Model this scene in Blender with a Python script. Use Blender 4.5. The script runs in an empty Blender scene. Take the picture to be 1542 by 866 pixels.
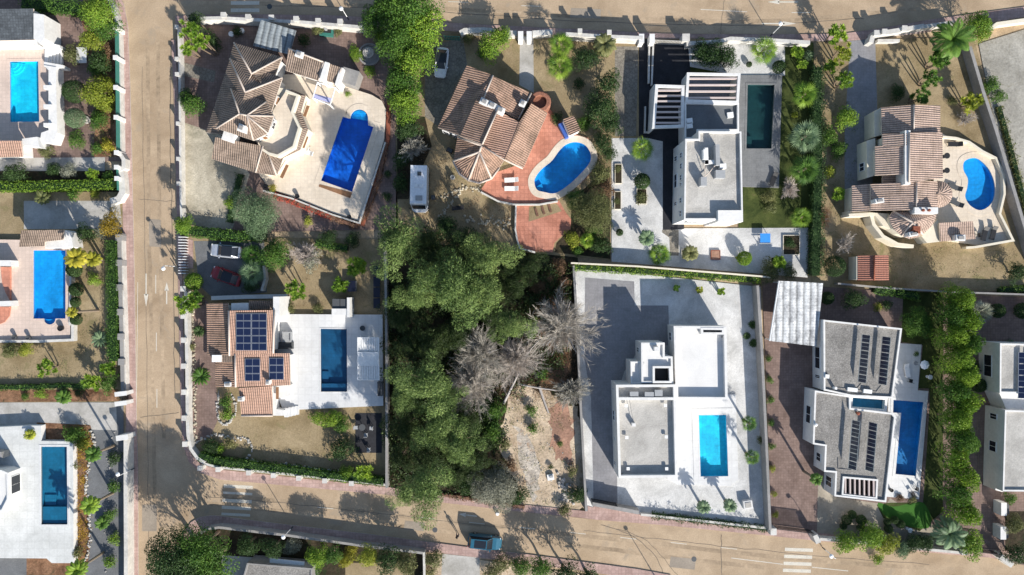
import bpy, math, random
import numpy as np
from mathutils import Vector
from mathutils.geometry import tessellate_polygon

R = math.radians
H = 92.52            # height of the drone above the street, metres
S = 0.09             # metres on the ground for one pixel of the 1542 x 866 photograph
CX, CY = 771.0, 433.0
scene = bpy.context.scene
COL = scene.collection
rng = random.Random(7)

def W(px, py, z=0.0):
    k = S * (H - z) / H
    return ((px - CX) * k, (CY - py) * k, z)
def W2(px, py, z=0.0):
    x, y, _ = W(px, py, z)
    return (x, y)
def PX(pts, z=0.0):
    return [W2(p[0], p[1], z) for p in pts]

# ------------------------------------------------------------------ materials
MATS = {}
def _new(name):
    m = bpy.data.materials.new(name); m.use_nodes = True
    nt = m.node_tree; nt.nodes.clear()
    out = nt.nodes.new('ShaderNodeOutputMaterial')
    b = nt.nodes.new('ShaderNodeBsdfPrincipled')
    nt.links.new(b.outputs[0], out.inputs[0])
    MATS[name] = m
    return m, nt, b, out
def _coord(nt, kind='Object'):
    tc = nt.nodes.new('ShaderNodeTexCoord'); return tc.outputs[kind]
def _noise(nt, vec, scale, detail=4, rough=.6, dist=0.0):
    n = nt.nodes.new('ShaderNodeTexNoise'); n.inputs['Scale'].default_value = scale
    n.inputs['Detail'].default_value = detail; n.inputs['Roughness'].default_value = rough
    n.inputs['Distortion'].default_value = dist
    nt.links.new(vec, n.inputs['Vector']); return n.outputs['Fac']
def _ramp(nt, fac, stops):
    r = nt.nodes.new('ShaderNodeValToRGB'); e = r.color_ramp.elements
    while len(e) < len(stops): e.new(.5)
    for i, (p, c) in enumerate(stops):
        e[i].position = p; e[i].color = (*c, 1) if len(c) == 3 else c
    nt.links.new(fac, r.inputs[0]); return r.outputs[0]
def _mix(nt, fac, a, b, mode='MIX'):
    m = nt.nodes.new('ShaderNodeMix'); m.data_type = 'RGBA'; m.blend_type = mode
    if isinstance(fac, (int, float)): m.inputs[0].default_value = fac
    else: nt.links.new(fac, m.inputs[0])
    for i, v in ((6, a), (7, b)):
        if isinstance(v, tuple): m.inputs[i].default_value = (*v, 1) if len(v) == 3 else v
        else: nt.links.new(v, m.inputs[i])
    return m.outputs[2]
def _bump(nt, b, h, strength, dist):
    n = nt.nodes.new('ShaderNodeBump'); n.inputs['Strength'].default_value = strength
    n.inputs['Distance'].default_value = dist
    nt.links.new(h, n.inputs['Height']); nt.links.new(n.outputs[0], b.inputs['Normal'])
def dim(c, k): return tuple(min(1, x * k) for x in c)

def surf(name, c, var=.25, s1=.25, s2=3.0, rough=.85, bump=.3, bd=.02, c2=None, blot=None, metal=0.0, pat=None, pscale=.4, pamt=.35):
    """mottled mineral surface: broad patches, fine grain, optional second colour, optional stains, optional paver pattern"""
    m, nt, b, _ = _new(name)
    v = _coord(nt)
    big = _noise(nt, v, s1, 5, .65, .6); fine = _noise(nt, v, s2, 3, .7)
    col = _ramp(nt, big, [(.3, dim(c, 1 - var)), (.7, dim(c2 or c, 1 + var * .5))])
    g = _ramp(nt, fine, [(.25, (1 - var,) * 3), (.75, (1 + var * .4,) * 3)])
    col = _mix(nt, 1.0, col, g, 'MULTIPLY')
    h = fine
    if blot:
        bn = _noise(nt, v, blot[1], 6, .7, 1.2)
        f = _ramp(nt, bn, [(blot[2], (0, 0, 0)), (blot[2] + .12, (1, 1, 1))])
        col = _mix(nt, f, col, blot[0])
    if pat == 'brick':
        t = nt.nodes.new('ShaderNodeTexBrick'); uv = _coord(nt, 'UV')
        nt.links.new(uv, t.inputs['Vector'])
        t.inputs['Scale'].default_value = 1.0; t.inputs['Brick Width'].default_value = pscale
        t.inputs['Row Height'].default_value = pscale; t.inputs['Mortar Size'].default_value = pscale * .07
        t.inputs['Color1'].default_value = (1, 1, 1, 1); t.inputs['Color2'].default_value = (1 - pamt,) * 3 + (1,)
        t.inputs['Mortar'].default_value = (1 - pamt * 1.4,) * 3 + (1,); t.offset = .0
        col = _mix(nt, 1.0, col, t.outputs[0], 'MULTIPLY')
    elif pat == 'stone':
        t = nt.nodes.new('ShaderNodeTexVoronoi'); t.feature = 'DISTANCE_TO_EDGE'
        t.inputs['Scale'].default_value = 1 / pscale; nt.links.new(v, t.inputs['Vector'])
        f = _ramp(nt, t.outputs[0], [(.02, (1 - pamt,) * 3), (.12, (1, 1, 1))])
        col = _mix(nt, 1.0, col, f, 'MULTIPLY')
    nt.links.new(col, b.inputs['Base Color'])
    b.inputs['Roughness'].default_value = rough; b.inputs['Metallic'].default_value = metal
    if rough > .6: b.inputs['Specular IOR Level'].default_value = .2
    if bump: _bump(nt, b, h, bump, bd)
    return m

def tilemat(name, ca, cb, moss=(.06, .055, .05), mossamt=.5, period=.28, flat=False):
    """rows of clay barrel tiles running down the slope (UV in metres: u along the eave, v up the slope)"""
    m, nt, b, _ = _new(name)
    uv = _coord(nt, 'UV'); v = _coord(nt)
    sep = nt.nodes.new('ShaderNodeSeparateXYZ'); nt.links.new(uv, sep.inputs[0])
    def math_(op, a, k=None):
        n = nt.nodes.new('ShaderNodeMath'); n.operation = op
        nt.links.new(a, n.inputs[0])
        if k is not None:
            if isinstance(k, (int, float)): n.inputs[1].default_value = k
            else: nt.links.new(k, n.inputs[1])
        return n.outputs[0]
    u = math_('MULTIPLY', sep.outputs[0], 2 * math.pi / period)
    wob = _noise(nt, v, .8, 2); u = math_('ADD', u, math_('MULTIPLY', wob, 1.8))
    bar = math_('MULTIPLY', math_('ADD', math_('SINE', u), 1.0), .5)
    row = math_('FRACT', math_('MULTIPLY', math_('ADD', sep.outputs[1], math_('MULTIPLY', _noise(nt, v, 3, 2), .5)), 1 / .42))
    big = _noise(nt, v, .45, 5, .7, .8); fine = _noise(nt, v, 5, 3, .8)
    col = _ramp(nt, fine, [(.3, ca), (.7, cb)])
    mo = _ramp(nt, math_('ADD', math_('MULTIPLY', big, .75), math_('MULTIPLY', fine, .3)), [(.46, (0, 0, 0)), (.66, (mossamt,) * 3)])
    col = _mix(nt, mo, col, moss)
    # shade between the barrels is put into the colour of the channels
    ch = _ramp(nt, bar, [(.0, (.46,) * 3), (.5, (1, 1, 1))]) if not flat else _ramp(nt, bar, [(.0, (.5,) * 3), (.4, (1, 1, 1))])
    col = _mix(nt, 1.0, col, ch, 'MULTIPLY')
    rw = _ramp(nt, row, [(.0, (.7,) * 3), (.2, (1, 1, 1))]); col = _mix(nt, 1.0, col, rw, 'MULTIPLY')
    nt.links.new(col, b.inputs['Base Color']); b.inputs['Roughness'].default_value = .9
    b.inputs['Specular IOR Level'].default_value = .15
    hh = math_('ADD', bar, math_('MULTIPLY', row, .3))
    _bump(nt, b, hh, .8, .07)
    return m

def leafmat(name, ca, cb, trans=.35, rough=.55):
    trans *= .7
    m, nt, b, out = _new(name)
    a = nt.nodes.new('ShaderNodeAttribute'); a.attribute_name = 'rnd'
    oi = nt.nodes.new('ShaderNodeObjectInfo')
    col = _ramp(nt, a.outputs['Fac'], [(.0, ca), (.55, tuple((x + y) / 2 for x, y in zip(ca, cb))), (1.0, cb)])
    jit = _ramp(nt, oi.outputs['Random'], [(0, (.8, .85, .8)), (1, (1.18, 1.12, 1.1))])
    col = _mix(nt, 1.0, col, jit, 'MULTIPLY')
    nt.links.new(col, b.inputs['Base Color']); b.inputs['Roughness'].default_value = rough
    b.inputs['Specular IOR Level'].default_value = .25
    t = nt.nodes.new('ShaderNodeBsdfTranslucent'); nt.links.new(col, t.inputs[0])
    mx = nt.nodes.new('ShaderNodeMixShader'); mx.inputs[0].default_value = trans
    nt.links.new(b.outputs[0], mx.inputs[1]); nt.links.new(t.outputs[0], mx.inputs[2])
    nt.links.new(mx.outputs[0], out.inputs[0])
    return m

def watermat(name, tint):
    m, nt, b, out = _new(name)
    nt.nodes.remove(b)
    t = nt.nodes.new('ShaderNodeBsdfTransparent'); t.inputs[0].default_value = (*tint, 1)
    g = nt.nodes.new('ShaderNodeBsdfGlossy'); g.inputs['Roughness'].default_value = .06
    fr = nt.nodes.new('ShaderNodeLayerWeight'); fr.inputs[0].default_value = .5
    bp = nt.nodes.new('ShaderNodeBump'); bp.inputs['Strength'].default_value = .5; bp.inputs['Distance'].default_value = .05
    nt.links.new(_noise(nt, _coord(nt), 1.6, 3, .5, .8), bp.inputs['Height'])
    nt.links.new(bp.outputs[0], g.inputs['Normal'])
    pw = nt.nodes.new('ShaderNodeMath'); pw.operation = 'POWER'; pw.inputs[1].default_value = 5; nt.links.new(fr.outputs['Facing'], pw.inputs[0])
    ad = nt.nodes.new('ShaderNodeMath'); ad.operation = 'MULTIPLY_ADD'; ad.inputs[1].default_value = .9; ad.inputs[2].default_value = .02; nt.links.new(pw.outputs[0], ad.inputs[0])
    mx = nt.nodes.new('ShaderNodeMixShader')
    nt.links.new(ad.outputs[0], mx.inputs[0]); nt.links.new(t.outputs[0], mx.inputs[1]); nt.links.new(g.outputs[0], mx.inputs[2])
    nt.links.new(mx.outputs[0], out.inputs[0])
    return m

def plain(name, c, rough=.5, metal=0.0, coat=0.0):
    m, nt, b, _ = _new(name)
    v = _coord(nt); n = _noise(nt, v, 4, 3)
    nt.links.new(_ramp(nt, n, [(.3, dim(c, .88)), (.7, dim(c, 1.06))]), b.inputs['Base Color'])
    b.inputs['Roughness'].default_value = rough; b.inputs['Metallic'].default_value = metal
    b.inputs['Coat Weight'].default_value = coat
    return m

surf('road', (.43, .315, .205), .22, .16, 6, .9, .35, .01, c2=(.48, .365, .25), blot=((.345, .275, .20), .3, .57))
surf('soil', (.40, .29, .18), .3, .2, 4, .95, .5, .04, c2=(.5, .38, .25))
surf('redpave', (.47, .31, .265), .2, .5, 6, .9, .2, .01, c2=(.52, .37, .33), pat='brick', pscale=.45, pamt=.18)
surf('kerb', (.45, .42, .38), .2)
surf('paint', (.74, .70, .62), .22, 1.2, 9, .8, .1, c2=(.62, .57, .47), blot=((.44, .36, .26), 2.2, .58))
surf('brickpave', (.235, .162, .135), .22, .4, 5, .9, .3, .01, c2=(.28, .20, .17), pat='brick', pscale=.35, pamt=.2)
surf('greypave', (.285, .28, .29), .2, .4, 5, .9, .3, .01, pat='brick', pscale=.4, pamt=.08)
surf('slatepave', (.20, .205, .21), .2, .5, 5, .85, .2, pat='brick', pscale=.6, pamt=.08)
surf('plotgravel', (.34, .32, .275), .3, .3, 4, .95, .8, .05, c2=(.40, .38, .335), blot=((.24, .22, .17), .4, .58))
surf('palecrete', (.60, .61, .59), .14, .3, 4, .8, .15, c2=(.66, .665, .65), pat='brick', pscale=1.0, pamt=.06, blot=((.52, .52, .49), .5, .6))
surf('darkpave', (.035, .036, .042), .3, .5, 5, .85, .3)
surf('tanpave', (.31, .265, .205), .22, .4, 5, .9, .2, c2=(.36, .32, .26), blot=((.24, .21, .17), .6, .6))
surf('concrete', (.42, .40, .36), .2, .4, 5, .9, .2, c2=(.48, .46, .43), blot=((.33, .31, .28), .5, .62))
surf('stamped', (.27, .245, .205), .3, .6, 3, .9, .5, .03, pat='stone', pscale=.45, pamt=.3, blot=((.17, .155, .12), .7, .56))
surf('whitegravel', (.57, .565, .55), .26, .3, 7, .95, .7, .04, c2=(.64, .635, .62), blot=((.50, .49, .46), .35, .6))
surf('whitetile', (.66, .66, .655), .09, .4, 3, .6, .08, pat='brick', pscale=.9, pamt=.06, blot=((.56, .555, .53), .5, .6))
surf('cream', (.68, .58, .46), .12, .3, 5, .8, .15, c2=(.72, .63, .52), blot=((.55, .46, .36), .35, .64), pat='brick', pscale=.5, pamt=.08)
surf('pinkterrace', (.66, .53, .45), .12, .3, 5, .8, .15, pat='brick', pscale=.5, pamt=.1)
surf('terracotta', (.52, .215, .145), .2, .4, 4, .85, .25, c2=(.60, .27, .19), pat='brick', pscale=.55, pamt=.16, blot=((.46, .24, .18), .4, .62))
surf('tangravel', (.30, .225, .12), .3, .2, 6, .95, .7, .05, c2=(.345, .27, .165), blot=((.19, .165, .08), .25, .56))
surf('yardgravel', (.40, .35, .26), .3, .25, 5, .95, .9, .06, c2=(.50, .45, .35), blot=((.28, .26, .19), .45, .56))
surf('greygravel', (.17, .175, .18), .25, .4, 7, .95, .6, .04)
surf('mulch', (.20, .095, .05), .5, .5, 4, .95, .9, .08, c2=(.30, .17, .10), blot=((.07, .06, .03), 1.2, .55))
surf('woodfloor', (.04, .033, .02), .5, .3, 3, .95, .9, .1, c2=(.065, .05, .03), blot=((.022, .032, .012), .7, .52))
surf('redsoil', (.38, .23, .165), .35, .4, 3, .95, .8, .06, c2=(.42, .24, .17), blot=((.46, .36, .26), .8, .6))
surf('palesoil', (.50, .38, .26), .3, .3, 3, .95, .8, .08, c2=(.62, .50, .37), blot=((.36, .25, .16), .7, .58))
surf('rubble', (.50, .47, .43), .4, 1.5, 5, .95, 1, .1)
surf('lawn', (.038, .062, .015), .35, .5, 6, .95, .8, .05, c2=(.075, .09, .025), blot=((.13, .11, .05), .5, .62))  # green darkened so that shade is part of the colour
surf('turf', (.05, .15, .022), .2, .5, 9, .95, .5, .03)
surf('whitewall', (.71, .70, .68), .12, .5, 3, .75, .12, blot=((.60, .58, .54), .8, .62))
surf('plaster', (.60, .58, .54), .2, .6, 3, .85, .2, blot=((.42, .40, .36), .7, .56))
surf('creamwall', (.70, .64, .52), .1, .3, 3, .8, .12)
surf('greywall', (.30, .29, .28), .2, .4, 4, .85, .2)
surf('roofgravel', (.46, .44, .405), .25, .3, 6, .95, .9, .05, c2=(.50, .48, .445), blot=((.37, .35, .315), .5, .6))
surf('roofgravelgrey', (.31, .295, .275), .32, .5, 4.5, .95, .9, .06, pat='stone', pscale=.28, pamt=.3)
surf('roofwhite', (.70, .69, .67), .1, .4, 8, .9, .3)
surf('slate', (.15, .16, .17), .2, .5, 5, .7, .2)
surf('wood', (.28, .15, .08), .3, .8, 7, .7, .3)
surf('stonewall', (.42, .38, .32), .3, .8, 4, .95, .8, .08, pat='stone', pscale=.35, pamt=.5)
surf('terracottadark', (.30, .10, .06), .3, .8, 5, .9, .4)
surf('awning', (.12, .135, .15), .35, .8, 6, .8, .3, pat='brick', pscale=.35, pamt=.3)
tilemat('tile_brown', (.27, .20, .155), (.38, .295, .24), (.075, .06, .047), .6)
tilemat('tile_orange', (.36, .225, .16), (.48, .325, .25), (.13, .095, .07), .75)
tilemat('tile_pink', (.44, .315, .255), (.57, .435, .365), (.2, .15, .115), .6)
tilemat('tile_salmon', (.46, .275, .20), (.57, .37, .285), (.28, .19, .14), .45)
tilemat('tile_red', (.33, .145, .105), (.40, .195, .145), (.24, .11, .085), .4)
tilemat('corrugated_white', (.66, .67, .67), (.74, .75, .75), (.10, .10, .11), .7, .9, True)
tilemat('corrugated_grey', (.20, .23, .25), (.34, .37, .38), (.12, .13, .14), .4, .8, True)
plain('panel', (.008, .014, .045), .25, 0, .3)
plain('darkpanel', (.010, .012, .028), .3)
plain('alu', (.62, .63, .65), .35, .8)
plain('glass', (.018, .022, .03), .22)
plain('white', (.80, .80, .79), .45)
plain('carwhite', (.80, .81, .83), .25, 0, .6)
plain('carsilver', (.55, .58, .64), .3, .4, .6)
plain('carred', (.24, .012, .018), .28, 0, .6)
plain('carblue', (.025, .13, .20), .3, .2, .6)
plain('black', (.015, .015, .017), .6)
plain('rubber', (.02, .02, .02), .85)
plain('darkgrey', (.07, .075, .08), .7)
plain('grey', (.33, .34, .35), .7)
plain('bluefabric', (.03, .25, .70), .8)
plain('blueshutter', (.05, .12, .42), .6)
plain('greenmesh', (.03, .16, .13), .8)
plain('redtail', (.4, .02, .02), .4)
plain('skin', (.45, .26, .19), .6)
plain('cloth_dark', (.02, .022, .03), .85)
plain('cloth_blue', (.05, .07, .14), .85)
plain('hair', (.03, .02, .015), .7)
plain('bark', (.16, .115, .08), .95)
plain('barkpalm', (.22, .17, .12), .95)
plain('barkgrey', (.38, .35, .33), .95)
plain('brown', (.16, .08, .05), .8)
plain('ridge', (.52, .44, .38), .85)
leafmat('lf_dark', (0.022, 0.052, 0.016), (0.075, 0.135, 0.04))
leafmat('lf_mid', (0.034, 0.1, 0.016), (0.155, 0.275, 0.045))
leafmat('lf_bright', (0.075, 0.17, 0.018), (0.3, 0.43, 0.05))
leafmat('lf_yellow', (0.14, 0.19, 0.02), (0.42, 0.45, 0.06))
leafmat('lf_gold', (.22, .15, .015), (.46, .31, .03))
leafmat('lf_lemon', (.20, .20, .02), (.50, .45, .05))
leafmat('lf_blue', (0.075, 0.135, 0.065), (0.29, 0.40, 0.23))
leafmat('lf_grey', (0.15, 0.16, 0.12), (0.4, 0.41, 0.33), .2)
leafmat('lf_olive', (0.075, 0.09, 0.03), (0.26, 0.27, 0.11))
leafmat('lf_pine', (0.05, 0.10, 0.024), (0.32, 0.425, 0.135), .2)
leafmat('lf_pinedark', (0.016, 0.034, 0.009), (0.075, 0.115, 0.032), .25)  # pine green darkened to stand for the shade between crowns
leafmat('lf_red', (.35, .05, .03), (.62, .12, .08))
leafmat('lf_brown', (.12, .07, .04), (.28, .17, .10), .2)
leafmat('lf_twig', (0.25, 0.22, 0.2), (0.54, 0.485, 0.44), .05, .9)
watermat('water', (.80, .93, .98))
watermat('water_dark', (.7, .88, .88))
def poolmat(name, c):
    surf(name, c, .22, .35, 2.2, .5, 0, c2=dim(c, 1.25), pat='brick', pscale=.5, pamt=.09)
poolmat('pool_cyan', (.01, .60, .90)); poolmat('pool_blue', (.006, .19, .48)); poolmat('pool_deep', (.003, .125, .60)); poolmat('pool_mid', (.008, .36, .85))
poolmat('pool_teal', (.010, .14, .24)); poolmat('pool_navy', (.008, .08, .17)); poolmat('pool_black', (.010, .042, .046))
poolmat('pool_azure', (.006, .33, .76))

# ------------------------------------------------------------------ mesh building
def area(p): return .5 * sum(p[i][0] * p[(i + 1) % len(p)][1] - p[(i + 1) % len(p)][0] * p[i][1] for i in range(len(p)))
def ccw(p): return list(p) if area(p) > 0 else list(reversed(p))
def inside(q, poly):
    x, y = q; r = False
    for i in range(len(poly)):
        (x1, y1), (x2, y2) = poly[i], poly[i - 1]
        if (y1 > y) != (y2 > y) and x < (x2 - x1) * (y - y1) / (y2 - y1) + x1: r = not r
    return r
def offset(poly, d):
    p = ccw(poly); n = len(p); out = []
    for i in range(n):
        a, b, c = Vector(p[i - 1]), Vector(p[i]), Vector(p[(i + 1) % n])
        e1 = (b - a).normalized(); e2 = (c - b).normalized()
        n1 = Vector((e1.y, -e1.x)); n2 = Vector((e2.y, -e2.x))
        m = n1 + n2; m = m / max(m.dot(m) / 2, .5) if m.length > 1e-6 else n1
        out.append(tuple(b + m * d))
    return out
def smooth(pts, n=5):
    out = []; k = len(pts)
    for i in range(k):
        p0, p1, p2, p3 = (Vector(pts[(i + j) % k]) for j in (-1, 0, 1, 2))
        for j in range(n):
            t = j / n
            out.append(tuple(.5 * ((2 * p1) + (p2 - p0) * t + (2 * p0 - 5 * p1 + 4 * p2 - p3) * t * t + (3 * p1 - p0 - 3 * p2 + p3) * t ** 3)))
    return out
def smooth_open(pts, n=5):
    q = [pts[0]] + list(pts) + [pts[-1]]; out = []
    for i in range(1, len(q) - 2):
        p0, p1, p2, p3 = (Vector(q[i + j]) for j in (-1, 0, 1, 2))
        for j in range(n):
            t = j / n
            out.append(tuple(.5 * ((2 * p1) + (p2 - p0) * t + (2 * p0 - 5 * p1 + 4 * p2 - p3) * t * t + (3 * p1 - p0 - 3 * p2 + p3) * t ** 3)))
    out.append(tuple(pts[-1])); return out
def arc(cx, cy, r, a0, a1, n=12, ry=None):
    ry = ry or r
    return [(cx + r * math.cos(R(a0 + (a1 - a0) * i / n)), cy + ry * math.sin(R(a0 + (a1 - a0) * i / n))) for i in range(n + 1)]
def rot(pts, a, c=(0, 0)):
    ca, sa = math.cos(a), math.sin(a)
    return [(c[0] + x * ca - y * sa, c[1] + x * sa + y * ca) for x, y in pts]

class MB:
    def __init__(s): s.v = []; s.f = []; s.mi = []; s.cur = 0
    def face(s, pts):
        b = len(s.v); s.v += [tuple(p) for p in pts]; s.f.append(list(range(b, b + len(pts)))); s.mi.append(s.cur)
    def poly(s, pts, z, holes=()):
        loops = [[Vector((*p, 0)) for p in ccw(pts)]] + [[Vector((*p, 0)) for p in ccw(h)] for h in holes]
        flat = [v for l in loops for v in l]; b = len(s.v)
        s.v += [(v.x, v.y, z) for v in flat]
        for t in tessellate_polygon(loops):
            a, c, d = (flat[i] for i in t)
            ar = (c.x - a.x) * (d.y - a.y) - (d.x - a.x) * (c.y - a.y)
            if abs(ar) < 1e-9: continue
            t = t if ar > 0 else t[::-1]
            s.f.append([b + i for i in t]); s.mi.append(s.cur)
    def side(s, pts, z0, z1, inward=False):
        p = ccw(pts); b = len(s.v); n = len(p)
        s.v += [(x, y, z0) for x, y in p] + [(x, y, z1) for x, y in p]
        for i in range(n):
            j = (i + 1) % n; q = [b + i, b + j, b + n + j, b + n + i]
            s.f.append(q[::-1] if inward else q); s.mi.append(s.cur)
    def prism(s, pts, z0, z1, holes=(), bottom=False):
        s.side(pts, z0, z1); s.poly(pts, z1, holes)
        for h in holes: s.side(h, z0, z1, True)
        if bottom:
            k = len(s.f); s.poly(pts, z0, holes)
            for i in range(k, len(s.f)): s.f[i].reverse()
    def box(s, c, d, a=0.0):
        x, y, z = c; h = [(-d[0] / 2, -d[1] / 2), (d[0] / 2, -d[1] / 2), (d[0] / 2, d[1] / 2), (-d[0] / 2, d[1] / 2)]
        s.prism(rot(h, a, (x, y)), z, z + d[2], bottom=True)
    def tube(s, pts, rad, n=6, cap=True):
        pts = [Vector(p) for p in pts]; rad = rad if isinstance(rad, (list, tuple)) else [rad] * len(pts)
        b0 = len(s.v)
        for i, p in enumerate(pts):
            d = (pts[min(i + 1, len(pts) - 1)] - pts[max(i - 1, 0)]).normalized()
            u = d.cross(Vector((0, 0, 1)) if abs(d.z) < .9 else Vector((1, 0, 0))).normalized(); w = d.cross(u)
            for k in range(n):
                a = 2 * math.pi * k / n
                s.v.append(tuple(p + (u * math.cos(a) + w * math.sin(a)) * rad[i]))
        for i in range(len(pts) - 1):
            for k in range(n):
                q = [b0 + i * n + k, b0 + i * n + (k + 1) % n, b0 + (i + 1) * n + (k + 1) % n, b0 + (i + 1) * n + k]
                s.f.append(q[::-1]); s.mi.append(s.cur)
        if cap:
            s.f.append([b0 + k for k in range(n)]); s.mi.append(s.cur)
            s.f.append([b0 + (len(pts) - 1) * n + k for k in range(n)][::-1]); s.mi.append(s.cur)
    def lathe(s, c, prof, n=14):
        b = len(s.v)
        for r, z in prof:
            for k in range(n):
                a = 2 * math.pi * k / n; s.v.append((c[0] + r * math.cos(a), c[1] + r * math.sin(a), c[2] + z))
        for i in range(len(prof) - 1):
            for k in range(n):
                s.f.append([b + i * n + k, b + i * n + (k + 1) % n, b + (i + 1) * n + (k + 1) % n, b + (i + 1) * n + k]); s.mi.append(s.cur)
        s.f.append([b + k for k in range(n)][::-1]); s.mi.append(s.cur)
        s.f.append([b + (len(prof) - 1) * n + k for k in range(n)]); s.mi.append(s.cur)
    def build(s, name, mats, parent=None, smooth_=False):
        me = bpy.data.meshes.new(name)
        me.from_pydata(s.v, [], s.f)
        for m in (mats if isinstance(mats, (list, tuple)) else [mats]): me.materials.append(MATS[m])
        if any(s.mi): me.polygons.foreach_set('material_index', s.mi)
        uvs(me)
        if smooth_: me.polygons.foreach_set('use_smooth', [True] * len(me.polygons))
        me.update()
        o = bpy.data.objects.new(name, me); COL.objects.link(o)
        if parent: attach(o, parent)
        return o
def attach(o, parent):
    """parent a part whose mesh is written in world metres"""
    o.parent = parent
    p = parent
    off = Vector((0, 0, 0))
    while p: off += p.location; p = p.parent
    o.location = -off if o.location.length == 0 else o.location
UVROT = 0.0
def uvs(me):
    uv = me.uv_layers.new(name='UVMap'); d = uv.data; vs = me.vertices
    buf = np.zeros(len(d) * 2, dtype=np.float32)
    for p in me.polygons:
        n = p.normal
        if abs(n.z) > .995: u, w = Vector((math.cos(UVROT), math.sin(UVROT), 0)), Vector((-math.sin(UVROT), math.cos(UVROT), 0))
        else:
            u = Vector((-n.y, n.x, 0)).normalized(); w = n.cross(u)
        for li in p.loop_indices:
            c = vs[me.loops[li].vertex_index].co
            buf[li * 2] = c.dot(u); buf[li * 2 + 1] = c.dot(w)
    d.foreach_set('uv', buf)

def tag(o, label, cat, group=None, kind=None):
    if label: o['label'] = label
    if cat: o['category'] = cat
    if group: o['group'] = group
    if kind: o['kind'] = kind
    return o
def empty(name, loc, label, cat, group=None, rz=0.0):
    o = bpy.data.objects.new(name, None); COL.objects.link(o); o.empty_display_size = .2
    o.location = loc; o.rotation_euler = (0, 0, rz)
    return tag(o, label, cat, group)
def part(mb, name, mats, parent, local=True, smooth_=False):
    """a part written in its thing's own coordinates"""
    o = mb.build(name, mats, None, smooth_); o.parent = parent; return o
def copy_thing(o, loc, rz, label, group=None, sc=None):
    c = o.copy(); COL.objects.link(c); c.location = loc; c.rotation_euler = (0, 0, rz)
    if sc: c.scale = (sc, sc, sc) if isinstance(sc, (int, float)) else sc
    c['label'] = label
    if group: c['group'] = group
    def rec(a, b):
        for ch in list(a.children):
            d = ch.copy(); COL.objects.link(d); d.parent = b; rec(ch, d)
    rec(o, c)
    return c
surf('rubblesoil', (.46, .40, .33), .35, .5, 3, .95, 1, .1, c2=(.56, .50, .43), blot=((.36, .24, .16), .7, .55))
# ------------------------------------------------------------------ pools (outlines read at the level of their decks)
def bay(c, r, a0, a1, n=10): return arc(c[0], c[1], r, a0, a1, n)
kid1 = smooth([(868,213.8),(882,219),(889.7,232.6),(888,245),(876,260),(860,275.6),(843,288),(832,291.7),(819.6,289.5),(810,287),(805.5,280),(805.5,268.7),(815.4,254.8),(830.6,242.3),(843,225.7),(854,216.6)], 4)
kid2 = smooth([(1466,237.6),(1477,241.6),(1490,256),(1498,277.4),(1497,298.7),(1487.7,312),(1474,316.7),(1460,309),(1453,296),(1456,283),(1457,269.5),(1450.5,256),(1452,243)], 4)
POOLS = [  # name outline z material water coping(width, material) label
 dict(p=[(14.5,92.5),(58,92),(59.5,183.5),(15,184)], z=.8, m='pool_cyan', c=(.35,'pinkterrace'), l='bright cyan rectangular pool on the raised terrace beside the white balustrade'),
 dict(p=[(50,377),(99,377),(99,480),(84,480)] + bay((75,480),9,0,180,8)[1:-1] + [(66,480),(50,480)], z=.6, m='pool_azure', c=(.3,'pinkterrace'), l='blue rectangular pool with a small rounded step bay, on a pink terrace'),
 dict(p=[(61.5,672.5),(101,672.5),(102,790),(62,790)], z=1.0, m='pool_teal', c=(.25,'whitetile'), l='dark teal pool with a submerged ledge in a white raised terrace beside bark slope'),
 dict(p=[(516,175.5),(526.8,178.6)] + [(541 + 13.5 * math.cos(R(a)), 178.5 + 14 * math.sin(R(a))) for a in range(184, 365, 12)] + [(555,188.6),(562.7,191),(530.5,289),(483,272)], z=.5, m='pool_deep', c=(.75,'cream'), l='royal blue slanted pool with rounded step bay on the cream terrace'),
 dict(p=kid1, z=.4, m='pool_azure', c=(.85,'cream'), l='bright blue bean shaped pool beside the terracotta terrace'),
 dict(p=[(1125.7,127),(1166.5,127.5),(1162,224),(1123.7,224)], z=.25, m='pool_black', c=(.25,'slatepave'), l='nearly black lap pool in grey paving beside the modern white house'),
 dict(p=kid2, z=.35, m='pool_azure', c=(.8,'cream'), l='blue kidney shaped pool beside the pale tiled villa with stepped roofs'),
 dict(p=[(1052,625),(1093.7,624.6),(1096.8,717.3),(1054.8,717.8)], z=.2, m='pool_cyan', c=(.9,'whitetile'), l='turquoise rectangular pool in the white gravel yard'),
 dict(p=[(1345,602),(1391,605.5),(1379.5,717),(1348,714),(1356.7,622),(1344.4,621.5)], z=.3, m='pool_blue', c=(.35,'whitetile'), l='deep blue L-shaped pool along the grey roofed solar house'),
 dict(p=[(1284,598.5),(1333,602),(1332,617),(1282.7,613)], z=2.7, m='pool_teal', c=(.3,'whitewall'), l='small raised plunge pool between two gravel roofs with solar panels', raised=2.4),
 dict(p=[(482.5,495),(522.5,495.5),(523,590),(483,590)], z=.5, m='pool_navy', c=(.12,'whitetile'), l='navy blue rectangular pool on the white terrace near the slatted shade'),
]
HOLES = []
for q in POOLS:
    q['w'] = ccw(PX(q['p'], q['z']))
    q['hole'] = offset(q['w'], .06)
    if not q.get('raised'): HOLES.append(q['hole'])

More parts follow.
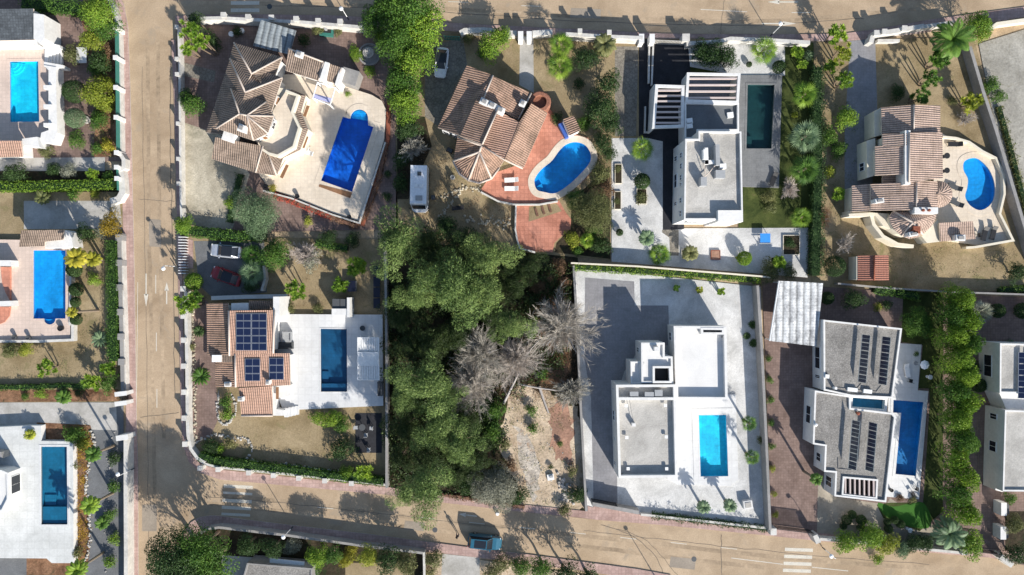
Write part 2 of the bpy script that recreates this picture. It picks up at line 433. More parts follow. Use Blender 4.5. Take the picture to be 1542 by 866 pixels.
def holes_for(poly):
    for i, h in enumerate(HOLES):
        k = [inside(v, poly) for v in h]
        if any(k) and not all(k): print('PARTIAL', i, [round(c) for c in poly[0]], len(poly))
    return [h for h in HOLES if all(inside(v, poly) for v in h[::3])]
def sheet(name, pts, z, mat, raw=False):
    p = ccw(pts if raw else PX(pts, z)); mb = MB(); mb.poly(p, z, holes_for(p))
    return tag(mb.build(name, mat), None, None, kind='structure')
def slab(name, pts, z, mat, sidemat=None, z0=0.0):
    p = ccw(PX(pts, z)); mb = MB(); hs = holes_for(p)
    mb.poly(p, z, hs); mb.cur = 1; mb.side(p, z0, z)
    return tag(mb.build(name, [mat, sidemat or 'whitewall']), None, None, kind='structure')

# ------------------------------------------------------------------ ground, roads, pavements
big = 900
sheet('ground', [(-big, -big), (big, -big), (big, big), (-big, big)], 0.0, 'soil', raw=True)
sheet('road', [(186,-120),(262,-120),(258,40),(262,150),(266,300),(270,500),(273,640),(276,672),(284,695),(302,712),(330,722),(450,733),(450,790),(430,790),(373,783),(330,777),(317,776.5),(300,779),(287,787),(276.6,802),(270,822),(268,980),(209,980),(206,640),(203,430),(199,220),(196,110),(192,30)], .010, 'road')
sheet('road', [(150,-60),(1600,-70),(1600,2),(1542,12),(1480,18),(1400,29),(1320,43),(1270,50),(1200,51),(1100,51),(1000,50),(900,45),(700,35),(600,28),(500,22.5),(400,21),(300,21.5),(262,24),(240,60),(196,60)], .014, 'road')
sheet('road', [(300,712),(330,722),(450,733),(580,745),(650,755),(760,768),(900,783),(1000,791),(1170,808),(1300,822),(1430,835),(1542,844),(1700,858),(1700,1000),(1010,1000),(1010,866),(960,857),(870,845),(800,835.5),(690,822),(560,805),(430,790),(373,783),(317,776.5),(290,768)], .018, 'road')
def pavement(pts, z=.13, name='pavement'):
    p = ccw(PX(pts, z)); mb = MB(); mb.poly(p, z); mb.cur = 1; mb.side(p, 0, z)
    return tag(mb.build(name, ['redpave', 'kerb']), None, None, kind='structure')
def strip(a, b): return a + b[::-1]
pavement(strip([(150,-30),(165,-2),(180,18),(188,45),(190,110),(192,220),(196,430),(199,640),(201,700),(201.5,980)], [(158,-60),(172,-20),(186,5),(192.5,40),(195,110),(198,220),(202.5,430),(205.5,640),(207.5,700),(208.5,980)]))
for kx in (190,):
    pavement(strip([(180,40),(181,110),(183,220),(186.5,430),(190,640),(188,660),(188,980)], [(190,40),(190,110),(192,220),(196,430),(199,640),(201,700),(201.5,980)]), .125)
pavement(strip([(258,60),(262,150),(266,300),(270,500),(273,640),(276,672),(284,695),(302,712),(330,722),(450,733),(580,745),(650,755),(760,768),(885,781)], [(264,60),(268,150),(272,300),(276,500),(279,640),(281,668),(289,686),(306,700),(330,707),(450,720),(580,733),(650,744),(760,757),(885,770)]))
pavement(strip([(264,24),(300,22),(400,21.5),(500,23),(600,28.5),(700,35.5),(900,45.5),(1000,50.5),(1100,51.5),(1200,51.5),(1270,50.5),(1320,43.5),(1400,29.5),(1480,18.5),(1600,2.5)], [(264,36),(300,30),(400,31),(500,36),(600,42),(700,48),(900,56),(1000,58),(1100,58),(1200,61),(1270,62),(1320,58),(1400,48),(1480,36),(1600,16)]))
pavement(strip([(885,781),(900,783),(1000,791),(1170,808),(1300,822),(1430,835),(1542,844),(1700,858)], [(885,762),(900,766),(965,775),(1000,779),(1168,795),(1300,810),(1430,822),(1542,832),(1700,845)]))
pavement(strip([(268,980),(270,822),(276.6,802),(287,787),(300,779),(317,776.5),(330,777),(373,783),(430,790),(560,805),(690,822),(800,835.5),(870,845),(960,857),(1010,866),(1010,1000)], [(281,980),(282,835),(286,815),(297,802),(312,795),(330,794),(373,799),(430,807),(560,823),(640,831),(690,836),(800,850),(870,859),(960,872),(985,880),(985,1000)]))

# painted markings: real sheets just above the asphalt
def mark(pts, z=.024):
    p = ccw(PX(pts, z)); mb = MB(); mb.poly(p, z); return p, mb
def marks(name, quads, z=.024):
    mb = MB()
    for q in quads: mb.poly(ccw(PX(q, z)), z)
    return tag(mb.build(name, 'paint'), None, None, kind='structure')
def bar(x, y, l, w, a=0):
    return rot([(-l / 2, -w / 2), (l / 2, -w / 2), (l / 2, w / 2), (-l / 2, w / 2)], R(a), (x, y))
def arrow(x, y, l, a):
    return [rot([(0, -.9), (l * .66, -.9), (l * .66, .9), (0, .9)], R(a), (x, y)), rot([(l * .62, -3.4), (l, 0), (l * .62, 3.4)], R(a), (x, y))]
marks('zebra_crossing', [bar(369, y, 43, 5.5, 0) for y in (-8, 4.5, 15.5)])
marks('zebra_crossing', [bar(360, 722, 44, 4.5, 3), bar(359, 733, 44, 4.8, 3), bar(358, 743, 44, 3.5, 3), bar(357, 754.5, 44, 4.8, 3), bar(356, 765, 44, 4.8, 3), bar(355, 775, 43, 4, 3)])
marks('zebra_crossing', [bar(1203, 828, 42, 5, 2), bar(1202, 838.5, 42, 5, 2), bar(1201, 849, 42, 5, 2), bar(1200, 859.5, 42, 5, 2), bar(1199, 870, 42, 5, 2)])
marks('road_arrow', arrow(220, 412, 50, 90)); marks('road_arrow', arrow(251, 458, 33, -90))
marks('road_arrow', arrow(718, 777.5, 27, 187)); marks('road_arrow', arrow(1147, 35.5, 52, 0)); marks('road_arrow', arrow(1202, 3, 46, 180))
marks('centre_line', [bar(234.5 + .01 * (y - 420), y, 1.1, 28, 0) for y in (428, 515, 600)] + [bar(490 + i * 76, 765 + i * 7.6, 24, 1, 6) for i in range(0, 9) if i not in (1,)] + [bar(1140, 845, 78, 1.1, 7), bar(1250, 857, 55, 1.1, 6)])
marks('centre_line', [bar(1090, 16, 70, 1, 3), bar(1206, 19, 28, 1, 0), bar(690, 3, 30, 1, 2), bar(800, 9, 30, 1, 2)])
marks('puddle_stain' if False else 'edge_line', [bar(206.2, 545, .8, 240, .6)])

def ribbon(pts, th):
    n = len(pts); L, Rr = [], []
    for i in range(n):
        a = Vector(pts[max(i - 1, 0)]); b = Vector(pts[i]); c = Vector(pts[min(i + 1, n - 1)])
        e1 = (b - a).normalized() if i else (c - b).normalized(); e2 = (c - b).normalized() if i < n - 1 else e1
        m = Vector((-e1.y, e1.x)) + Vector((-e2.y, e2.x)); m = m / max(m.dot(m) / 2, .5)
        L.append(tuple(b + m * th / 2)); Rr.append(tuple(b - m * th / 2))
    return L + Rr[::-1]
def seam(pts, th, mat, z=.021, seed=3, amp=.5, name='road_seam'):
    g = random.Random(seed); q = smooth_open(pts, 8); q = [(x + g.gauss(0, amp), y + g.gauss(0, amp)) for x, y in q]
    p = ribbon(PX(q, z), th); mb = MB(); k = len(p) // 2
    for i in range(k - 1): mb.face([(*p[i], z), (*p[-1 - i], z), (*p[-2 - i], z), (*p[i + 1], z)][::-1])
    return tag(mb.build(name, mat), None, None, kind='structure')
surf('tar', (.20, .165, .125), .3, .5, 3, .9, .2); surf('track', (.385, .29, .195), .3, .2, 2, .9, .2, c2=(.45, .34, .23)); surf('patch', (.33, .28, .225), .2, .3, 4, .9, .3)
for k, (pts, th) in enumerate((([(258,60),(256,200),(259,330),(262,480),(263,600)], .10), ([(214,100),(216,250),(219,420),(222,640),(224,860)], .06), ([(207,300),(262,304)], .06), ([(211,628),(270,622)], .07), ([(310,748),(420,757),(560,772),(690,787),(830,802)], .08), ([(880,800),(960,808),(1085,822),(1240,838),(1400,850)], .07), ([(1086,806),(1087,866)], .10), ([(905,790),(950,806),(985,835),(1000,866)], .09), ([(925,795),(975,815),(1020,866)], .07), ([(400,8),(600,14),(850,30),(1100,38),(1300,28)], .08), ([(640,18),(645,-10)], .06), ([(1085,52),(1090,0)], .06))):
    seam(pts, th, 'tar', .021 + .0003 * k, k)
for k, (pts, th) in enumerate((([(222,60),(224,300),(228,500),(232,700),(234,860)], .5), ([(238,60),(240,300),(244,500),(247,660)], .5), ([(300,742),(450,758),(650,783),(800,798),(1000,820),(1200,842),(1400,856)], .55), ([(300,757),(450,773),(650,798),(800,813),(1000,838),(1150,855)], .55), ([(300,4),(600,10),(900,26),(1150,32),(1400,12)], .5))):
    seam(pts, th, 'track', .0192 + .0003 * k, 40 + k, .3, 'wheel_track')
for k, q in enumerate(([(224,330),(242,331),(243,372),(225,371)], [(1010,838),(1048,842),(1046,858),(1008,854)], [(610,784),(640,787),(638,800),(608,797)], [(214,760),(236,760),(236,800),(214,800)], [(860,12),(905,14),(904,28),(858,26)])): sheet('road_patch', q, .0208 + .0002 * k, 'patch')
# ------------------------------------------------------------------ yards (sheets a few millimetres apart)
Y = .10
sheet('brick_yard', [(-60,-60),(150,-60),(176,0),(180,60),(185,243),(-60,243)], Y, 'brickpave')
sheet('planting_bed', [(128,-20),(165,-20),(172,30),(174,120),(177,236),(140,236),(146,150),(135,80),(122,30)], Y + .004, 'mulch')
slab('pool_terrace', [(-60,62),(66,62),(68,72),(66,100),(72,104),(72,200),(60,205),(58,215),(-60,215)], .8, 'pinkterrace')
sheet('planting_bed', [(-60,256),(184,256),(184,300),(-60,300)], Y + .002, 'woodfloor')
sheet('path', [(-60,238),(158,237),(158,257.5),(-60,257.5)], Y + .006, 'concrete')
sheet('gravel_yard', [(-60,289),(186,289),(190,606),(-60,606)], Y + .005, 'tangravel')
sheet('driveway', [(36,302.5),(180,302.5),(184,345),(36,345)], Y + .010, 'concrete')
slab('pool_terrace', [(-60,360),(95,362),(108,380),(106,495),(105,514),(-60,515)], .6, 'pinkterrace')
sheet('planting_bed', [(-60,588),(178,586),(182,604),(-60,606)], Y + .009, 'mulch')
sheet('gravel_yard', [(-60,605),(186,605),(188,980),(-60,980)], Y, 'greygravel')
sheet('driveway', [(-60,607),(175,605),(176,648),(-60,642)], Y + .005, 'concrete')
sheet('bark_slope', [(55,636),(136,640),(143,668),(134,700),(130,742),(137,800),(134,838),(122,900),(40,900),(40,840),(108,840),(108,668),(58,664)], Y + .010, 'mulch')
slab('pool_terrace', [(-60,646),(40,641),(62,641),(62,664),(110,665),(111,848),(78,848),(70,841),(-60,840)], 1.0, 'palecrete')
# slanted hip-roof villa
sheet('brick_yard', [(266,36),(420,34),(590,47),(600,345),(268,352)], Y, 'brickpave')
sheet('gravel_yard', [(276,184),(332,203),(376,262),(350,345),(276,342)], Y + .005, 'yardgravel')
sheet('path', [(276,94),(325,107),(322,124),(276,114)], Y + .009, 'stamped')
slab('pool_terrace', [(427,112),(500,112),(517,129),(560,143),(575,152),(581,165),(578,212),(541,333),(500,320),(440,296),(405,284),(390,262),(400,205)], .5, 'cream', 'whitewall')
# orange-roof villa with bean pool
sheet('garden', [(598,50),(985,55),(985,205),(921,212),(919,392),(596,362)], Y, 'tangravel')
sheet('driveway', [(640,72),(697,56),(704,100),(668,196),(640,176)], Y + .005, 'stamped')
sheet('path', [(783,55),(803,55),(804,140),(782,128)], Y + .006, 'concrete')
sheet('side_path', [(926,70),(961,70),(958,205),(926,205)], Y + .007, 'stamped')
sheet('planting_bed', [(598,170),(640,176),(650,220),(615,300),(598,300)], Y + .008, 'woodfloor')
sheet('planting_bed', [(862,300),(918,250),(919,390),(835,380),(838,366),(858,345)], Y + .010, 'woodfloor')
slab('pool_terrace', [(724,286),(740,262),(790,245),(800,150),(822,158),(848,186),(866,202),(886,208),(898,226),(898,246),(884,268),(858,290),(838,301),(812,306),(775,306),(750,301)], .4, 'terracotta', 'whitewall')
slab('lower_terrace', [(777,306.5),(812,306.5),(842,302),(852,320),(860,330),(859,345),(845,356),(835,366),(832,380),(806,379),(783,373),(776,345)], .25, 'terracotta', 'whitewall')
sheet('planting_bed', [(797,311),(838,306),(846,318),(796,334)], .258, 'tangravel')
# modern white house
sheet('gravel_yard', [(921,208),(1020,208),(1012,344),(1217,343),(1216,418),(921,394)], Y + .003, 'whitegravel')
sheet('driveway', [(962,57),(1036,66),(1040,110),(1030,345),(998,347),(998,213),(962,205)], Y + .008, 'darkpave')
sheet('garden', [(1030,64),(1225,64),(1225,345),(1112,345),(1112,120),(1030,110)], Y - .004, 'lawn')
sheet('gravel_yard', [(1036,62),(1182,62),(1182,114),(1112,114),(1036,100)], Y + .005, 'whitegravel')
slab('pool_terrace', [(1110,113),(1178,113),(1173,283),(1110,281)], .25, 'slatepave', 'greywall')
sheet('paved_landing', [(997,346),(1022,346),(1022,385),(1009,385),(1008,358),(997,350)], Y + .012, 'stamped')
# pale stepped villa
sheet('garden', [(1226,64),(1466,54),(1500,190),(1560,400),(1560,440),(1222,432)], Y, 'tangravel')
sheet('driveway', [(1280,62),(1318,58),(1322,200),(1312,292),(1272,292),(1272,200)], Y + .006, 'greypave')
slab('pool_terrace', [(1408,195),(1430,207),(1452,210),(1475,222),(1500,238),(1510,270),(1509,310),(1504,322),(1524,362),(1470,369),(1404,360)], .35, 'cream', 'creamwall')
sheet('gravel_yard', [(1474,66),(1620,20),(1620,420),(1552,420),(1500,200)], Y - .004, 'plotgravel')
# vacant wooded plot
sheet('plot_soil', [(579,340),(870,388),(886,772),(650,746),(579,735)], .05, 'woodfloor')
def rough(pts, amp, n=6, seed=1):
    g = random.Random(seed); out = []
    for (x1, y1), (x2, y2) in zip(pts, pts[1:] + pts[:1]):
        for i in range(n): out.append((x1 + (x2 - x1) * i / n + g.gauss(0, amp), y1 + (y2 - y1) * i / n + g.gauss(0, amp)))
    return out
sheet('bare_soil', rough([(766,590),(800,580),(830,592),(868,615),(884,690),(886,768),(840,770),(790,762),(770,720),(750,660)], 3.2), .056, 'palesoil')
sheet('bare_soil', rough([(824,616),(842,602),(858,606),(862,650),(860,698),(840,690),(826,668)], 3.2, 6, 4), .062, 'redsoil')
sheet('bare_soil', rough([(800,410),(845,395),(856,470),(858,560),(838,590),(812,560),(806,470)], 5, 6, 9), .058, 'mulch')
sheet('bare_soil', rough([(775,640),(800,660),(812,720),(800,755),(785,700)], 3, 5, 12), .060, 'rubblesoil')
False and sheet('bare_soil', smooth([(800,392),(840,388),(848,420),(846,470),(856,560),(830,590),(815,560),(790,440)], 4), .060, 'redsoil')
# white gravel lot
sheet('gravel_yard', [(864,402),(1145,432),(1160,800),(884,772)], .08, 'whitegravel')
sheet('driveway', [(881,418),(955,424),(956,460),(1006.5,460),(1008,520),(965,522),(940,560),(928,600),(930,765),(894,764),(890,600),(880,540)], .086, 'greypave')
slab('pool_terrace', [(1005,594),(1108,594),(1112,722),(1100,732),(1020,730),(1005,722)], .2, 'whitetile')
# solar-panel terracotta house
sheet('garden', [(279,356),(580,360),(580,738),(330,706),(306,698),(284,672)], Y, 'tangravel')
sheet('driveway', [(292,363),(398,363),(402,440),(340,446),(318,446),(300,430)], Y + .006, 'greygravel')
sheet('path', [(290,452),(312,452),(330,545),(326,590),(330,628),(318,655),(291,668),(288,600)], Y + .007, 'brickpave')
slab('pool_terrace', [(412,473),(576,474),(577,611),(426,618),(412,580)], .5, 'whitetile')
sheet('patio_mat', [(535,622),(575,622),(575,682),(535,682)], Y + .012, 'darkpave')
# grey-roof solar house
sheet('garden', [(1148,425),(1465,448),(1478,832),(1162,803)], Y, 'brickpave')
sheet('paved_yard', [(1232,720),(1256,748),(1335,760),(1340,750),(1420,800),(1478,828),(1230,808)], Y + .005, 'tanpave')
sheet('turf_patch', smooth([(1322,757),(1345,763),(1370,758),(1390,757),(1402,778),(1398,795),(1376,794),(1350,786),(1330,774)], 3), Y + .013, 'turf')
sheet('lawn_strip', [(1360,440),(1420,440),(1420,770),(1385,800),(1330,780),(1320,760),(1340,757),(1390,757),(1400,610),(1399,585),(1383,585),(1390,520),(1358,515)], Y + .009, 'lawn')  # same turf, its shade put into the darker lawn green
slab('pool_terrace', [(1340,516),(1388,519),(1382,588),(1398,589),(1384,752),(1334,748)], .3, 'whitetile')
# plot with white cubes at the edge
sheet('driveway', [(1466,445),(1620,450),(1620,870),(1478,836)], Y - .006, 'brickpave')
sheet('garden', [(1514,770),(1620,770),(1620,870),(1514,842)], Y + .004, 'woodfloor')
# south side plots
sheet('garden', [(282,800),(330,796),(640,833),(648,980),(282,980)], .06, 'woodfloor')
sheet('driveway', [(334,836),(470,846),(470,980),(334,980)], .066, 'concrete')
sheet('garden', [(520,848),(612,846),(630,980),(520,980)], .064, 'tangravel')
sheet('rough_ground', [(648,836),(700,840),(985,880),(985,980),(648,980)], .06, 'palesoil')
sheet('concrete_pad', [(666,834),(722,840),(726,980),(660,980)], .07, 'concrete')

# ------------------------------------------------------------------ pools built
def pool(q):
    w, z = q['w'], q['z']; zw = z - .10; depth = q.get('depth', .75)
    c = (sum(p[0] for p in w) / len(w), sum(p[1] for p in w) / len(w))
    root = empty('swimming_pool', (*c, z), q['l'], 'pool', 'private swimming pools')
    if q.get('raised'): depth = .6
    mb = MB(); mb.poly(w, z - depth); mb.side(w, z - depth, z + .035, True)
    mb.build('basin', q['m'], root)
    cw, cm = q['c']
    mb = MB(); o = offset(w, cw); mb.prism(o, z - .05 if not q.get('raised') else 0, z + .035, [offset(w, -.02)])
    mb.build('coping', cm, root)
    mb = MB(); mb.prism(offset(w, .012), z - .26, z + .005, [offset(w, -.012)]); mb.build('waterline_band', 'slate' if q['m'] in ('pool_black', 'pool_navy', 'pool_teal') else 'bandtile', root)
    mb = MB(); mb.poly(offset(w, -.013), zw)
    mb.build('water', 'water_dark' if q['m'] == 'pool_black' else 'water', root)
    return root
surf('bandtile', (.10, .30, .52), .2, .6, 5, .5, 0)
POOLOBJ = [pool(q) for q in POOLS]
def steps(i, rows, mat):
    """underwater steps as a part of a pool: list of (outline px, depth below deck)"""
    q = POOLS[i]
    for pts, d in rows:
        mb = MB(); p = ccw(PX(pts, q['z'])); mb.prism(p, q['z'] - .74, q['z'] - d * .75); mb.build('step', mat, POOLOBJ[i])
steps(0, [([(15.5,93.5)] + arc(15.5,93.5,r,0,90,8), d) for r, d in ((17,.85),(13,.6),(9,.35))], 'pool_cyan')
steps(1, [([(66.5,481)] + arc(75,481,8.4,180,0,8), .35)], 'pool_azure')
steps(2, [([(62.5,764),(101.5,764),(101.5,789),(62.5,789)], .35), ([(63,747),(80,747),(80,763),(63,763)], .8)], 'pool_teal')
steps(3, [([(541 + r * math.cos(R(a)), 178.5 + r * math.sin(R(a))) for a in range(190, 372, 15)], d) for r, d in ((13.3,.62),)] + [([(541 + 12.6 * math.cos(R(a)), 178 + 12.6 * math.sin(R(a))) for a in range(205, 350, 15)], .5), ([(541 + 12.2 * math.cos(R(a)), 177 + 11.5 * math.sin(R(a))) for a in range(220, 332, 15)], .25)], 'pool_mid')
steps(4, [([(806.5,281),(812,290),(820,288),(816,276)], .5)], 'pool_azure')
steps(5, [([(1124.5,204),(1134,204),(1133,223),(1124.5,223)], .5)], 'pool_black')
steps(10, [([(483.5,578),(522.5,578),(522.5,589.5),(483.5,589.5)], .35), ([(483.5,560),(493,560),(493,577.5),(483.5,577.5)], .8)], 'pool_navy')
mb = MB(); p = ccw(PX([(481.5,277.5),(480,281),(527.5,298.5),(530.5,290)], .52)); mb.prism(p, .45, .56); mb.build('cover_slot', 'wood', POOLOBJ[3])

# ------------------------------------------------------------------ walls
def wall(label, pts, h, th, mat='plaster', name='boundary_wall', cat='wall', group='white garden walls', pillars=(), psize=.45, ph=.35, rail=None, z0=0.0, cap=None):
    """pts: pixels of the wall's top line at its own height"""
    pw = PX(pts, h); c = pw[len(pw) // 2]
    root = empty(name, (*c, z0), label, cat, group)
    mb = MB(); body_h = h if not rail else rail[0]
    mb.prism(ribbon(pw, th), z0, body_h); mb.build('masonry', mat, root)
    if cap:
        mb = MB(); mb.prism(ribbon(pw, th + .08), body_h + .002, body_h + .06, bottom=True); mb.build('coping', cap, root)
    for p in pillars:
        x, y = W2(p[0], p[1], h); mb = MB(); mb.box((x, y, z0), (psize, psize, h + ph - z0)); mb.box((x, y, h + ph), (psize + .1, psize + .1, .06)); mb.build('pillar', mat, root)
    if rail:
        mb = MB(); mb.prism(ribbon(pw, .05), body_h + .02, h - .05, bottom=True); mb.build('fence_panel', rail[1], root)
    return root
def along(pts, step, start=0.0):
    out = []; d = start
    for (x1, y1), (x2, y2) in zip(pts, pts[1:]):
        L = math.hypot(x2 - x1, y2 - y1)
        while d <= L: out.append((x1 + (x2 - x1) * d / L, y1 + (y2 - y1) * d / L)); d += step
        d -= L
    return out

wl = [(158,-12),(170,10),(176,32),(177.5,60),(178.5,130),(180,230)]
wall('white street wall along the west pavement beside the brick yard with cyan pool', wl, 1.0, .6, pillars=[])
wall('green mesh fence with white posts behind the street wall of the brick yard', [(173,42),(174,130),(175,232)], 1.9, .10, 'whitewall', 'mesh_fence', 'fence', None, [(174,42),(174.5,87),(175,132),(175.5,177),(176,230)], .5, .1, (.6, 'greenmesh'))
wall('short green mesh fence piece beside the planting with a palm, next to white gateway', [(175,250),(176,286)], 1.7, .10, 'whitewall', 'mesh_fence', 'fence', None, [(176,252),(176.5,269)], .5, .1, (.6, 'greenmesh'))
wall('white curved gateway wall at the end of the concrete path', [(181,232),(186,240),(186,252),(179,256)], 1.3, .5)
wall('white street wall bending into the concrete drive between hedge and pavement', [(180,252),(183,270),(184,290),(178,300),(166,303)], 1.2, .8)
wl = [(181,352),(183,430),(185.5,520),(187,592)]
wall('white street wall with grey ledges beside the tall clipped hedge', wl, 1.0, .55, pillars=[])
wall('grey low plinth with white posts between the clipped hedge and street wall', [(179,352),(180.5,430),(183,520),(184.5,590)], 1.2, .45, 'greywall', 'boundary_wall', 'wall', None, [(179.5,358),(180,396),(180.5,433),(181.5,470),(182.5,507),(183.5,545)], .75, .12)
for i, (y, t) in enumerate(((593, 'upper white gate pillar beside the black drive gate'), (607.5, 'lower white gate pillar beside the black drive gate'))):
    x0, y0, _ = W(182, y, 1.8); mb = MB(); mb.box((x0, y0, 0), (1.5, .5, 1.8), .12); mb.box((x0, y0, 1.8), (1.6, .6, .07), .12); tag(mb.build('gate_pillar', 'whitewall'), t, 'pillar')
wl = [(189,662),(189,740),(189.5,830),(189.5,980)]
wall('long white wall above the sunken dark planting strip at the white terrace with teal pool', wl, 1.7, .5, pillars=[])
x0, y0, _ = W(184, 659, 2.0); mb = MB(); mb.box((x0, y0, 0), (1.5, .6, 2.0), .15); mb.box((x0, y0, 2.0), (1.6, .7, .07), .15); tag(mb.build('gate_pillar', 'whitewall'), 'white pillar ending the long wall of the sunken planting strip', 'pillar')
# east side of the west road
wall('white wall with posts along the road in front of the gravel yard and two round shrubs', [(268.5,40),(270,90),(271,180),(272,300),(273.5,336)], 1.2, .3, pillars=[(268,42),(268,90),(268.5,113),(270,187),(270.5,240),(271,277)], psize=.42)
wall('white wall with square posts along the road beside the brick path and cycad', [(279,424),(280,470),(281.5,560),(282,630),(283,655),(287,676),(297,690),(308,697)], 1.2, .42, pillars=[(277.5,435),(278,476),(278.5,512),(278.5,551),(279,590),(279.5,629),(280.5,668)], psize=.6)
wall('white street wall below the dense hedge in front of the tan gravel yard', [(308,698.5),(330,704),(450,716),(580,730)], 1.0, .3, pillars=[(303,704),(330,706),(376,711),(413,715),(451,719),(490,723),(530,727)], psize=.55)
# north walls
wall('white street wall with posts behind the corrugated car shelter and fountain garden', [(282,28),(330,27),(390,30),(450,33),(510,38),(548,41)], 1.8, .42, pillars=[(338,24),(375,27),(410,28),(447,30),(480,33),(513,34)], psize=.6)
wall('whitewashed rubble wall in front of the drive with the white car', [(693,50),(700,46),(730,45),(745,47)], 1.2, .7)
wall('whitewashed rubble wall beside the garden gate of the orange roofed villa', [(764,50),(778,50)], 1.2, .7)
wall('whitewashed rubble wall in front of two feathery palms', [(802,50),(818,49),(832,48)], 1.2, .7)
wall('straight white street wall between the palms and the dark driveway', [(852,51),(900,54),(968,57)], 1.9, .45, pillars=[(873,48),(917,50)], psize=.5)
wall('narrow white planter wall running beside the dark driveway', [(978,64),(977,125)], .6, .22, group=None, name='planter_wall')
wall('second narrow white planter wall beside the dark driveway, nearer to the pergola house', [(984,64),(981.5,128)], .6, .22, group=None, name='planter_wall')
wall('white angled planter edge beside the slatted car pergola', [(972,160),(971,199),(978,199),(984,194)], .5, .2, group=None, name='planter_wall')
wall('white street wall behind the clipped oval shrub and the fan palm', [(1034,66),(1085,62),(1100,58),(1150,60),(1220,64)], 1.4, .5, pillars=[(1032,58)], psize=.9)
for x, y, t in ((966, 58, 'white gate pillar at the sandy side path'), (982, 58, 'white gate pillar between planter walls and the dark drive'), (797, 54, 'white gate post with steps beside the concrete garden path'), (784, 54, 'white gate post nearer to the bright shrub at the concrete garden path')):
    x0, y0, _ = W(x, y, 1.8); mb = MB(); mb.box((x0, y0, 0), (.6, 1.1, 1.8)); mb.box((x0, y0, 1.8), (.7, 1.2, .07)); tag(mb.build('gate_pillar', 'whitewall'), t, 'pillar')
wall('thick white curved entrance wall in front of the pale stepped villa', [(1312,64),(1314,56),(1320,51),(1345,47),(1392,39)], 1.5, .6, pillars=[(1318,51),(1330,49),(1360,44)], psize=.6)
wall('short white bench wall behind the curved entrance wall', [(1322,61),(1355,61)], .9, .4, group=None, name='bench_wall')
wall('white street wall behind the big feather palm', [(1392,40),(1412,37),(1436,34)], 1.3, .5)
wall('white angled wall with pale coping beside the vacant gravel plot', [(1490,45),(1502,36),(1560,28)], 1.1, .5, 'creamwall')
wall('long grey concrete wall between the kidney pool garden and the gravel plot', [(1461,70),(1480,135),(1500,195),(1520,262),(1540,330),(1560,395)], 1.6, .42, 'greywall', group=None)
# between lots
wall('low grey boundary wall below the red shed and tan garden', [(1262,427),(1340,434),(1440,440),(1560,444)], 1.2, .22, 'greywall', group=None)
wall('thin white wall along the creeper above the white gravel lot', [(860,396),(960,401),(1145,416),(1160,418)], 1.5, .2, 'creamwall', group=None)
wall('dark retaining wall between the wooded plot and the white gravel lot', [(864,400),(868,470),(874,600),(883,770)], 1.0, .3, 'greywall', group=None)
wall('long grey boundary wall between white gravel lot and brown drive', [(1141,430),(1147,520),(1154,660),(1160,798)], 1.9, .35, 'greywall', group=None)
wall('dark fence wall between the navy pool terrace and the pines', [(579,360),(581,450),(582,560),(582,735)], 1.6, .30, 'greywall', group=None)
wall('white balustrade wall around the sunny end of the cream terrace with blue slanted pool', [(396,287),(440,299),(500,323),(541,336),(580,214)], .75, .2, group=None, name='terrace_wall')
wall('low white wall edging the lower terracotta terrace', [(777,308),(776,345),(779,362),(783,374),(806,380)], .6, .22, group=None, name='terrace_wall')
wall('white curved retaining wall holding the red terrace with loungers', [(724,289),(750,303),(775,308),(812,308),(840,303)], .7, .2, group=None, name='terrace_wall')
wall('white wall closing the pink terrace with the rounded step bay', [(106,384),(105,490)], .9, .3, group=None, name='terrace_wall')
wall('white corner wall of the pink terrace with two potted plants', [(109,488),(109,512),(60,514),(0,514),(-40,514)], .9, .35, group=None, name='terrace_wall')
wall('pale outer wall curving around the kidney pool terrace', [(1420,206),(1440,208),(1460,214),(1480,228),(1500,238),(1512,262),(1513,292),(1506,322),(1526,362),(1470,372),(1455,373)], 1.0, .3, 'creamwall', group=None, name='terrace_wall')
wall('cream curved wall sweeping round the fan roofed tower', [(1278,320),(1312,322),(1316,338),(1330,356),(1352,368),(1376,371)], 2.0, .45, 'creamwall', group=None, name='terrace_wall')
wall('white wall beside the dark drive holding the round shrub bed', [(397,400),(399,420),(394,438)], 1.0, .35, group=None, name='terrace_wall')
wall('pale low wall along the dark driveway in front of the terracotta solar house', [(318,449),(370,447),(432,446)], .6, .55, 'whitewall', group=None, name='terrace_wall')
wall('white wall end of the street lot wall at the south verge', [(638,832),(641,980)], 1.4, .25, group=None)
wall('grey topped street wall in front of the shaded south gardens', [(297,806),(312,797),(330,794.5),(373,799.5),(430,806),(560,824),(637,833)], 1.5, .32, 'greywall', group=None)
wall('white gate wall with angled end beside the brown drive at the zebra crossing', [(1228,806),(1233,818)], 1.7, .7)
wall('white pillar at the street corner of the white gravel lot', [(1165,796),(1165,806)], 1.7, .8)
wall('dark planter wall with pink top beside the gate of the white gravel lot', [(892,759),(930,766),(962,772)], 1.6, .5, 'greywall', group=None)
wall('low white kerb wall below the shrubs of the white gravel lot', [(965,775),(1060,785),(1160,796)], .6, .3)
wall('white street wall under the bushes of the grey roofed solar house', [(1235,812),(1330,820),(1400,828),(1452,833)], 1.2, .35)
wall('white gate wall with angled end beside the paved drive at the far street corner', [(1508,838),(1525,852)], 1.7, .7)
wall('white pillar beside the yellow bush at the paved drive', [(1453,828),(1453,836)], 1.6, .8)
wall('dark low retaining wall behind the slanted pool terrace', [(585,150),(584,210),(545,340)], .4, .5, 'terracottadark', group=None)
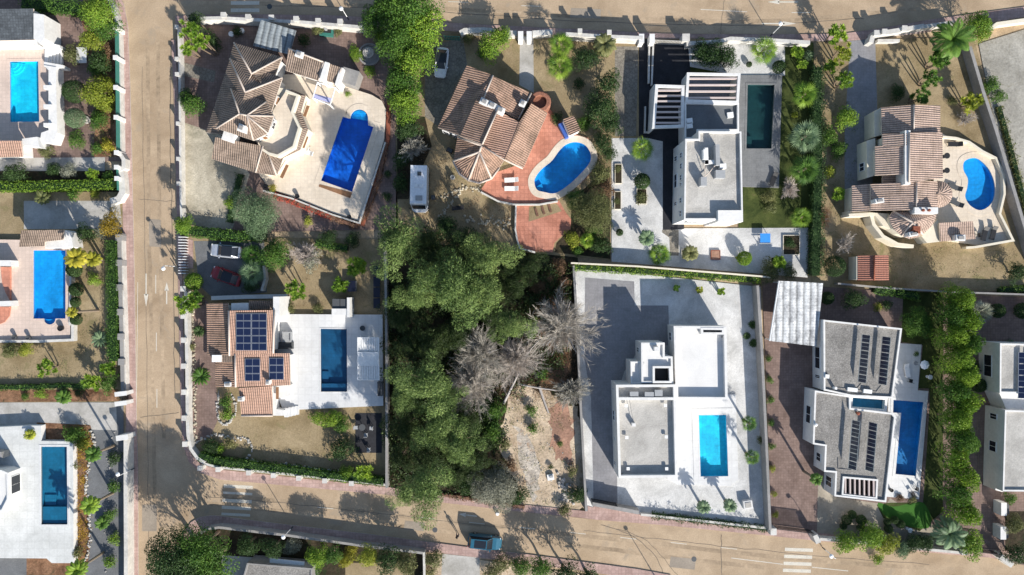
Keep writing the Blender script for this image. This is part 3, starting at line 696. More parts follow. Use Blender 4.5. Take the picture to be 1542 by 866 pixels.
# ------------------------------------------------------------------ houses
def house(name, px, py, label, cat='house', group=None):
    return empty(name, (*W2(px, py), 0), label, cat, group)
def block(root, pts, zt, mat='whitewall', z0=0.0, holes=None, name='wall', top=True, zb=None):
    """walls of one volume; outline read at its roof level"""
    p = ccw(PX(pts, zt)); mb = MB(); mb.side(p, z0, zt)
    if top: mb.poly(p, zt)
    return mb.build(name, mat, root)
def flatroof(root, pts, zt, mat, par=.35, th=.28, wmat='whitewall', name='parapet', holes=()):
    """parapet ring + gravelled deck, outline = outer parapet edge at its top"""
    zp = zt + par; p = ccw(PX(pts, zp)); inn = offset(p, -th); mb = MB()
    mb.prism(p, zt - .02, zp, [inn]); mb.build(name, wmat, root)
    mb = MB(); mb.poly(inn, zt + .003, [ccw(PX(h, zt)) for h in holes]); return mb.build('flat_roof', mat, root)
def flatblock(root, pts, zt, rmat, par=.35, th=.28, wmat='whitewall', z0=0.0, holes=()):
    zp = zt + par; p = ccw(PX(pts, zp)); mb = MB(); mb.side(p, z0, zp); mb.build('wall', wmat, root)
    inn = offset(p, -th); mb = MB(); mb.poly(p, zp, [inn]); mb.side(inn, zt, zp, True); mb.build('parapet', wmat, root)
    mb = MB(); mb.poly(inn, zt, [ccw(PX(h, zt)) for h in holes]); return mb.build('flat_roof', rmat, root)
def roof(root, faces, mat, th=.22, ridges=(), rr=.11, name='roof', rmat='ridge', walls=None, wmat='whitewall', inset=.35, wz0=0.0):
    """pitched planes; faces: lists of (px, py, z)"""
    mb = MB(); idx = {}; edges = {}
    def vid(p):
        k = tuple(round(c, 2) for c in p)
        if k not in idx: idx[k] = len(mb.v); mb.v.append(W(*p))
        return idx[k]
    for f in faces:
        ids = [vid(p) for p in f]
        n = sum(((Vector(mb.v[ids[i]]).cross(Vector(mb.v[ids[(i + 1) % len(ids)]]))) for i in range(len(ids))), Vector())
        if n.z < 0: ids.reverse()
        mb.f.append(ids); mb.mi.append(0)
        for i in range(len(ids)): edges[(ids[i], ids[(i + 1) % len(ids)])] = 1
    for (a, b) in list(edges):
        if (b, a) not in edges:
            A, B = mb.v[a], mb.v[b]; mb.cur = 1
            mb.face([B, A, (A[0], A[1], A[2] - th), (B[0], B[1], B[2] - th)]); mb.cur = 0
    o = mb.build(name, [mat, rmat], root)
    for r in ridges:
        m2 = MB(); pts = [Vector(W(*p)) + Vector((0, 0, .03)) for p in r]
        m2.tube(pts, rr, 6); m2.build('ridge_cap', rmat, o, True)
    if walls:
        pts, zt = walls; p = ccw(PX(pts, zt)); p = offset(p, -inset); m3 = MB(); m3.side(p, wz0, zt - .05); m3.poly(p, zt - .05); m3.build('wall', wmat, root)
    return o
def boxpart(root, name, px, py, z, dx, dy, dz, mat, a=0.0):
    mb = MB(); x, y = W2(px, py, z + dz); mb.box((x, y, z), (dx, dy, dz), a); return mb.build(name, mat, root)
def chimney(root, px, py, z, dx, dy, dz, a=0.0, mat='whitewall'):
    mb = MB(); x, y = W2(px, py, z + dz); mb.box((x, y, z), (dx, dy, dz), a); mb.box((x, y, z + dz - .25), (dx + .14, dy + .14, .10), a)
    o = mb.build('chimney', mat, root)
    mb = MB(); mb.box((x, y, z + dz + .002), (dx * .6, dy * .6, .16), a); mb.build('chimney_pot', 'greywall', o)
def window(root, a, b, z0, z1, shutter=None):
    """a, b: world ends on the wall face (outside to the right of a->b)"""
    a, b = Vector(a), Vector(b); d = (b - a); L = d.length; d.normalize(); n = Vector((d.y, -d.x)); ang = math.atan2(d.y, d.x)
    m = (a + b) / 2; mb = MB(); t = .07
    for c, w in ((a + d * t / 2, t), (b - d * t / 2, t), (m, .05)): mb.box((*(c + n * .03), z0), (w, .09, z1 - z0), ang)
    for zz in (z0 - .05, z1): mb.box((*(m + n * .03), zz), (L, .12, .05), ang)
    f = mb.build('window', 'white', root)
    mb = MB(); mb.box((*(m + n * .01), z0 + .002), (L - .16, .05, z1 - z0 - .004), ang); mb.build('pane', shutter or 'glass', f)
def wallwin(root, p1, p2, zt, spans, z0, z1, mat=None):
    """windows on the wall below the roof edge p1->p2 (pixels at height zt); spans: fractions along it"""
    A, B = Vector(W2(*p1, zt)), Vector(W2(*p2, zt))
    for s, e in spans: window(root, A + (B - A) * s, A + (B - A) * e, z0, z1, mat)
def panels(root, p00, p10, p01, z, nx, ny, tilt=0.0, gap=.06, label=None):
    """rows of photovoltaic panels; p00, p10, p01 pixel corners at height z; tilt lifts the second edge (p10 side)"""
    o, u, v = Vector(W(*p00, z)), Vector(W(*p10, z)), Vector(W(*p01, z)); u -= o; v -= o
    n = Vector((0, 0, 1))
    for j in range(ny):
        for i in range(nx):
            c = o + u * (i / nx) + v * (j / ny); du = u / nx; dv = v / ny
            gu, gv = du.normalized() * gap, dv.normalized() * gap
            def P(a, b, h): 
                q = c + gu / 2 + gv / 2 + (du - gu) * a + (dv - gv) * b
                return (q.x, q.y, q.z + h + tilt * (i + a) / nx)
            mb = MB()
            for lo, hi in ((.0, .05),):
                t = [P(0, 0, hi), P(1, 0, hi), P(1, 1, hi), P(0, 1, hi)]; s = [P(0, 0, lo), P(1, 0, lo), P(1, 1, lo), P(0, 1, lo)]
                if (Vector(t[1]) - Vector(t[0])).cross(Vector(t[2]) - Vector(t[1])).z < 0: t.reverse(); s.reverse()
                mb.face(t); mb.face(s[::-1])
                for k in range(4): mb.face([s[k], s[(k + 1) % 4], t[(k + 1) % 4], t[k]])
            pn = mb.build('solar_panel', 'alu', root)
            # dark cells inside the aluminium rim, two bands
            mb = MB()
            for b0, b1 in ((.03, .485), (.515, .97)):
                t = [P(.05, b0, .056), P(.95, b0, .056), P(.95, b1, .056), P(.05, b1, .056)]
                if (Vector(t[1]) - Vector(t[0])).cross(Vector(t[2]) - Vector(t[1])).z < 0: t.reverse()
                mb.face(t)
            mb.build('cells', 'panel', pn)
def ac_unit(root, px, py, z, a=0.0, s=1.0):
    x, y = W2(px, py, z + .7); mb = MB(); mb.box((x, y, z + .08), (1.0 * s, .42 * s, .72 * s), a)
    for q in (-.35, .35): mb.box((x + q * s * math.cos(a), y + q * s * math.sin(a), z), (.08, .4 * s, .08), a)
    o = mb.build('air_conditioner', 'white', root)
    mb = MB(); f = Vector((math.sin(a), -math.cos(a))) * .215 * s; mb.box((x + f.x, y + f.y, z + .16), (.55 * s, .03, .5 * s), a); mb.build('fan_grille', 'darkgrey', o)
def vent(root, px, py, z, mat='white', r=.14, h=.5):
    x, y = W2(px, py, z + h); mb = MB(); mb.lathe((x, y, z), [(r, 0), (r, h * .7), (r * 1.7, h * .72), (r * 1.5, h), (.02, h + .06)], 8); mb.build('roof_vent', mat, root)

# 1 slanted hip-roof villa --------------------------------------------------------------
h = house('villa', 390, 165, 'large slanted villa with stacked brown hip roofs and a roof terrace over a curved porch')
a, b, r1 = (352.4,64.4,3.2), (425,86,3.2), (379,111,5.0)
c, d, r2 = (346.4,88.6,3.9), (425,117,3.9), (369.4,138.8,5.9)
roof(h, [[a,b,r1], [b,(412,118,3.2),(392,124,5.0),r1], [a,r1,(372,124,5.0),(344,92,3.2)]], 'tile_brown', ridges=[[a,r1],[b,r1]], walls=([a[:2],b[:2],(414,130),(340,110)], 3.1))
roof(h, [[c,d,r2], [d,(408,170,3.9),(366,150,5.9),r2], [c,r2,(366,150,5.9),(344,203,3.9),(310,199.4,2.9),(330,138,2.9)]], 'tile_brown', ridges=[[c,r2],[d,r2]], walls=([(332,140),(346.4,88.6),(425,117),(409,168),(343,206),(313,198)], 3.0))
T = [(347.6,134,5.3),(401,153.3,5.3),(411.8,175,5.3),(403.3,200.6,5.3),(381.5,211.5,5.3),(325.8,193.3,5.3)]; p1, p2 = (361,171.5,7.0), (371.8,174,7.0)
roof(h, [[T[0],T[1],p2,p1],[T[1],T[2],p2],[T[2],T[3],p2],[T[3],T[4],p2],[T[4],T[5],p1,p2],[T[5],T[0],p1]], 'tile_brown', ridges=[[T[0],p1],[T[1],p2],[T[2],p2],[T[3],p2],[T[4],p2],[T[5],p1],[p1,p2]], rr=.1, walls=([t[:2] for t in T], 5.2))
chimney(h, 363, 192.5, 5.4, .8, .8, 1.6, R(-20))
roof(h, [[(324.5,206.7,4.2),(396,220,4.2),(385,260,3.0),(318.5,239.4,3.0)]], 'tile_brown', ridges=[[(385,260,3.0),(396,220,4.2)]], walls=([(324.5,206.7),(396,220),(385,260),(318.5,239.4)], 2.9))
boxpart(h, 'wall', 343.5, 206, 3.0, 1.5, 1.1, 1.7, 'whitewall', R(-18))
po = [(396,227,3.3),(416.7,264.8,2.7),(426.4,238,2.7),(451.8,226,2.7),(464,194.5,2.7),(453,169,2.7),(460.3,143.6,2.7),(440,135,2.7)]
pi = [(394.8,224.8,3.3),(404,231,3.3),(417.9,234.5,3.3),(442,221,3.3),(450.6,192,3.3),(439.7,169,3.3),(448,143.6,3.3),(430,136.5,3.3)]
roof(h, [[(385,260,2.9),(396,227,3.3),po[1]]] + [[pi[1],po[1],po[2],pi[2]]] + [[pi[i],po[i],po[i+1],pi[i+1]] for i in range(2,7)] + [[pi[0],po[1],pi[1]]], 'tile_brown', ridges=[[pi[1],po[1]]], th=.2, rr=.13)
block(h, [(398,262),(414,258)] + [(p[0], p[1]) for p in po[2:]] + [(420,132),(402,200),(390,226)], 2.6, 'creamwall')
mb = MB(); p = ccw(PX([q[:2] for q in pi] + [(411,165),(404,202),(385,213)], 3.1)); mb.poly(p, 2.95); mb.build('roof_terrace', 'cream', h)
mb = MB(); pp = PX([q[:2] for q in pi], 3.9); mb.prism(ribbon(pp, .3), 2.7, 3.9, bottom=True); mb.build('parapet', 'creamwall', h)
for x, y, w_, d_, a_ in ((428,258,.4,1.9,-25),(459,214,.4,1.6,-20),(461,167,.4,1.5,-20)): boxpart(h, 'awning', x, y, 2.0, w_, d_, .1, 'wood', R(a_))
roof(h, [[(434,73,3.9),(487,93.6,3.9),(480,121.6,3.1),(430,106,3.1)]], 'tile_brown', ridges=[[(487,93.6,3.9),(480,121.6,3.1)],[(434,73,3.9),(487,93.6,3.9)]], walls=([(434,73),(487,93.6),(480,121.6),(430,106)], 3.0))
chimney(h, 450, 81, 3.4, .9, .7, 1.0, R(-20))
roof(h, [[(492,94.6,3.5),(514,102,3.5),(506,126,2.9),(485,119.6,2.9)]], 'tile_brown', ridges=[[(514,102,3.5),(506,126,2.9)]], walls=([(492,94.6),(514,102),(506,126),(485,119.6)], 2.8))
boxpart(h, 'wall', 488.5, 107, 0.1, .6, 2.4, 3.8, 'whitewall', R(-17))
boxpart(h, 'wall', 510.5, 115, 0.1, .45, 2.4, 3.3, 'whitewall', R(-17))
boxpart(h, 'annex_roof', 526, 115, 0.1, 2.2, 2.0, 2.3, 'greywall', R(-17))
wallwin(h, (411.8,175), (403.3,200.6), 5.3, [(.25,.65)], 3.9, 4.7); wallwin(h, (403.3,200.6), (386,209), 5.3, [(.3,.7)], 3.6, 4.8, 'wood')
wallwin(h, (425,119), (408,168), 3.9, [(.5,.75)], 2.6, 3.4, 'wood')

# car shelter with corrugated roof
h = house('car_shelter', 412, 58, 'open car shelter with grey corrugated sheets beside the slanted villa', 'shelter')
A = [(393,30,2.9),(446,46,2.9),(436,82,2.5),(381,69,2.5)]
roof(h, [A], 'corrugated_grey', th=.08, rmat='grey')
for x, y in ((394,33),(442,47),(434,78),(384,67)):
    X, Yy = W2(x, y, 2.5); mb = MB(); mb.tube([(X, Yy, .1), (X, Yy, 2.55)], .06); mb.build('post', 'darkgrey', h)
# white post shade on the cream terrace
h = house('pergola', 484, 143, 'small white post pergola with lilac cloth on the cream terrace', 'pergola')
for x, y in ((471,147),(478,124),(505,132),(497,158)):
    X, Yy = W2(x, y, 2.6); mb = MB(); mb.box((X, Yy, .5), (.14, .14, 2.1)); mb.build('post', 'white', h)
pp = PX([(471,147),(478,124),(505,132),(497,158),(471,147)], 2.6); mb = MB()
for q, s in zip(pp, pp[1:]): mb.tube([(*q, 2.6), (*s, 2.6)], .08, 4)
mb.build('frame', 'white', h)
surf('lilac', (.42, .43, .66), .1); mb = MB(); p = ccw(PX([(474,141),(499,148),(496,155),(472,147)], 2.0)); mb.prism(p, 1.98, 2.02, bottom=True); mb.build('shade_cloth', 'lilac', h)

# 2 orange-roof villa --------------------------------------------------------------
h = house('villa', 745, 185, 'villa with slanted orange tile roofs, fan shaped porch roof and white ridges')
roof(h, [[(703,98.5,4.6),(742.5,113.6,5.2),(726,151.7,5.2),(717,150.5,5.2),(694,204.5,5.2),(659.3,192,3.4),(690,122,3.9)]], 'tile_orange', ridges=[[(742.5,113.6,5.2),(727,151.7,5.2)]], walls=([(703,98.5),(742.5,113.6),(727,151),(694,204.5),(659.3,192)], 3.5))
roof(h, [[(742.5,114.7,5.1),(800,140,3.8),(780.6,180.5,3.8),(728.6,151.7,5.0)]], 'tile_orange', ridges=[[(800,140,3.9),(780.6,180.5,3.9)]], walls=([(742.5,114.7),(800,140),(780.6,180.5),(728.6,151.7)], 3.5))
roof(h, [[(717,150.5,5.6),(749.4,165.5,6.2),(726.3,217.5,6.2),(692.8,204.8,5.4)]], 'tile_orange', ridges=[[(749.4,165.5,6.25),(726.3,217.5,6.25)]], walls=([(717,150.5),(749.4,165.5),(726.3,217.5),(692.8,204.8)], 5.0))
roof(h, [[(751,167,4.6),(781.7,184,4.9),(759.8,240,4.9),(726,219,4.4)]], 'tile_salmon', walls=([(751,167),(781.7,184),(759.8,240),(726,219)], 4.0))
roof(h, [[(800,156,5.0),(824.5,170,3.4),(788.7,252,3.4),(759.8,240,4.95),(781.7,184,4.95)]], 'tile_orange', ridges=[[(725,219,4.6),(759.8,241,4.6),(787,254,3.6)]], walls=([(800,156),(824,170),(788.5,252),(759.8,240),(781.7,184)], 3.3))
ax = (722,229,4.9); O = [(689,206,3.2),(682.4,242.7,2.9),(691.6,262,2.9),(705.5,271.6,2.9),(721.7,276,2.9),(740,269,2.9),(751.7,253,2.9),(760,240,3.2)]
roof(h, [[(725,219.6,5.0),O[0],O[1],ax]] + [[ax,O[i],O[i+1]] for i in range(1,6)] + [[ax,O[6],O[7],(725,219.6,5.0)]], 'tile_orange', ridges=[[ax,O[1]],[ax,O[3]],[ax,O[5]],[(725,219.6,5.05),ax],[(725,219.6,5.05),O[0]]] + [[O[1],O[2],O[3],O[4],O[5],O[6]]], rr=.14, walls=([o[:2] for o in O], 2.8))
for x, y in ((729,153),(741,158),(753,165)): chimney(h, x, y, 4.7, 1.0, .7, 1.5, R(-26))
chimney(h, 787, 155, 4.2, .7, .7, 1.0, R(-26))
wallwin(h, (694,206), (660,193), 3.4, [(.12,.4),(.55,.85)], 1.6, 2.8)
m = surf('brickround', (.33, .15, .10), .4, .8, 5)
mb = MB(); x0, y0 = W2(813, 153, 2.0); mb.lathe((x0, y0, .1), [(1.5,0),(1.5,1.7),(1.3,1.9),(.9,1.9),(.85,1.3)], 20); tag(mb.build('round_oven', 'brickround'), 'round red brick oven beside the orange roofed villa', 'oven')
# pool hut
h = house('pool_hut', 858, 190, 'tiny pool hut with tiled roof and blue shutter beside bean pool', 'hut')
roof(h, [[(848,180,2.7),(864,174.5,2.4),(874.5,196,2.4),(858,204,2.7)]], 'tile_orange', walls=([(846,181),(864,174.5),(874.5,196),(856,205)], 2.4), inset=.12)
mb = MB(); p = ccw(PX([(841,187),(847,184),(857,206),(851.5,208)], 1.4)); mb.prism(p, .4, 1.4); mb.build('shutter', 'blueshutter', h)

# 3 modern white house --------------------------------------------------------------
h = house('modern_house', 1070, 250, 'tall modern white house with grey gravel roof and slatted roof frames')
T6 = [(1032,209),(1052,209),(1052,197),(1116.5,198),(1119,334),(1082,334),(1081,331),(1030,331)]
flatblock(h, T6, 6.05, 'roofgravel', par=.43, th=.2)
boxpart(h, 'parapet', 1100, 325, 6.05, 3.1, 1.4, .8, 'whitewall')
wallwin(h, (1031,220), (1030,330), 6.4, [(.05,.13),(.2,.28),(.36,.44),(.47,.52),(.68,.76),(.86,.95)], 4.3, 5.2)
wallwin(h, (1031,220), (1030,330), 6.4, [(.04,.12),(.3,.5),(.7,.76)], 1.2, 2.6, 'darkpanel')
wallwin(h, (1034,332), (1080,332), 6.4, [(.1,.5)], 3.6, 5.0)
M = [(1031,153.5),(1113,155),(1113,197),(1052,197),(1052,209),(1031,209)]
flatblock(h, M, 3.0, 'slate', par=.45, th=.22)
for x, y, c_ in ((1100,173,'white'),(1038.5,182,'white'),(1038.5,189,'white')): boxpart(h, 'roof_hatch', x, y, 3.0, .8, .7, .3, c_, R(8))
def slats(root, pts, z, n, mat='whitewall', smat='wood', zh=.35, th=.4, along_x=True):
    p = ccw(PX(pts, z)); inn = offset(p, -th); mb = MB(); mb.prism(p, z - zh, z, [inn], bottom=True); mb.build('frame', mat, root)
    xs = [q[0] for q in inn]; ys = [q[1] for q in inn]; x0, x1, y0, y1 = min(xs), max(xs), min(ys), max(ys)
    for i in range(n):
        t = (i + .5) / n; mb = MB()
        if along_x: mb.box(((x0 + x1) / 2, y0 + (y1 - y0) * t, z - .3), (x1 - x0 - .01, .22, .24))
        else: mb.box((x0 + (x1 - x0) * t, (y0 + y1) / 2, z - .3), (.18, y1 - y0 - .01, .24))
        mb.build('slat', smat, root)
surf('slatpink', (.56, .47, .44), .1)
slats(h, [(987,127),(1031,128.5),(1030,192),(982,193.5)], 3.4, 7, 'whitewall', 'slatpink')
slats(h, [(1034.6,109),(1115.5,110.5),(1112.5,156),(1032,153.5)], 3.5, 4, 'whitewall', 'slatpink', zh=.5, th=.35)
block(h, [(985,127),(988,127),(984,194),(981.5,194)], 3.0, 'whitewall'); block(h, [(1035,110),(1038,110),(1036,127),(1033,127)], 3.1, 'whitewall')
block(h, [(1110,113),(1113.5,113),(1111,155),(1108,155)], 3.0, 'creamwall')
sheet('patio', [(1037,113),(1110,114),(1108,152),(1034,152)], .115, 'greypave')
for x, y, dx, dy, dz in ((1064,235,.45,2.1,.5),(1081,233,.5,2.6,1.2),(1062,232,.4,1.2,.9),(1070,244,1.4,.5,.5),(1089,250,.8,.6,.7)): boxpart(h, 'roof_duct', x, y, 6.05, dx, dy, dz, 'white' if dx != .5 else 'grey', R(2))
boxpart(h, 'air_conditioner', 1085, 262, 6.05, 1.2, 1.0, .9, 'grey'); boxpart(h, 'air_conditioner', 1060, 273, 6.05, .75, 1.1, 1.2, 'grey')
mb = MB(); mb.tube([W(1078,248,6.75), W(1066,262,6.4), W(1058,268,6.4)], .06); mb.tube([W(1060,245,6.75), W(1062,262,6.4)], .05); mb.build('roof_pipe', 'ridge', h)

# 4 white cube house --------------------------------------------------------------
h = house('cube_house', 1000, 620, 'white cubic house with gravel roofs, skylights and a turquoise pool beside it')
flatblock(h, [(1014.4,491),(1094,491.5),(1095.8,602),(1018,601.5)], 2.98, 'roofwhite', par=.72, th=.32)
mb = MB(); p = ccw(PX([(1056,493.5),(1091,494),(1091.5,504),(1056.5,504)], 3.9)); mb.prism(p, 2.95, 3.74, [offset(p, -.28)]); mb.build('skylight', 'whitewall', h)
mb = MB(); mb.poly(offset(p, -.27), 3.02); mb.build('pane', 'slate', h)
flatblock(h, [(965.5,516),(1001,516),(1001,536.5),(1013,537),(1014,577),(966,577)], 4.0, 'roofwhite', par=.3, th=.26, holes=[[(985.5,553.5),(1009,553.5),(1010,575.5),(985.5,575.5)]])
mb = MB(); p = ccw(PX([(983,551.5),(1010.5,551.5),(1011.5,577),(983,577)], 4.5)); mb.prism(p, 3.9, 4.5, [offset(p, -.26)]); mb.build('skylight', 'whitewall', h)
mb = MB(); mb.poly(offset(p, -.2), 3.2); mb.build('pane', 'black', h)
flatblock(h, [(949.5,544.5),(966,544.5),(966,578),(950,578)], 3.6, 'roofwhite', par=.3, th=.2)
flatblock(h, [(927.5,579.5),(1017.5,579),(1020.5,719),(931.5,720)], 3.82, 'roofgravel', par=.68, th=.32)
boxpart(h, 'parapet', 974, 600.5, 3.82, 7.7, .35, .67, 'whitewall')
boxpart(h, 'air_conditioner', 955, 593.5, 3.82, 1.1, .6, .6, 'grey'); boxpart(h, 'air_conditioner', 978, 594, 3.82, 1.2, .6, .6, 'grey'); boxpart(h, 'air_conditioner', 992, 592, 3.82, 1.0, .8, .7, 'grey')
boxpart(h, 'roof_vent', 989, 526, 4.0, .6, .6, .8, 'whitewall'); boxpart(h, 'roof_vent', 968, 549.5, 3.6, .45, .4, .6, 'whitewall'); boxpart(h, 'roof_vent', 954.5, 640, 3.82, .45, .4, .7, 'whitewall')
for x, y in ((943,611),(1002,610.5),(944,659),(1003.5,658),(946,706),(1004,706)): boxpart(h, 'roof_vent', x, y, 4.1, .4, .4, .12, 'white')
wallwin(h, (928,582), (931.5,718), 4.5, [(.05,.08),(.3,.42),(.6,.63),(.88,.93)], 1.2, 2.6)
wallwin(h, (935,720), (1018,719), 4.5, [(.15,.75)], .3, 2.5)
wallwin(h, (1014.5,495), (1016,560), 3.7, [(.1,.3)], 1.2, 2.4); wallwin(h, (965.5,517), (965.5,543), 4.3, [(.3,.6)], 1.6, 3.0, 'black')

mb = MB(); mb.tube([W(955,640,4.2), W(950,615,4.2), W(947,597,4.2)], .035, 5); mb.tube([W(956,598,4.25), W(995,597,4.25)], .03, 5); mb.build('roof_cable', 'greywall', h)
for x, y, z_ in ((1024,598,2.98), (1088,507,2.98), (936,714,3.82)): boxpart(h, 'roof_drain', x, y, z_, .25, .25, .04, 'darkgrey')
# 5 grey-roof solar house --------------------------------------------------------------
h = house('solar_house', 1295, 600, 'white house of two shifted gravel roofs carrying four tilted solar panel rows')
flatblock(h, [(1240,481.5),(1358.5,494.5),(1344.5,600),(1282,597),(1240.5,588)], 3.2, 'roofgravelgrey', par=.22, th=.22)
flatblock(h, [(1227,588),(1281,596.5),(1281.5,614.5),(1344,622),(1349,628),(1334.5,756.5),(1256.5,747.5),(1258,712),(1241,710.5),(1242.5,672),(1224,669)], 3.0, 'roofgravelgrey', par=.25, th=.22, holes=[[(1271,719.5),(1321,724),(1320,750),(1269,744)]])
for (p0, p1, p2, ny) in (((1297.5,503),(1305,504),(1291,575),6), ((1328,506),(1335.5,507),(1321.5,578),6), ((1282.5,631.5),(1290,632.5),(1276.5,705),6), ((1308,634.5),(1315.5,635.5),(1302,707.5),6)):
    panels(h, p0, p1, p2, 3.55, 1, ny, .95, .05)
slats(h, [(1269.5,717.5),(1322.5,722),(1321,752),(1267.5,746)], 3.2, 7, 'whitewall', 'slatpink', zh=.3, th=.22, along_x=False)
mb = MB(); p = ccw(PX([(1271,719.5),(1321,724),(1320,750),(1269,744)], 3.0)); mb.poly(p, .12); mb.build('patio_floor', 'stamped', h)
for x, y, dx, dy, dz in ((1284,587,1.3,.5,.3),(1307,589.5,1.1,.5,.3),(1246,567,.5,.5,.4),(1259,585,.3,.3,.7)): boxpart(h, 'roof_vent', x, y, 3.2, dx, dy, dz, 'white', R(-7))
vent(h, 1229, 640, 3.0); vent(h, 1293, 623, 3.0, 'terracottadark')
wallwin(h, (1240.2,505), (1240.4,580), 3.4, [(.25,.7),(.82,.9)], 1.0, 2.4)
wallwin(h, (1226.5,600), (1224,668), 3.2, [(.2,.6)], 1.0, 2.3); wallwin(h, (1241.5,676), (1241,709), 3.2, [(.3,.7)], 1.0, 2.2); wallwin(h, (1257.5,714), (1256.5,746), 3.2, [(.25,.75)], .8, 2.4)
mb = MB(); mb.tube([W(1297,578,3.25), W(1290,586,3.25), W(1262,584,3.25)], .035, 5); mb.tube([W(1327,581,3.25), W(1320,590,3.25), W(1290,587,3.25)], .035, 5); mb.tube([W(1282,708,3.05), W(1262,706,3.05), W(1262,690,3.05)], .035, 5); mb.build('roof_cable', 'greywall', h)
# carport
h = house('carport', 1200, 472, 'carport with white corrugated roof streaked with soot beside the brown drive', 'carport')
roof(h, [[(1175,423,2.9),(1239.4,426.5,2.9),(1229.6,521.5,2.6),(1161,513.6,2.6)]], 'corrugated_white', th=.1, rmat='white')
for x, y in ((1176,425),(1237,428),(1228,519),(1163,512)):
    X, Yy = W2(x, y, 2.6); mb = MB(); mb.box((X, Yy, .1), (.14, .14, 2.45)); mb.build('post', 'white', h)
mb = MB(); pp = [(1160.5,513.4),(1174.5,423)]; A_, B_ = W(1159,513.4,2.5), W(1173.2,423,2.8); mb.tube([A_, B_], .12, 6); mb.build('gutter', 'white', h)

# 6 white cubes at the frame edge
h = house('cube_house', 1525, 560, 'white house with upper solar panels, half hidden by the frame edge, beside paved drive')
flatblock(h, [(1506,517),(1640,520),(1640,594),(1505.5,592)], 3.9, 'roofgravel', par=.22, th=.2)
panels(h, (1533,530), (1546,530), (1532,600), 4.2, 1, 4, .3)
panels(h, (1547,530), (1560,530), (1546,600), 4.2, 1, 4, .3)
flatblock(h, [(1513.5,617.5),(1640,622),(1640,741),(1510,740)], 3.6, 'roofgravel', par=.22, th=.2)
block(h, [(1505,592),(1640,595),(1640,621),(1516,618)], 3.0, 'whitewall')
wallwin(h, (1506,518), (1505.5,591), 4.1, [(.25,.72)], 1.2, 2.6); wallwin(h, (1513,618), (1510,739), 3.8, [(.07,.15),(.42,.56)], 1.2, 2.4)
flatblock(h, [(1503,692),(1513,692),(1510,741),(1499,738)], 2.2, 'roofwhite', par=.3, th=.15)
for x, y, t in ((1514, 767, 'white shed box nearer to the house at the paved drive'), (1513, 803, 'white shed box nearer to the street gate at the paved drive')):
    b_ = house('utility_box', x, y, t, 'utility box')
    boxpart(b_, 'housing', x - 2, y, .1, .75, 1.7, 1.5, 'whitewall'); boxpart(b_, 'door', x + 4, y, .1, .3, 1.3, 1.3, 'darkgrey')

# 7 pale stepped villa --------------------------------------------------------------
h = house('villa', 1370, 260, 'villa with stepped pale pink tile roofs, fan roofed tower and kidney pool')
def gable(w, e, rz, ez, mat, ex=None, **k):
    """w: west slope quad corners (nw, ridge n, ridge s, sw); e: east slope (ridge n, ne, se, ridge s)"""
    roof(h, [[(*w[0],ez),(*w[1],rz),(*w[2],rz),(*w[3],ez)]], mat[0], walls=(list(w), ez - .05), wmat='creamwall', **k)
    roof(h, [[(*e[0],rz),(*e[1],ex or ez),(*e[2],ex or ez),(*e[3],rz)]], mat[1], ridges=[[(*e[0],rz+.05),(*e[3],rz+.05)]], walls=(list(e), (ex or ez) - .05), wmat='creamwall', **k)
gable([(1327,162),(1375,158),(1375,199),(1328,203)], [(1376,158),(1416,159),(1416,200),(1376,200)], 4.6, 3.6, ('tile_pink', 'tile_pink'))
gable([(1329,202),(1366,201),(1366,219),(1329,221)], [(1369,199),(1419,200),(1420,268),(1369,275)], 5.4, 4.2, ('tile_pink', 'tile_pink'))
roof(h, [[(1317.8,220,3.9),(1366,219,5.2),(1366,262,5.2),(1318,264,3.9)]], 'tile_pink', walls=([(1317.8,220),(1366,219),(1366,262),(1318,264)], 3.8), wmat='creamwall')
boxpart(h, 'wall', 1367, 237, 3.0, .7, 6.9, 2.35, 'whitewall')
roof(h, [[(1329,264,3.0),(1368,262,3.5),(1368,276,3.5),(1329,277,3.0)]], 'tile_pink')
gable([(1311,277.4),(1379,273.4),(1379,316),(1311,317)], [(1380,273),(1412,273),(1412,315),(1380,316)], 4.9, 3.7, ('tile_pink', 'tile_pink'))
roof(h, [[(1283,280,2.6),(1311,277,3.3),(1311,317.5,3.3),(1283,318.6,2.6)]], 'tile_pink', walls=([(1283,280),(1311,277),(1311,317),(1283,318)], 2.5), wmat='creamwall', inset=.15)
cc = [(1412 + 22.5 * math.cos(R(a_)), 292.5 + 20.5 * math.sin(R(a_)), 2.7) for a_ in range(-90, 91, 20)]; cx = (1411, 292, 3.9)
roof(h, [[cx, cc[i], cc[i + 1]] for i in range(len(cc) - 1)], 'tile_pink', walls=([q[:2] for q in cc], 2.6), wmat='creamwall', inset=.3)
tw = [(1339.5,326.5),(1341,336),(1347,346),(1358,355),(1371,359.7),(1382,357.5),(1389.5,353),(1401,343),(1408,333),(1410.7,322.5),(1395,318),(1345,318)]
ap = (1374, 335, 5.3); tz = [(*q, 3.9) for q in tw]
roof(h, [[ap, tz[i], tz[(i + 1) % 12]] for i in range(12)], 'tile_pink', ridges=[[ap, tz[3]], [ap, tz[6]], [ap, tz[11]]], rr=.12, walls=(tw, 3.8), wmat='creamwall')
boxpart(h, 'roof_vent', 1381, 346, 4.3, .9, .9, .9, 'terracottadark'); chimney(h, 1376, 352, 3.9, 1.1, .5, 1.3, R(10))
boxpart(h, 'parapet', 1395, 317, 3.7, 3.0, .8, 1.5, 'whitewall')
for x in (1391, 1400): vent(h, x, 316.5, 5.2, 'terracottadark', .12, .35)
chimney(h, 1325, 302, 3.8, 1.1, .5, 1.2, R(8))
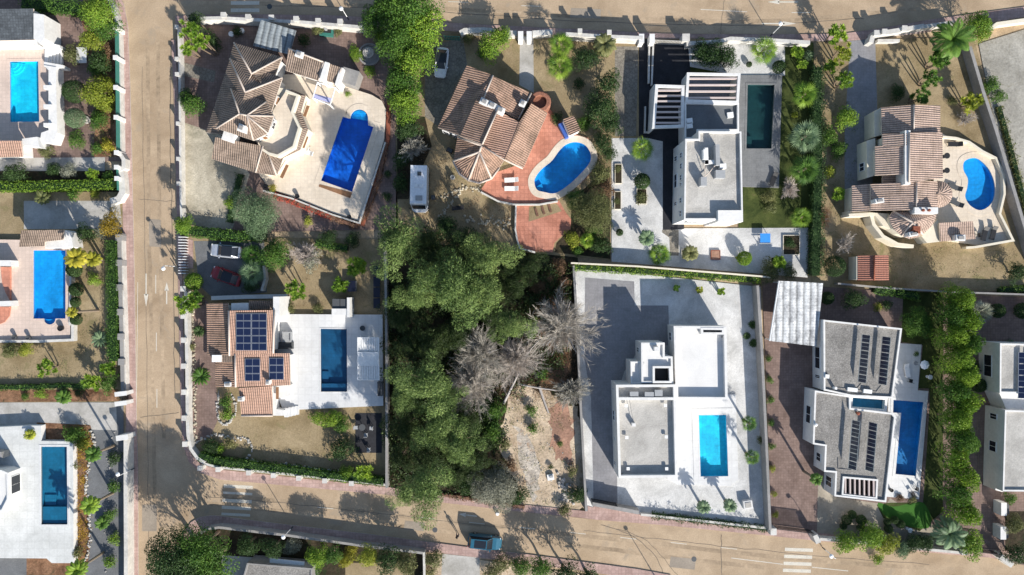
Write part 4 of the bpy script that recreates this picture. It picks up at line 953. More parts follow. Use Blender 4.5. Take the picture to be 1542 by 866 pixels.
roof(h, [[(1414.7,335.8,2.9),(1465,333,2.9),(1469,359.7,2.5),(1416,363.7,2.5)]], 'tile_pink', walls=([(1414.7,335.8),(1465,333),(1469,359.7),(1416,363.7)], 2.4), wmat='creamwall', inset=.1)
chimney(h, 1447, 358, 2.5, 1.2, .7, .9)
block(h, [(1388,356),(1412,330),(1416,364),(1396,366)], 2.2, 'creamwall')
block(h, [(1316.5,168.6),(1327,162),(1328,203),(1317,206)], 2.7, 'creamwall'); block(h, [(1305,212),(1318,208),(1318,264),(1306,268)], 2.7, 'creamwall')
block(h, [(1278,322),(1311,320),(1340,322),(1344,346),(1330,340),(1318,325),(1279,326)], 2.4, 'creamwall')
wallwin(h, (1305,214), (1306,266), 2.7, [(.55,.8)], .9, 2.0)
# red shed
h = house('garden_shed', 1315, 404, 'small shed with bright red tiled roof on tan ground', 'shed')
roof(h, [[(1291.5,385,2.3),(1316,384.5,2.8),(1316,422.5,2.8),(1291.5,422.5,2.3)]], 'tile_red', rmat='terracottadark', walls=([(1289,385),(1316,384.5),(1316,422.5),(1289,422.5)], 2.3), wmat='creamwall', inset=.1)
roof(h, [[(1316.5,384.5,2.95),(1338,384,2.3),(1338.8,422.5,2.3),(1316.5,422.5,2.95)]], 'tile_red', ridges=[[(1316.5,384.5,2.95),(1316.5,422.5,2.95)]], rr=.1, rmat='terracottadark', walls=([(1316.5,385),(1338,384.5),(1338,422),(1316.5,422)], 2.3), wmat='creamwall', inset=.1)

# 8 terracotta solar house --------------------------------------------------------------
h = house('villa', 380, 540, 'terracotta roofed house carrying three dark blue solar arrays beside the navy pool terrace')
roof(h, [[(311,457,2.9),(343.6,456.4,3.7),(343.6,534,3.7),(312,534,2.9)]], 'tile_orange', walls=([(311,457),(343.6,456.4),(343.6,534),(312,534)], 2.8))
roof(h, [[(325,534,3.4),(354,534,3.6),(354,545.7,3.6),(325,545.7,3.4)]], 'tile_brown', walls=([(325,534),(354,534),(354,545.7),(325,545.7)], 3.3))
roof(h, [[(324,545.7,2.8),(354,545.7,3.5),(354,583,3.5),(324,583,2.8)]], 'tile_orange', walls=([(324,545.7),(354,545.7),(354,583),(324,583)], 2.7))
boxpart(h, 'roof_vent', 326, 540, 3.3, 1.2, .9, .4, 'white')
roof(h, [[(344.6,468,4.6),(413,467,4.6),(411.6,532,4.0),(345.6,536,4.0)]], 'tile_salmon', ridges=[[(344.6,468,4.6),(345.6,536,4.0)],[(413,467,4.6),(411.6,532,4.0)]], rr=.13, walls=([(344.6,468),(413,467),(411.6,532),(345.6,536)], 3.9))
roof(h, [[(354,533,3.95),(436,532,3.95),(437,580,3.4),(355,583,3.4)]], 'tile_salmon', ridges=[[(354,533,3.95),(355,583,3.4)]], rr=.13, walls=([(354,533),(436,532),(437,580),(355,583)], 3.3))
roof(h, [[(359.5,584.5,3.3),(409.4,581.8,3.3),(410.7,626,2.6),(363.6,626,2.6)]], 'tile_salmon', ridges=[[(363.6,626,2.6),(410.7,626,2.6)]], rr=.12, walls=([(359.5,584.5),(409.4,581.8),(410.7,626),(363.6,626)], 2.5))
roof(h, [[(375,453,3.9),(412,453,3.9),(412,466,3.3),(375,466,3.3)]], 'tile_brown', walls=([(375,453),(412,453),(412,466),(375,466)], 3.2))
boxpart(h, 'wall', 416, 462, .3, .8, 2.6, 4.2, 'whitewall'); boxpart(h, 'wall', 361, 462, .3, 2.2, .9, 3.5, 'whitewall')
def tiltpan(p00, p10, p01, z0, z1, nx, ny):
    panels(h, p00, p10, p01, z0, nx, ny)
def panels_s(root, x0, x1, y0, y1, z0, z1, nx, ny):
    for j in range(ny):
        za, zb = z0 + (z1 - z0) * j / ny, z0 + (z1 - z0) * (j + 1) / ny
        for i in range(nx):
            xa, xb = x0 + (x1 - x0) * i / nx + .25, x0 + (x1 - x0) * (i + 1) / nx - .25; ya, yb = y0 + (y1 - y0) * j / ny + .25, y0 + (y1 - y0) * (j + 1) / ny - .25
            top = [W(xa, yb, zb + .14), W(xb, yb, zb + .14), W(xb, ya, za + .14), W(xa, ya, za + .14)]
            mb = MB(); mb.face(top); low = [(x, y, z - .05) for x, y, z in top]; mb.face(low[::-1])
            for k in range(4): mb.face([low[k], low[(k + 1) % 4], top[(k + 1) % 4], top[k]])
            pn = mb.build('solar_panel', 'alu', root); mb = MB()
            def L(a, b): 
                q = Vector(top[3]) + (Vector(top[2]) - Vector(top[3])) * a + (Vector(top[0]) - Vector(top[3])) * b; return (q.x, q.y, q.z + .006)
            for a0, a1 in ((.03, .49), (.51, .97)): mb.face([L(a0, .95), L(a1, .95), L(a1, .05), L(a0, .05)])
            mb.build('cells', 'panel', pn)
panels_s(h, 355, 402, 472, 528, 4.56, 4.05, 2, 5)
panels_s(h, 368.5, 392, 540, 574, 3.88, 3.46, 1, 3); panels_s(h, 405, 427.5, 539, 572, 3.88, 3.46, 1, 3)
chimney(h, 362, 601, 2.9, .7, .5, .8); chimney(h, 403, 576, 3.4, .5, .5, .9); chimney(h, 343, 579, 3.0, .9, .5, .5)
block(h, [(409,582),(437,580),(437,596),(416,600),(416,616),(428,618),(428,626),(410,626)], 1.6, 'whitewall')
for i in range(4): boxpart(h, 'step', 446 - i * 5, 618 + i * 1.2, .1, .55, 1.2, .5 + i * .18, 'whitetile')
boxpart(h, 'awning', 417.5, 592, 2.0, .35, 1.6, .1, 'wood')
# annexes
h = house('equipment_shed', 513, 457, 'black flat roofed shed in the corner of the white terrace', 'shed')
block(h, [(500.5,450),(523,450.5),(523,466),(500.5,466)], 2.2, 'darkgrey', name='housing'); boxpart(h, 'roof_seam', 512, 458, 2.205, .06, 1.35, .03, 'black'); boxpart(h, 'wall', 524.5, 463, .1, .35, 2.6, 2.4, 'whitewall'); boxpart(h, 'wall', 512, 470, .5, 2.2, .9, 1.9, 'whitewall')
h = house('slatted_shade', 555, 540, 'white slatted sun shade at the edge of the white terrace', 'pergola')
slats(h, [(538,508),(571,508),(571.5,572.5),(538,572.5)], 2.5, 12, 'white', 'white', zh=.14, th=.12, along_x=False)
mb = MB(); p = ccw(PX([(539,530),(570.5,530),(570.5,551),(539,551)], 2.56)); mb.prism(p, 2.51, 2.56, bottom=True); mb.build('canopy', 'white', h)
for x, y in ((539,509.5),(570,509.5),(570.5,571),(539,571)):
    X, Yy = W2(x, y, 2.4); mb = MB(); mb.box((X, Yy, .5), (.12, .12, 1.9)); mb.build('post', 'white', h)

# west side houses --------------------------------------------------------------
h = house('pool_house', 25, 40, 'white pool house with grey reed roof above the cyan pool terrace')
roof(h, [[(-40,14,3.3),(50,13,3.3),(51,60,2.9),(-40,62,2.9)]], 'awning', walls=([(-40,14),(50,13),(51,60),(-40,62)], 2.9), inset=.1)
block(h, [(50.5,20),(66,22),(67,58),(60,66),(50.5,58)], 3.4, 'whitewall'); block(h, [(-40,60),(54,58),(58,68),(-40,70)], 2.3, 'whitewall')
wallwin(h, (60,24), (66,22), 3.4, [(.2,.8)], 1.4, 2.4)
h = house('terrace_balustrade', 78, 150, 'thick white balustrade with posts and stair flight along the cyan pool terrace', 'balustrade')
block(h, [(66,98),(84,101),(86,200),(80,216),(60,214),(62,200),(73,196),(73,106)], 1.7, 'whitewall', name='masonry')
for y in (131, 160, 188): boxpart(h, 'pillar', 71, y, .8, 1.0, .5, 1.2, 'whitewall')
for i in range(5): boxpart(h, 'step', 70 + i * 5.2, 84, .1, .5, 2.2, 1.0 - i * .17, 'whitewall')
block(h, [(64,62),(90,68),(91,73),(64,70)], 1.6, 'whitewall', name='masonry'); block(h, [(66,93),(95,98),(95,102),(66,100)], 1.6, 'whitewall', name='masonry')
h = house('porch', 5, 226, 'porch with salmon tile roof below the cyan pool terrace')
roof(h, [[(-40,212,3.3),(32,212,3.3),(34,236,2.8),(-40,238,2.8)]], 'tile_salmon', walls=([(-40,212),(32,212),(34,236),(-40,238)], 2.7)); block(h, [(33,209),(56,206),(60,222),(34,218)], 2.3, 'whitewall')
h = house('pool_house', 60, 358, 'white annex with brown barrel tile roof above the blue pool with rounded bay')
roof(h, [[(32,347,3.5),(96,346,3.5),(95,361,3.1),(68,364,3.0),(67,371,2.8),(28.5,372,2.8)]], 'tile_brown', walls=([(32,347),(96,346),(94,360),(66,364),(66,370),(29,371)], 2.8)); block(h, [(67,361),(94,360),(95,346),(107,350),(110,372),(68,374)], 2.3, 'whitewall')
h = house('villa', 5, 425, 'white house edge with terracotta floors and rounded terrace steps at the frame edge')
block(h, [(-40,392),(16,392),(17,401),(-40,399)], 2.0, 'whitewall'); block(h, [(-40,455),(16,453),(17,461),(-40,462)], 2.0, 'whitewall')
mb = MB(); p = ccw(PX([(1,402),(15,402),(15,453),(8,440),(3,425)], .9)); mb.prism(p, .6, .9); mb.build('floor', 'terracotta', h)
mb = MB(); p = ccw(PX([(-40,462),(16,462),(14,476),(7,485),(-6,490),(-40,490)], .75)); mb.prism(p, .6, .75); mb.build('step', 'terracotta', h)
h = house('villa', 2, 730, 'white house edge with teal windows and flat roof beside the white pool terrace')
flatblock(h, [(-50,706),(2,708),(12,712),(13,752),(4,770),(-50,782)], 3.0, 'roofwhite', par=.3, th=.25)
block(h, [(-40,676),(2,681),(4,690),(-40,698)], 2.4, 'greywall'); wallwin(h, (12.5,716), (13,750), 3.3, [(.1,.9)], 1.2, 2.8)
h = house('villa', 470, 860, 'grey flat roofed house with pale car canopy at the south edge')
flatblock(h, [(372,848),(470,856),(470,960),(340,960)], 2.6, 'roofgravelgrey', par=.2, th=.2, wmat='greywall')
boxpart(h, 'awning', 432, 848, 2.0, 4.6, .8, .12, 'white', R(-6))
# ------------------------------------------------------------------ foliage
def leaf_mesh(name, P, N, T, Ln, Wd, rnd, mat, fold=.0):
    """one small folded blade per point: P base, T blade direction, N facing, Ln length, Wd width (numpy arrays)"""
    n = len(P); T = T / np.linalg.norm(T, axis=1, keepdims=True)
    B = np.cross(N, T); B /= np.maximum(np.linalg.norm(B, axis=1, keepdims=True), 1e-6)
    Ln = Ln[:, None]; Wd = Wd[:, None]
    v = np.empty((n, 4, 3), np.float32)
    v[:, 0] = P; v[:, 1] = P + T * Ln * .5 + B * Wd * .5; v[:, 2] = P + T * Ln; v[:, 3] = P + T * Ln * .5 - B * Wd * .5
    me = bpy.data.meshes.new(name); me.vertices.add(n * 4); me.vertices.foreach_set('co', v.ravel())
    me.loops.add(n * 4); me.loops.foreach_set('vertex_index', np.arange(n * 4, dtype=np.int32))
    me.polygons.add(n); me.polygons.foreach_set('loop_start', np.arange(0, n * 4, 4, dtype=np.int32))
    me.materials.append(MATS[mat]); me.update(calc_edges=True)
    a = me.attributes.new('rnd', 'FLOAT', 'FACE'); a.data.foreach_set('value', np.clip(rnd, 0, 1).astype(np.float32))
    return me
def unit(g, n):
    d = g.normal(size=(n, 3)); return d / np.linalg.norm(d, axis=1, keepdims=True)
def cloud(name, g, centres, radii, per, L, Wd, mat, up=.12, squash=.9, shell=.8, wild=.36):
    """leaf clumps: leaves gathered towards the surface of many small overlapping lobes"""
    P, N, T, Rn = [], [], [], []
    R0 = max(np.linalg.norm(c) + r for c, r in zip(centres, radii))
    for c, r in zip(centres, radii):
        k = max(6, int(per * r * r)); d = unit(g, k); d[:, 2] = np.where(d[:, 2] < -.45, -d[:, 2], d[:, 2])
        rad = r * (shell + (1.12 - shell) * g.random(k) ** .6)
        p = c + d * rad[:, None] * np.array([1, 1, squash]); P.append(p)
        nn = d + (p - np.array([0, 0, R0 * .3])) / R0 * (.7 if R0 < 9 else 0) + unit(g, k) * wild + np.array([0, 0, up]); N.append(nn / np.linalg.norm(nn, axis=1, keepdims=True))
        T.append(d * .6 + unit(g, k) * .8); Rn.append(np.clip(g.normal(.42, .2, k) + g.normal(0, .16), 0, 1))
    P = np.concatenate(P); n = len(P)
    return leaf_mesh(name, P, np.concatenate(N), np.concatenate(T), L * (.6 + .8 * g.random(n)), Wd * (.6 + .8 * g.random(n)), np.concatenate(Rn), mat)
MESHES = {}
def lobes(g, r, h, n, rmin, rmax, low=.15, irregular=.25):
    """lobe centres inside an uneven dome of radius r and height h"""
    C, Rr = [], []
    ang = g.random() * 6.28; ph = g.random(4) * 6.28
    for i in range(n):
        a = ang + i * 2.39996; t = math.sqrt((i + .5) / n)
        lim = 1 + irregular * math.sin(2 * a + ph[0]) * .6 + irregular * math.sin(3 * a + ph[1]) * .6 + irregular * .5 * math.sin(5 * a + ph[2])
        rr = r * (rmin + (rmax - rmin) * g.random()); q = max(0, r * lim * (t * .98) - rr * .5 * t)
        z = h * (low + (1 - low) * math.sqrt(max(0, 1 - (t * .92) ** 2)) * (.8 + .25 * g.random())) - rr * .55
        C.append(np.array([q * math.cos(a), q * math.sin(a), max(z, rr * .25)])); Rr.append(rr)
    return C, Rr
def crown(kind, size, var):
    key = (kind, size, var)
    if key in MESHES: return MESHES[key]
    g = np.random.default_rng(abs(hash_(key)) % 2 ** 31); r = size
    if kind in ('bush', 'tree'):
        n = int(10 + 9 * r); C, Rr = lobes(g, r, r * (1.15 if kind == 'bush' else 1.25), min(n, 30), .22, .44)
        me = cloud('foliage', g, C, Rr, 800 / max(r, .8) ** .9, .09 + .045 * r ** .7, .06 + .03 * r ** .7, 'lf_mid')
    elif kind == 'ball':
        C = [np.array([0, 0, r * .9])]; me = cloud('foliage', g, C, [r * .94], 5200 / max(r, .7) ** .8, .11, .08, 'lf_dark', 0, .95, .84)
    elif kind == 'pine':
        C, Rr = lobes(g, r, r * 1.25, int(18 + 6 * r), .13, .36, .2, .62)
        me = cloud('foliage', g, C, Rr, 1500 / r, .30, .065, 'lf_pine', .1, .85, .7, .45)
    elif kind == 'feathery':     # soft grey-green willow-like crown
        C, Rr = lobes(g, r, r * 1.1, int(20 + 6 * r), .2, .34, .2, .2)
        me = cloud('foliage', g, C, Rr, 1900 / r, .24, .06, 'lf_blue', .1, .85, .7, .45)
    elif kind == 'yucca':        # several rosettes of strap leaves
        P, N, T, Ln, Rn = [], [], [], [], []
        n = int(9 + 5 * r)
        for i in range(n):
            a = i * 2.4 + g.random(); q = r * .78 * math.sqrt((i + .3) / n) * (.75 + .45 * g.random()); c = np.array([q * math.cos(a), q * math.sin(a), r * (.55 + .75 * g.random())]); base = g.normal(.5, .22)
            k = 46; d = unit(g, k); d[:, 2] = np.abs(d[:, 2]) * .9 - .12; P.append(np.repeat(c[None], k, 0)); T.append(d); nn = np.array([0, 0, 1.0]) - d * d[:, 2:3] * .8; N.append(nn); Ln.append((.34 + .22 * g.random(k)) * (.6 + .28 * r)); Rn.append(base + g.normal(0, .15, k))
        n = sum(map(len, P)); Ln = np.concatenate(Ln)
        me = leaf_mesh('foliage', np.concatenate(P), np.concatenate(N), np.concatenate(T), Ln, Ln * .24, np.concatenate(Rn), 'lf_bright')
    elif kind == 'fan':          # fan palm: stalked round blades split in segments
        P, N, T, Ln, Wd, Rn = [], [], [], [], [], []
        nf = 22
        for i in range(nf):
            a = i * 2.39996; el = 1.35 - 1.75 * (i / nf) ** .8 + g.normal(0, .1)
            st = r * (.10 + .44 * (i / nf) ** .6 + .1 * g.random()) ; d = np.array([math.cos(a) * math.cos(el), math.sin(a) * math.cos(el), math.sin(el)]); hub = d * st
            side = np.array([-math.sin(a), math.cos(a), 0]); base = g.normal(.45, .28)
            P.append(np.zeros((1, 3))); T.append(d[None]); N.append(np.cross(side, d)[None] * -1); Ln.append([st * 1.05]); Wd.append([.06]); Rn.append([.8])
            k = 12; th = np.linspace(-1.35, 1.35, k)
            tt = d[None] * np.cos(th)[:, None] + side[None] * np.sin(th)[:, None]; tt[:, 2] -= .12 + .5 * np.abs(th) / 1.35 * g.random() + .1 * g.random(k); P.append(np.repeat(hub[None], k, 0)); T.append(tt)
            nv = np.cross(d, side); nv = nv if nv[2] > 0 else -nv; N.append(nv[None] + unit(g, k) * .25); Ln.append(r * (.60 - .14 * np.abs(th) / 1.35) * (.9 + .2 * g.random(k))); Wd.append(np.full(k, r * .052)); Rn.append(base + g.normal(0, .12, k))
        me = leaf_mesh('foliage', np.concatenate(P), np.concatenate(N), np.concatenate(T), np.concatenate(Ln), np.concatenate(Wd), np.concatenate(Rn), 'lf_bright')
    elif kind in ('feather', 'cycad'):
        P, N, T, Ln, Wd, Rn = [], [], [], [], [], []
        nf = 30 if kind == 'feather' else 34; ns = 22
        for i in range(nf):
            a = i * 2.39996; e0 = (1.25 if kind == 'feather' else .9) * (1 - i / nf) + .12; base = g.normal(.5, .18); fl = r * (.9 + .2 * g.random()) * 1.08
            p = np.zeros(3); el = e0
            for s in range(ns):
                d = np.array([math.cos(a) * math.cos(el), math.sin(a) * math.cos(el), math.sin(el)]); p2 = p + d * fl / ns; side = np.array([-math.sin(a), math.cos(a), 0])
                ll = fl * .30 * math.sin(math.pi * min(1, (s + 2) / (ns + 2))) ** .7 * (.9 if kind == 'feather' else .55)
                P += [p, p, p]; T += [side + d * .75 - np.array([0, 0, .3]), -side + d * .75 - np.array([0, 0, .3]), d]; nv = np.cross(d, side); nv = nv if nv[2] > 0 else -nv; N += [nv + side * .3, nv - side * .3, nv]
                Ln += [ll, ll, fl / ns * 1.1]; Wd += [.085 * fl / 2 + .02] * 2 + [.06]; b_ = base + g.normal(0, .1); Rn += [b_, b_, .7]
                p = p2; el -= (1.7 if kind == 'feather' else 1.0) / ns
        me = leaf_mesh('foliage', np.array(P), np.array(N), np.array(T), np.array(Ln), np.array(Wd), np.array(Rn), 'lf_mid')
    elif kind == 'twigs':        # leafless crown of fine twigs
        P, N, T, Ln, Wd, Rn = [], [], [], [], [], []
        nb = int(150 * min(1.3, (r / 2.6) ** .5)); ph = g.random(3) * 6.28
        for i in range(nb):          # long boughs curving up and out, each feathered with fine twigs
            a = i * 2.39996 + g.normal(0, .2); lim = 1 + .28 * math.sin(2 * a + ph[0]) + .2 * math.sin(3 * a + ph[1]) + .14 * math.sin(7 * a + ph[2])
            el = .15 + 1.2 * g.random() ** 1.4; L = r * lim * (.75 + .35 * g.random()); base = g.normal(.5, .22); p = np.zeros(3); ns = 7
            a0 = a; st = L / ns
            for s_ in range(ns):
                d = np.array([math.cos(a) * math.cos(el), math.sin(a) * math.cos(el), math.sin(el)]); p2 = p + d * st
                P.append(p); T.append(d); N.append(np.array([0, 0, 1.0]) + g.normal(0, .3, 3)); Ln.append(st * 1.25); Wd.append(.055 * (1 - s_ / ns * .6)); Rn.append(base - .1)
                if s_ >= 1:
                    for q in range(8):
                        t = d + g.normal(0, .42, 3); P.append(p + d * st * g.random()); T.append(t); N.append(np.array([0, 0, 1.0]) + g.normal(0, .4, 3)); Ln.append(r * (.12 + .17 * g.random())); Wd.append(.022 + .003 * r); Rn.append(base + g.normal(.08, .15))
                p = p2; el += g.normal(.03, .2); a += g.normal(0, .24)
        me = leaf_mesh('twigs', np.array(P), np.array(N), np.array(T), np.array(Ln), np.array(Wd), np.array(Rn), 'lf_twig')
    MESHES[key] = me
    return me
def hash_(k):
    h = 7
    for ch in str(k): h = (h * 131 + ord(ch)) % 2 ** 31
    return h
MATMESH = {}
def colored(me, mat):
    k = (me.name, mat)
    if me.materials[0] == MATS[mat]: return me
    if k not in MATMESH: m2 = me.copy(); m2.materials[0] = MATS[mat]; MATMESH[k] = m2
    return MATMESH[k]
SIZES = {'bush': (.7, 1.3, 2.2), 'tree': (1.5, 2.4, 3.6), 'ball': (.8, 1.5), 'pine': (3.2, 4.6), 'feathery': (2.2, 3.4), 'yucca': (1.0, 2.0), 'fan': (1.7,), 'feather': (1.2, 2.8), 'cycad': (1.3,), 'twigs': (2.0, 4.0)}
DEFMAT = {'bush': 'lf_mid', 'tree': 'lf_mid', 'ball': 'lf_dark', 'pine': 'lf_pine', 'feathery': 'lf_blue', 'yucca': 'lf_bright', 'fan': 'lf_bright', 'feather': 'lf_mid', 'cycad': 'lf_dark', 'twigs': 'lf_twig'}
TRUNKS = {}
def trunk_mesh(kind, h, r, bend):
    key = (kind, round(h, 1), round(r, 1), bend)
    if key in TRUNKS: return TRUNKS[key]
    g = random.Random(hash_(key)); mb = MB()
    if kind in ('fan', 'feather', 'yucca', 'cycad'):
        n = 1 if kind != 'yucca' else 5
        for i in range(n):
            a = i * 2.1; q = 0 if n == 1 else r * .45
            mb.tube([(q * .3 * math.cos(a), q * .3 * math.sin(a), 0), (q * .7 * math.cos(a), q * .7 * math.sin(a), h * .5), (q * math.cos(a), q * math.sin(a), h + (.1 if n == 1 else r * .5))], [.2 if n == 1 else .11, .16 if n == 1 else .09, .14 if n == 1 else .07], 7)
    else:
        tr = .07 + .045 * r
        mb.tube([(0, 0, 0), (.1 * r * bend, .05 * r, h * .5), (0, 0, h + r * .25)], [tr * 1.3, tr, tr * .8], 7)
        for i in range(6 if kind != 'twigs' else 13):
            a = i * 2.4 + g.random(); l = r * (.5 + .35 * g.random()); z0 = h * (.75 + .3 * g.random())
            e = (l * math.cos(a), l * math.sin(a), z0 + r * (.25 + .45 * g.random()))
            m_ = (e[0] * .45, e[1] * .45, z0 + (e[2] - z0) * .6)
            mb.tube([(0, 0, z0), m_, e], [tr * .55, tr * .4, tr * .15], 5)
            if kind == 'twigs':
                for j in range(3):
                    b = a + (j - 1) * .6; mb.tube([m_, (m_[0] + l * .5 * math.cos(b), m_[1] + l * .5 * math.sin(b), m_[2] + r * .3 * g.random())], [tr * .25, .015], 4)
    me = mb.build('trunk', {'fan': 'barkpalm', 'feather': 'barkpalm', 'twigs': 'barkgrey'}.get(kind, 'bark')); ob = me; me = ob.data
    bpy.data.objects.remove(ob); TRUNKS[key] = me
    return me
NPL = [0]
def plant(kind, px, py, rp, label, mat=None, h=None, name=None, cat=None, group=None, flat=1.0, lean=(0, 0), z0=.1):
    """px, py, rp: centre and radius of the crown as it appears; h: clear trunk height"""
    NPL[0] += 1; i = NPL[0]
    r0 = rp * S
    if h is None: h = {'bush': 0, 'ball': .1, 'tree': 1.0 + .5 * r0, 'pine': 3.0 + .5 * r0, 'feathery': 1.2, 'yucca': .4, 'fan': 2.2, 'feather': 2.2, 'cycad': .3, 'twigs': 1.2}[kind]
    zc = z0 + h + {'bush': .6, 'ball': .9, 'tree': .7, 'pine': .7, 'feathery': .6, 'yucca': .8, 'fan': .1, 'feather': .2, 'cycad': .2, 'twigs': .4}[kind] * r0
    r = r0 * (H - zc) / H
    x, y = W2(px, py, zc)
    size = min(SIZES[kind], key=lambda s: abs(math.log(s / r)))
    nm, ct = {'bush': ('shrub', 'shrub'), 'tree': ('tree', 'tree'), 'ball': ('clipped_shrub', 'shrub'), 'pine': ('pine_tree', 'tree'), 'feathery': ('tree', 'tree'), 'yucca': ('yucca', 'plant'), 'fan': ('fan_palm', 'palm'), 'feather': ('palm_tree', 'palm'), 'cycad': ('cycad', 'plant'), 'twigs': ('bare_tree', 'tree')}[kind]
    name, cat = name or nm, cat or ct
    me = colored(crown(kind, size, i % 3 if kind in ('bush', 'tree', 'pine', 'yucca') else i % 2), mat or DEFMAT[kind])
    k = r / size; rz = (i * 2.39996) % 6.283
    if h < .25 or rp < 6:
        o = bpy.data.objects.new(name, me); COL.objects.link(o); o.location = (x, y, z0 + (h if h < .25 else 0)); o.scale = (k, k, k * flat); o.rotation_euler = (0, 0, rz)
        return tag(o, label, cat, group)
    root = empty(name, (x - lean[0] * S, y + lean[1] * S, z0), label, cat, group)
    c = bpy.data.objects.new('fronds' if kind in ('fan', 'feather', 'cycad') else 'crown', me); COL.objects.link(c); c.parent = root
    c.location = (lean[0] * S, -lean[1] * S, h); c.scale = (k, k, k * flat); c.rotation_euler = (0, 0, rz)
    tm = trunk_mesh(kind, h, r, 1 if i % 2 else -1)
    t = bpy.data.objects.new('trunk', tm); COL.objects.link(t); t.parent = root
    if lean != (0, 0):
        t.scale = (1, 1, math.hypot(h, math.hypot(*lean) * S) / h); v = Vector((lean[0] * S, -lean[1] * S, h)); t.rotation_euler = v.to_track_quat('Z', 'Y').to_euler()
    return root
def hedge(label, pts, w, h, mat='lf_mid', clip=.5, dens=1.0, name='hedge', leaf=.16, group=None, cat='hedge', lump=.25, z0=.1):
    """leafy hedge along a line of pixels (at its top height); clip: how box-like, lump: size of the bulges"""
    NPL[0] += 1; g = np.random.default_rng(NPL[0] * 77 + 5)
    pw = [np.array(W2(p[0], p[1], h * .8)) for p in pts]; P, N, T, Rn = [], [], [], []
    c0 = pw[len(pw) // 2]
    for a, b in zip(pw, pw[1:]):
        d = b - a; L = np.linalg.norm(d); d = d / L; nrm = np.array([-d[1], d[0]])
        k = int(L * (w + 2 * h * .7) * 75 * dens * (.16 / leaf) ** 1.3); t = g.random(k) * L; s = g.random(k) * (w + 1.4 * h) - (w / 2 + .7 * h)
        top = np.abs(s) < w / 2; off = np.clip(s, -w / 2, w / 2); z = np.where(top, h, h - (np.abs(s) - w / 2) / .7)
        # bulges along the hedge
        bl = lump * (np.sin(t * 2.1 + a[0]) * .5 + np.sin(t * 3.7 + off * 3 + a[1]) * .4 + np.sin(t * 6.1 - off * 5) * .3)
        z = np.maximum(.05, (z + bl * np.where(top, 1, .3)) * 1.0 - np.where(top, (1 - clip) * h * .4 * (2 * np.abs(off) / w) ** 2, 0) - np.abs(g.normal(0, .07, k)) * (1 + lump * 3)); off = off * (1 + bl * .5 / max(w, .3)) + g.normal(0, .05, k)
        p = np.stack([a[0] + d[0] * t + nrm[0] * off, a[1] + d[1] * t + nrm[1] * off, z], 1); P.append(p)
        base = np.stack([nrm[0] * np.where(top, 0, np.sign(s)), nrm[1] * np.where(top, 0, np.sign(s)), np.where(top, 1, .2)], 1); N.append(base + unit(g, k) * .7); T.append(unit(g, k) + base * .5); Rn.append(np.clip(g.normal(.45, .2, k) + bl * .25, 0, 1))
    P = np.concatenate(P); n = len(P); P -= np.array([c0[0], c0[1], 0])
    me = leaf_mesh('foliage', P, np.concatenate(N), np.concatenate(T), leaf * (.6 + .8 * g.random(n)), leaf * .7 * (.6 + .8 * g.random(n)), np.concatenate(Rn), mat)
    root = empty(name, (c0[0], c0[1], z0), label, cat, group)
    o = bpy.data.objects.new('foliage', me); COL.objects.link(o); o.parent = root
    # woody heart that keeps the hedge opaque
    mb = MB(); mb.prism(ribbon([tuple(q - c0) for q in pw], w * .7), 0, h * (.78 if lump < .4 else .6)); part(mb, 'branches', 'lf_dark' if mat not in ('lf_red', 'lf_brown') else 'brown', root)
    return root
B = 'lf_bright'; D = 'lf_dark'; YL = 'lf_yellow'; OL = 'lf_olive'; GR = 'lf_grey'; BL = 'lf_blue'
# --- brick yard with the cyan pool
hedge('dark leafy hedge along the top of the brick yard behind the pool house', [(30,4),(80,8),(122,12)], 1.6, 1.8, 'lf_mid', lump=.4)
plant('tree', 146, 18, 26, 'broad yellow-green tree at the corner of the brick yard and top road', B, 2.2)
plant('tree', 137, 60, 17, 'yellowish tree just below the corner tree, beside the mesh fence', YL, 1.6)
plant('tree', 158, 44, 18, 'mid green tree squeezed between yellowish tree and mesh fence', 'lf_mid', 1.8)
plant('bush', 150, 92, 17, 'dark bush beside the white garden slab', D)
plant('bush', 162, 72, 10, 'reddish brown bush against the mesh fence', 'lf_brown')
plant('bush', 107, 82, 13, 'olive green bush beside the pool stair flight', OL)
plant('ball', 112, 138, 16, 'dark round bush beside the balustrade, larger of two', D)
plant('tree', 143, 140, 21, 'loose yellow-green tree beside the dark round bush', YL, .8)
plant('bush', 163, 128, 14, 'yellow-green bush against the mesh fence post', YL)
plant('bush', 160, 158, 12, 'yellowish low bush under the loose tree', YL)
plant('bush', 143, 105, 12, 'mid green bush between white slab and loose tree', 'lf_mid')
plant('ball', 113, 178, 14, 'grey-green round bush beside the pale stone ring', BL)
plant('bush', 148, 180, 13, 'leafy green bush beside the pale stone ring', 'lf_mid')
plant('bush', 115, 212, 13, 'green bush at the lower end of the balustrade', 'lf_mid')
plant('bush', 162, 219, 10, 'golden yellow bush at the lowest mesh fence post', 'lf_lemon')
plant('bush', 146, 224, 9, 'small green bush beside the golden yellow bush', 'lf_mid')
plant('bush', 70, 229, 11, 'spiky olive plant at the foot of the salmon tiled porch', OL)
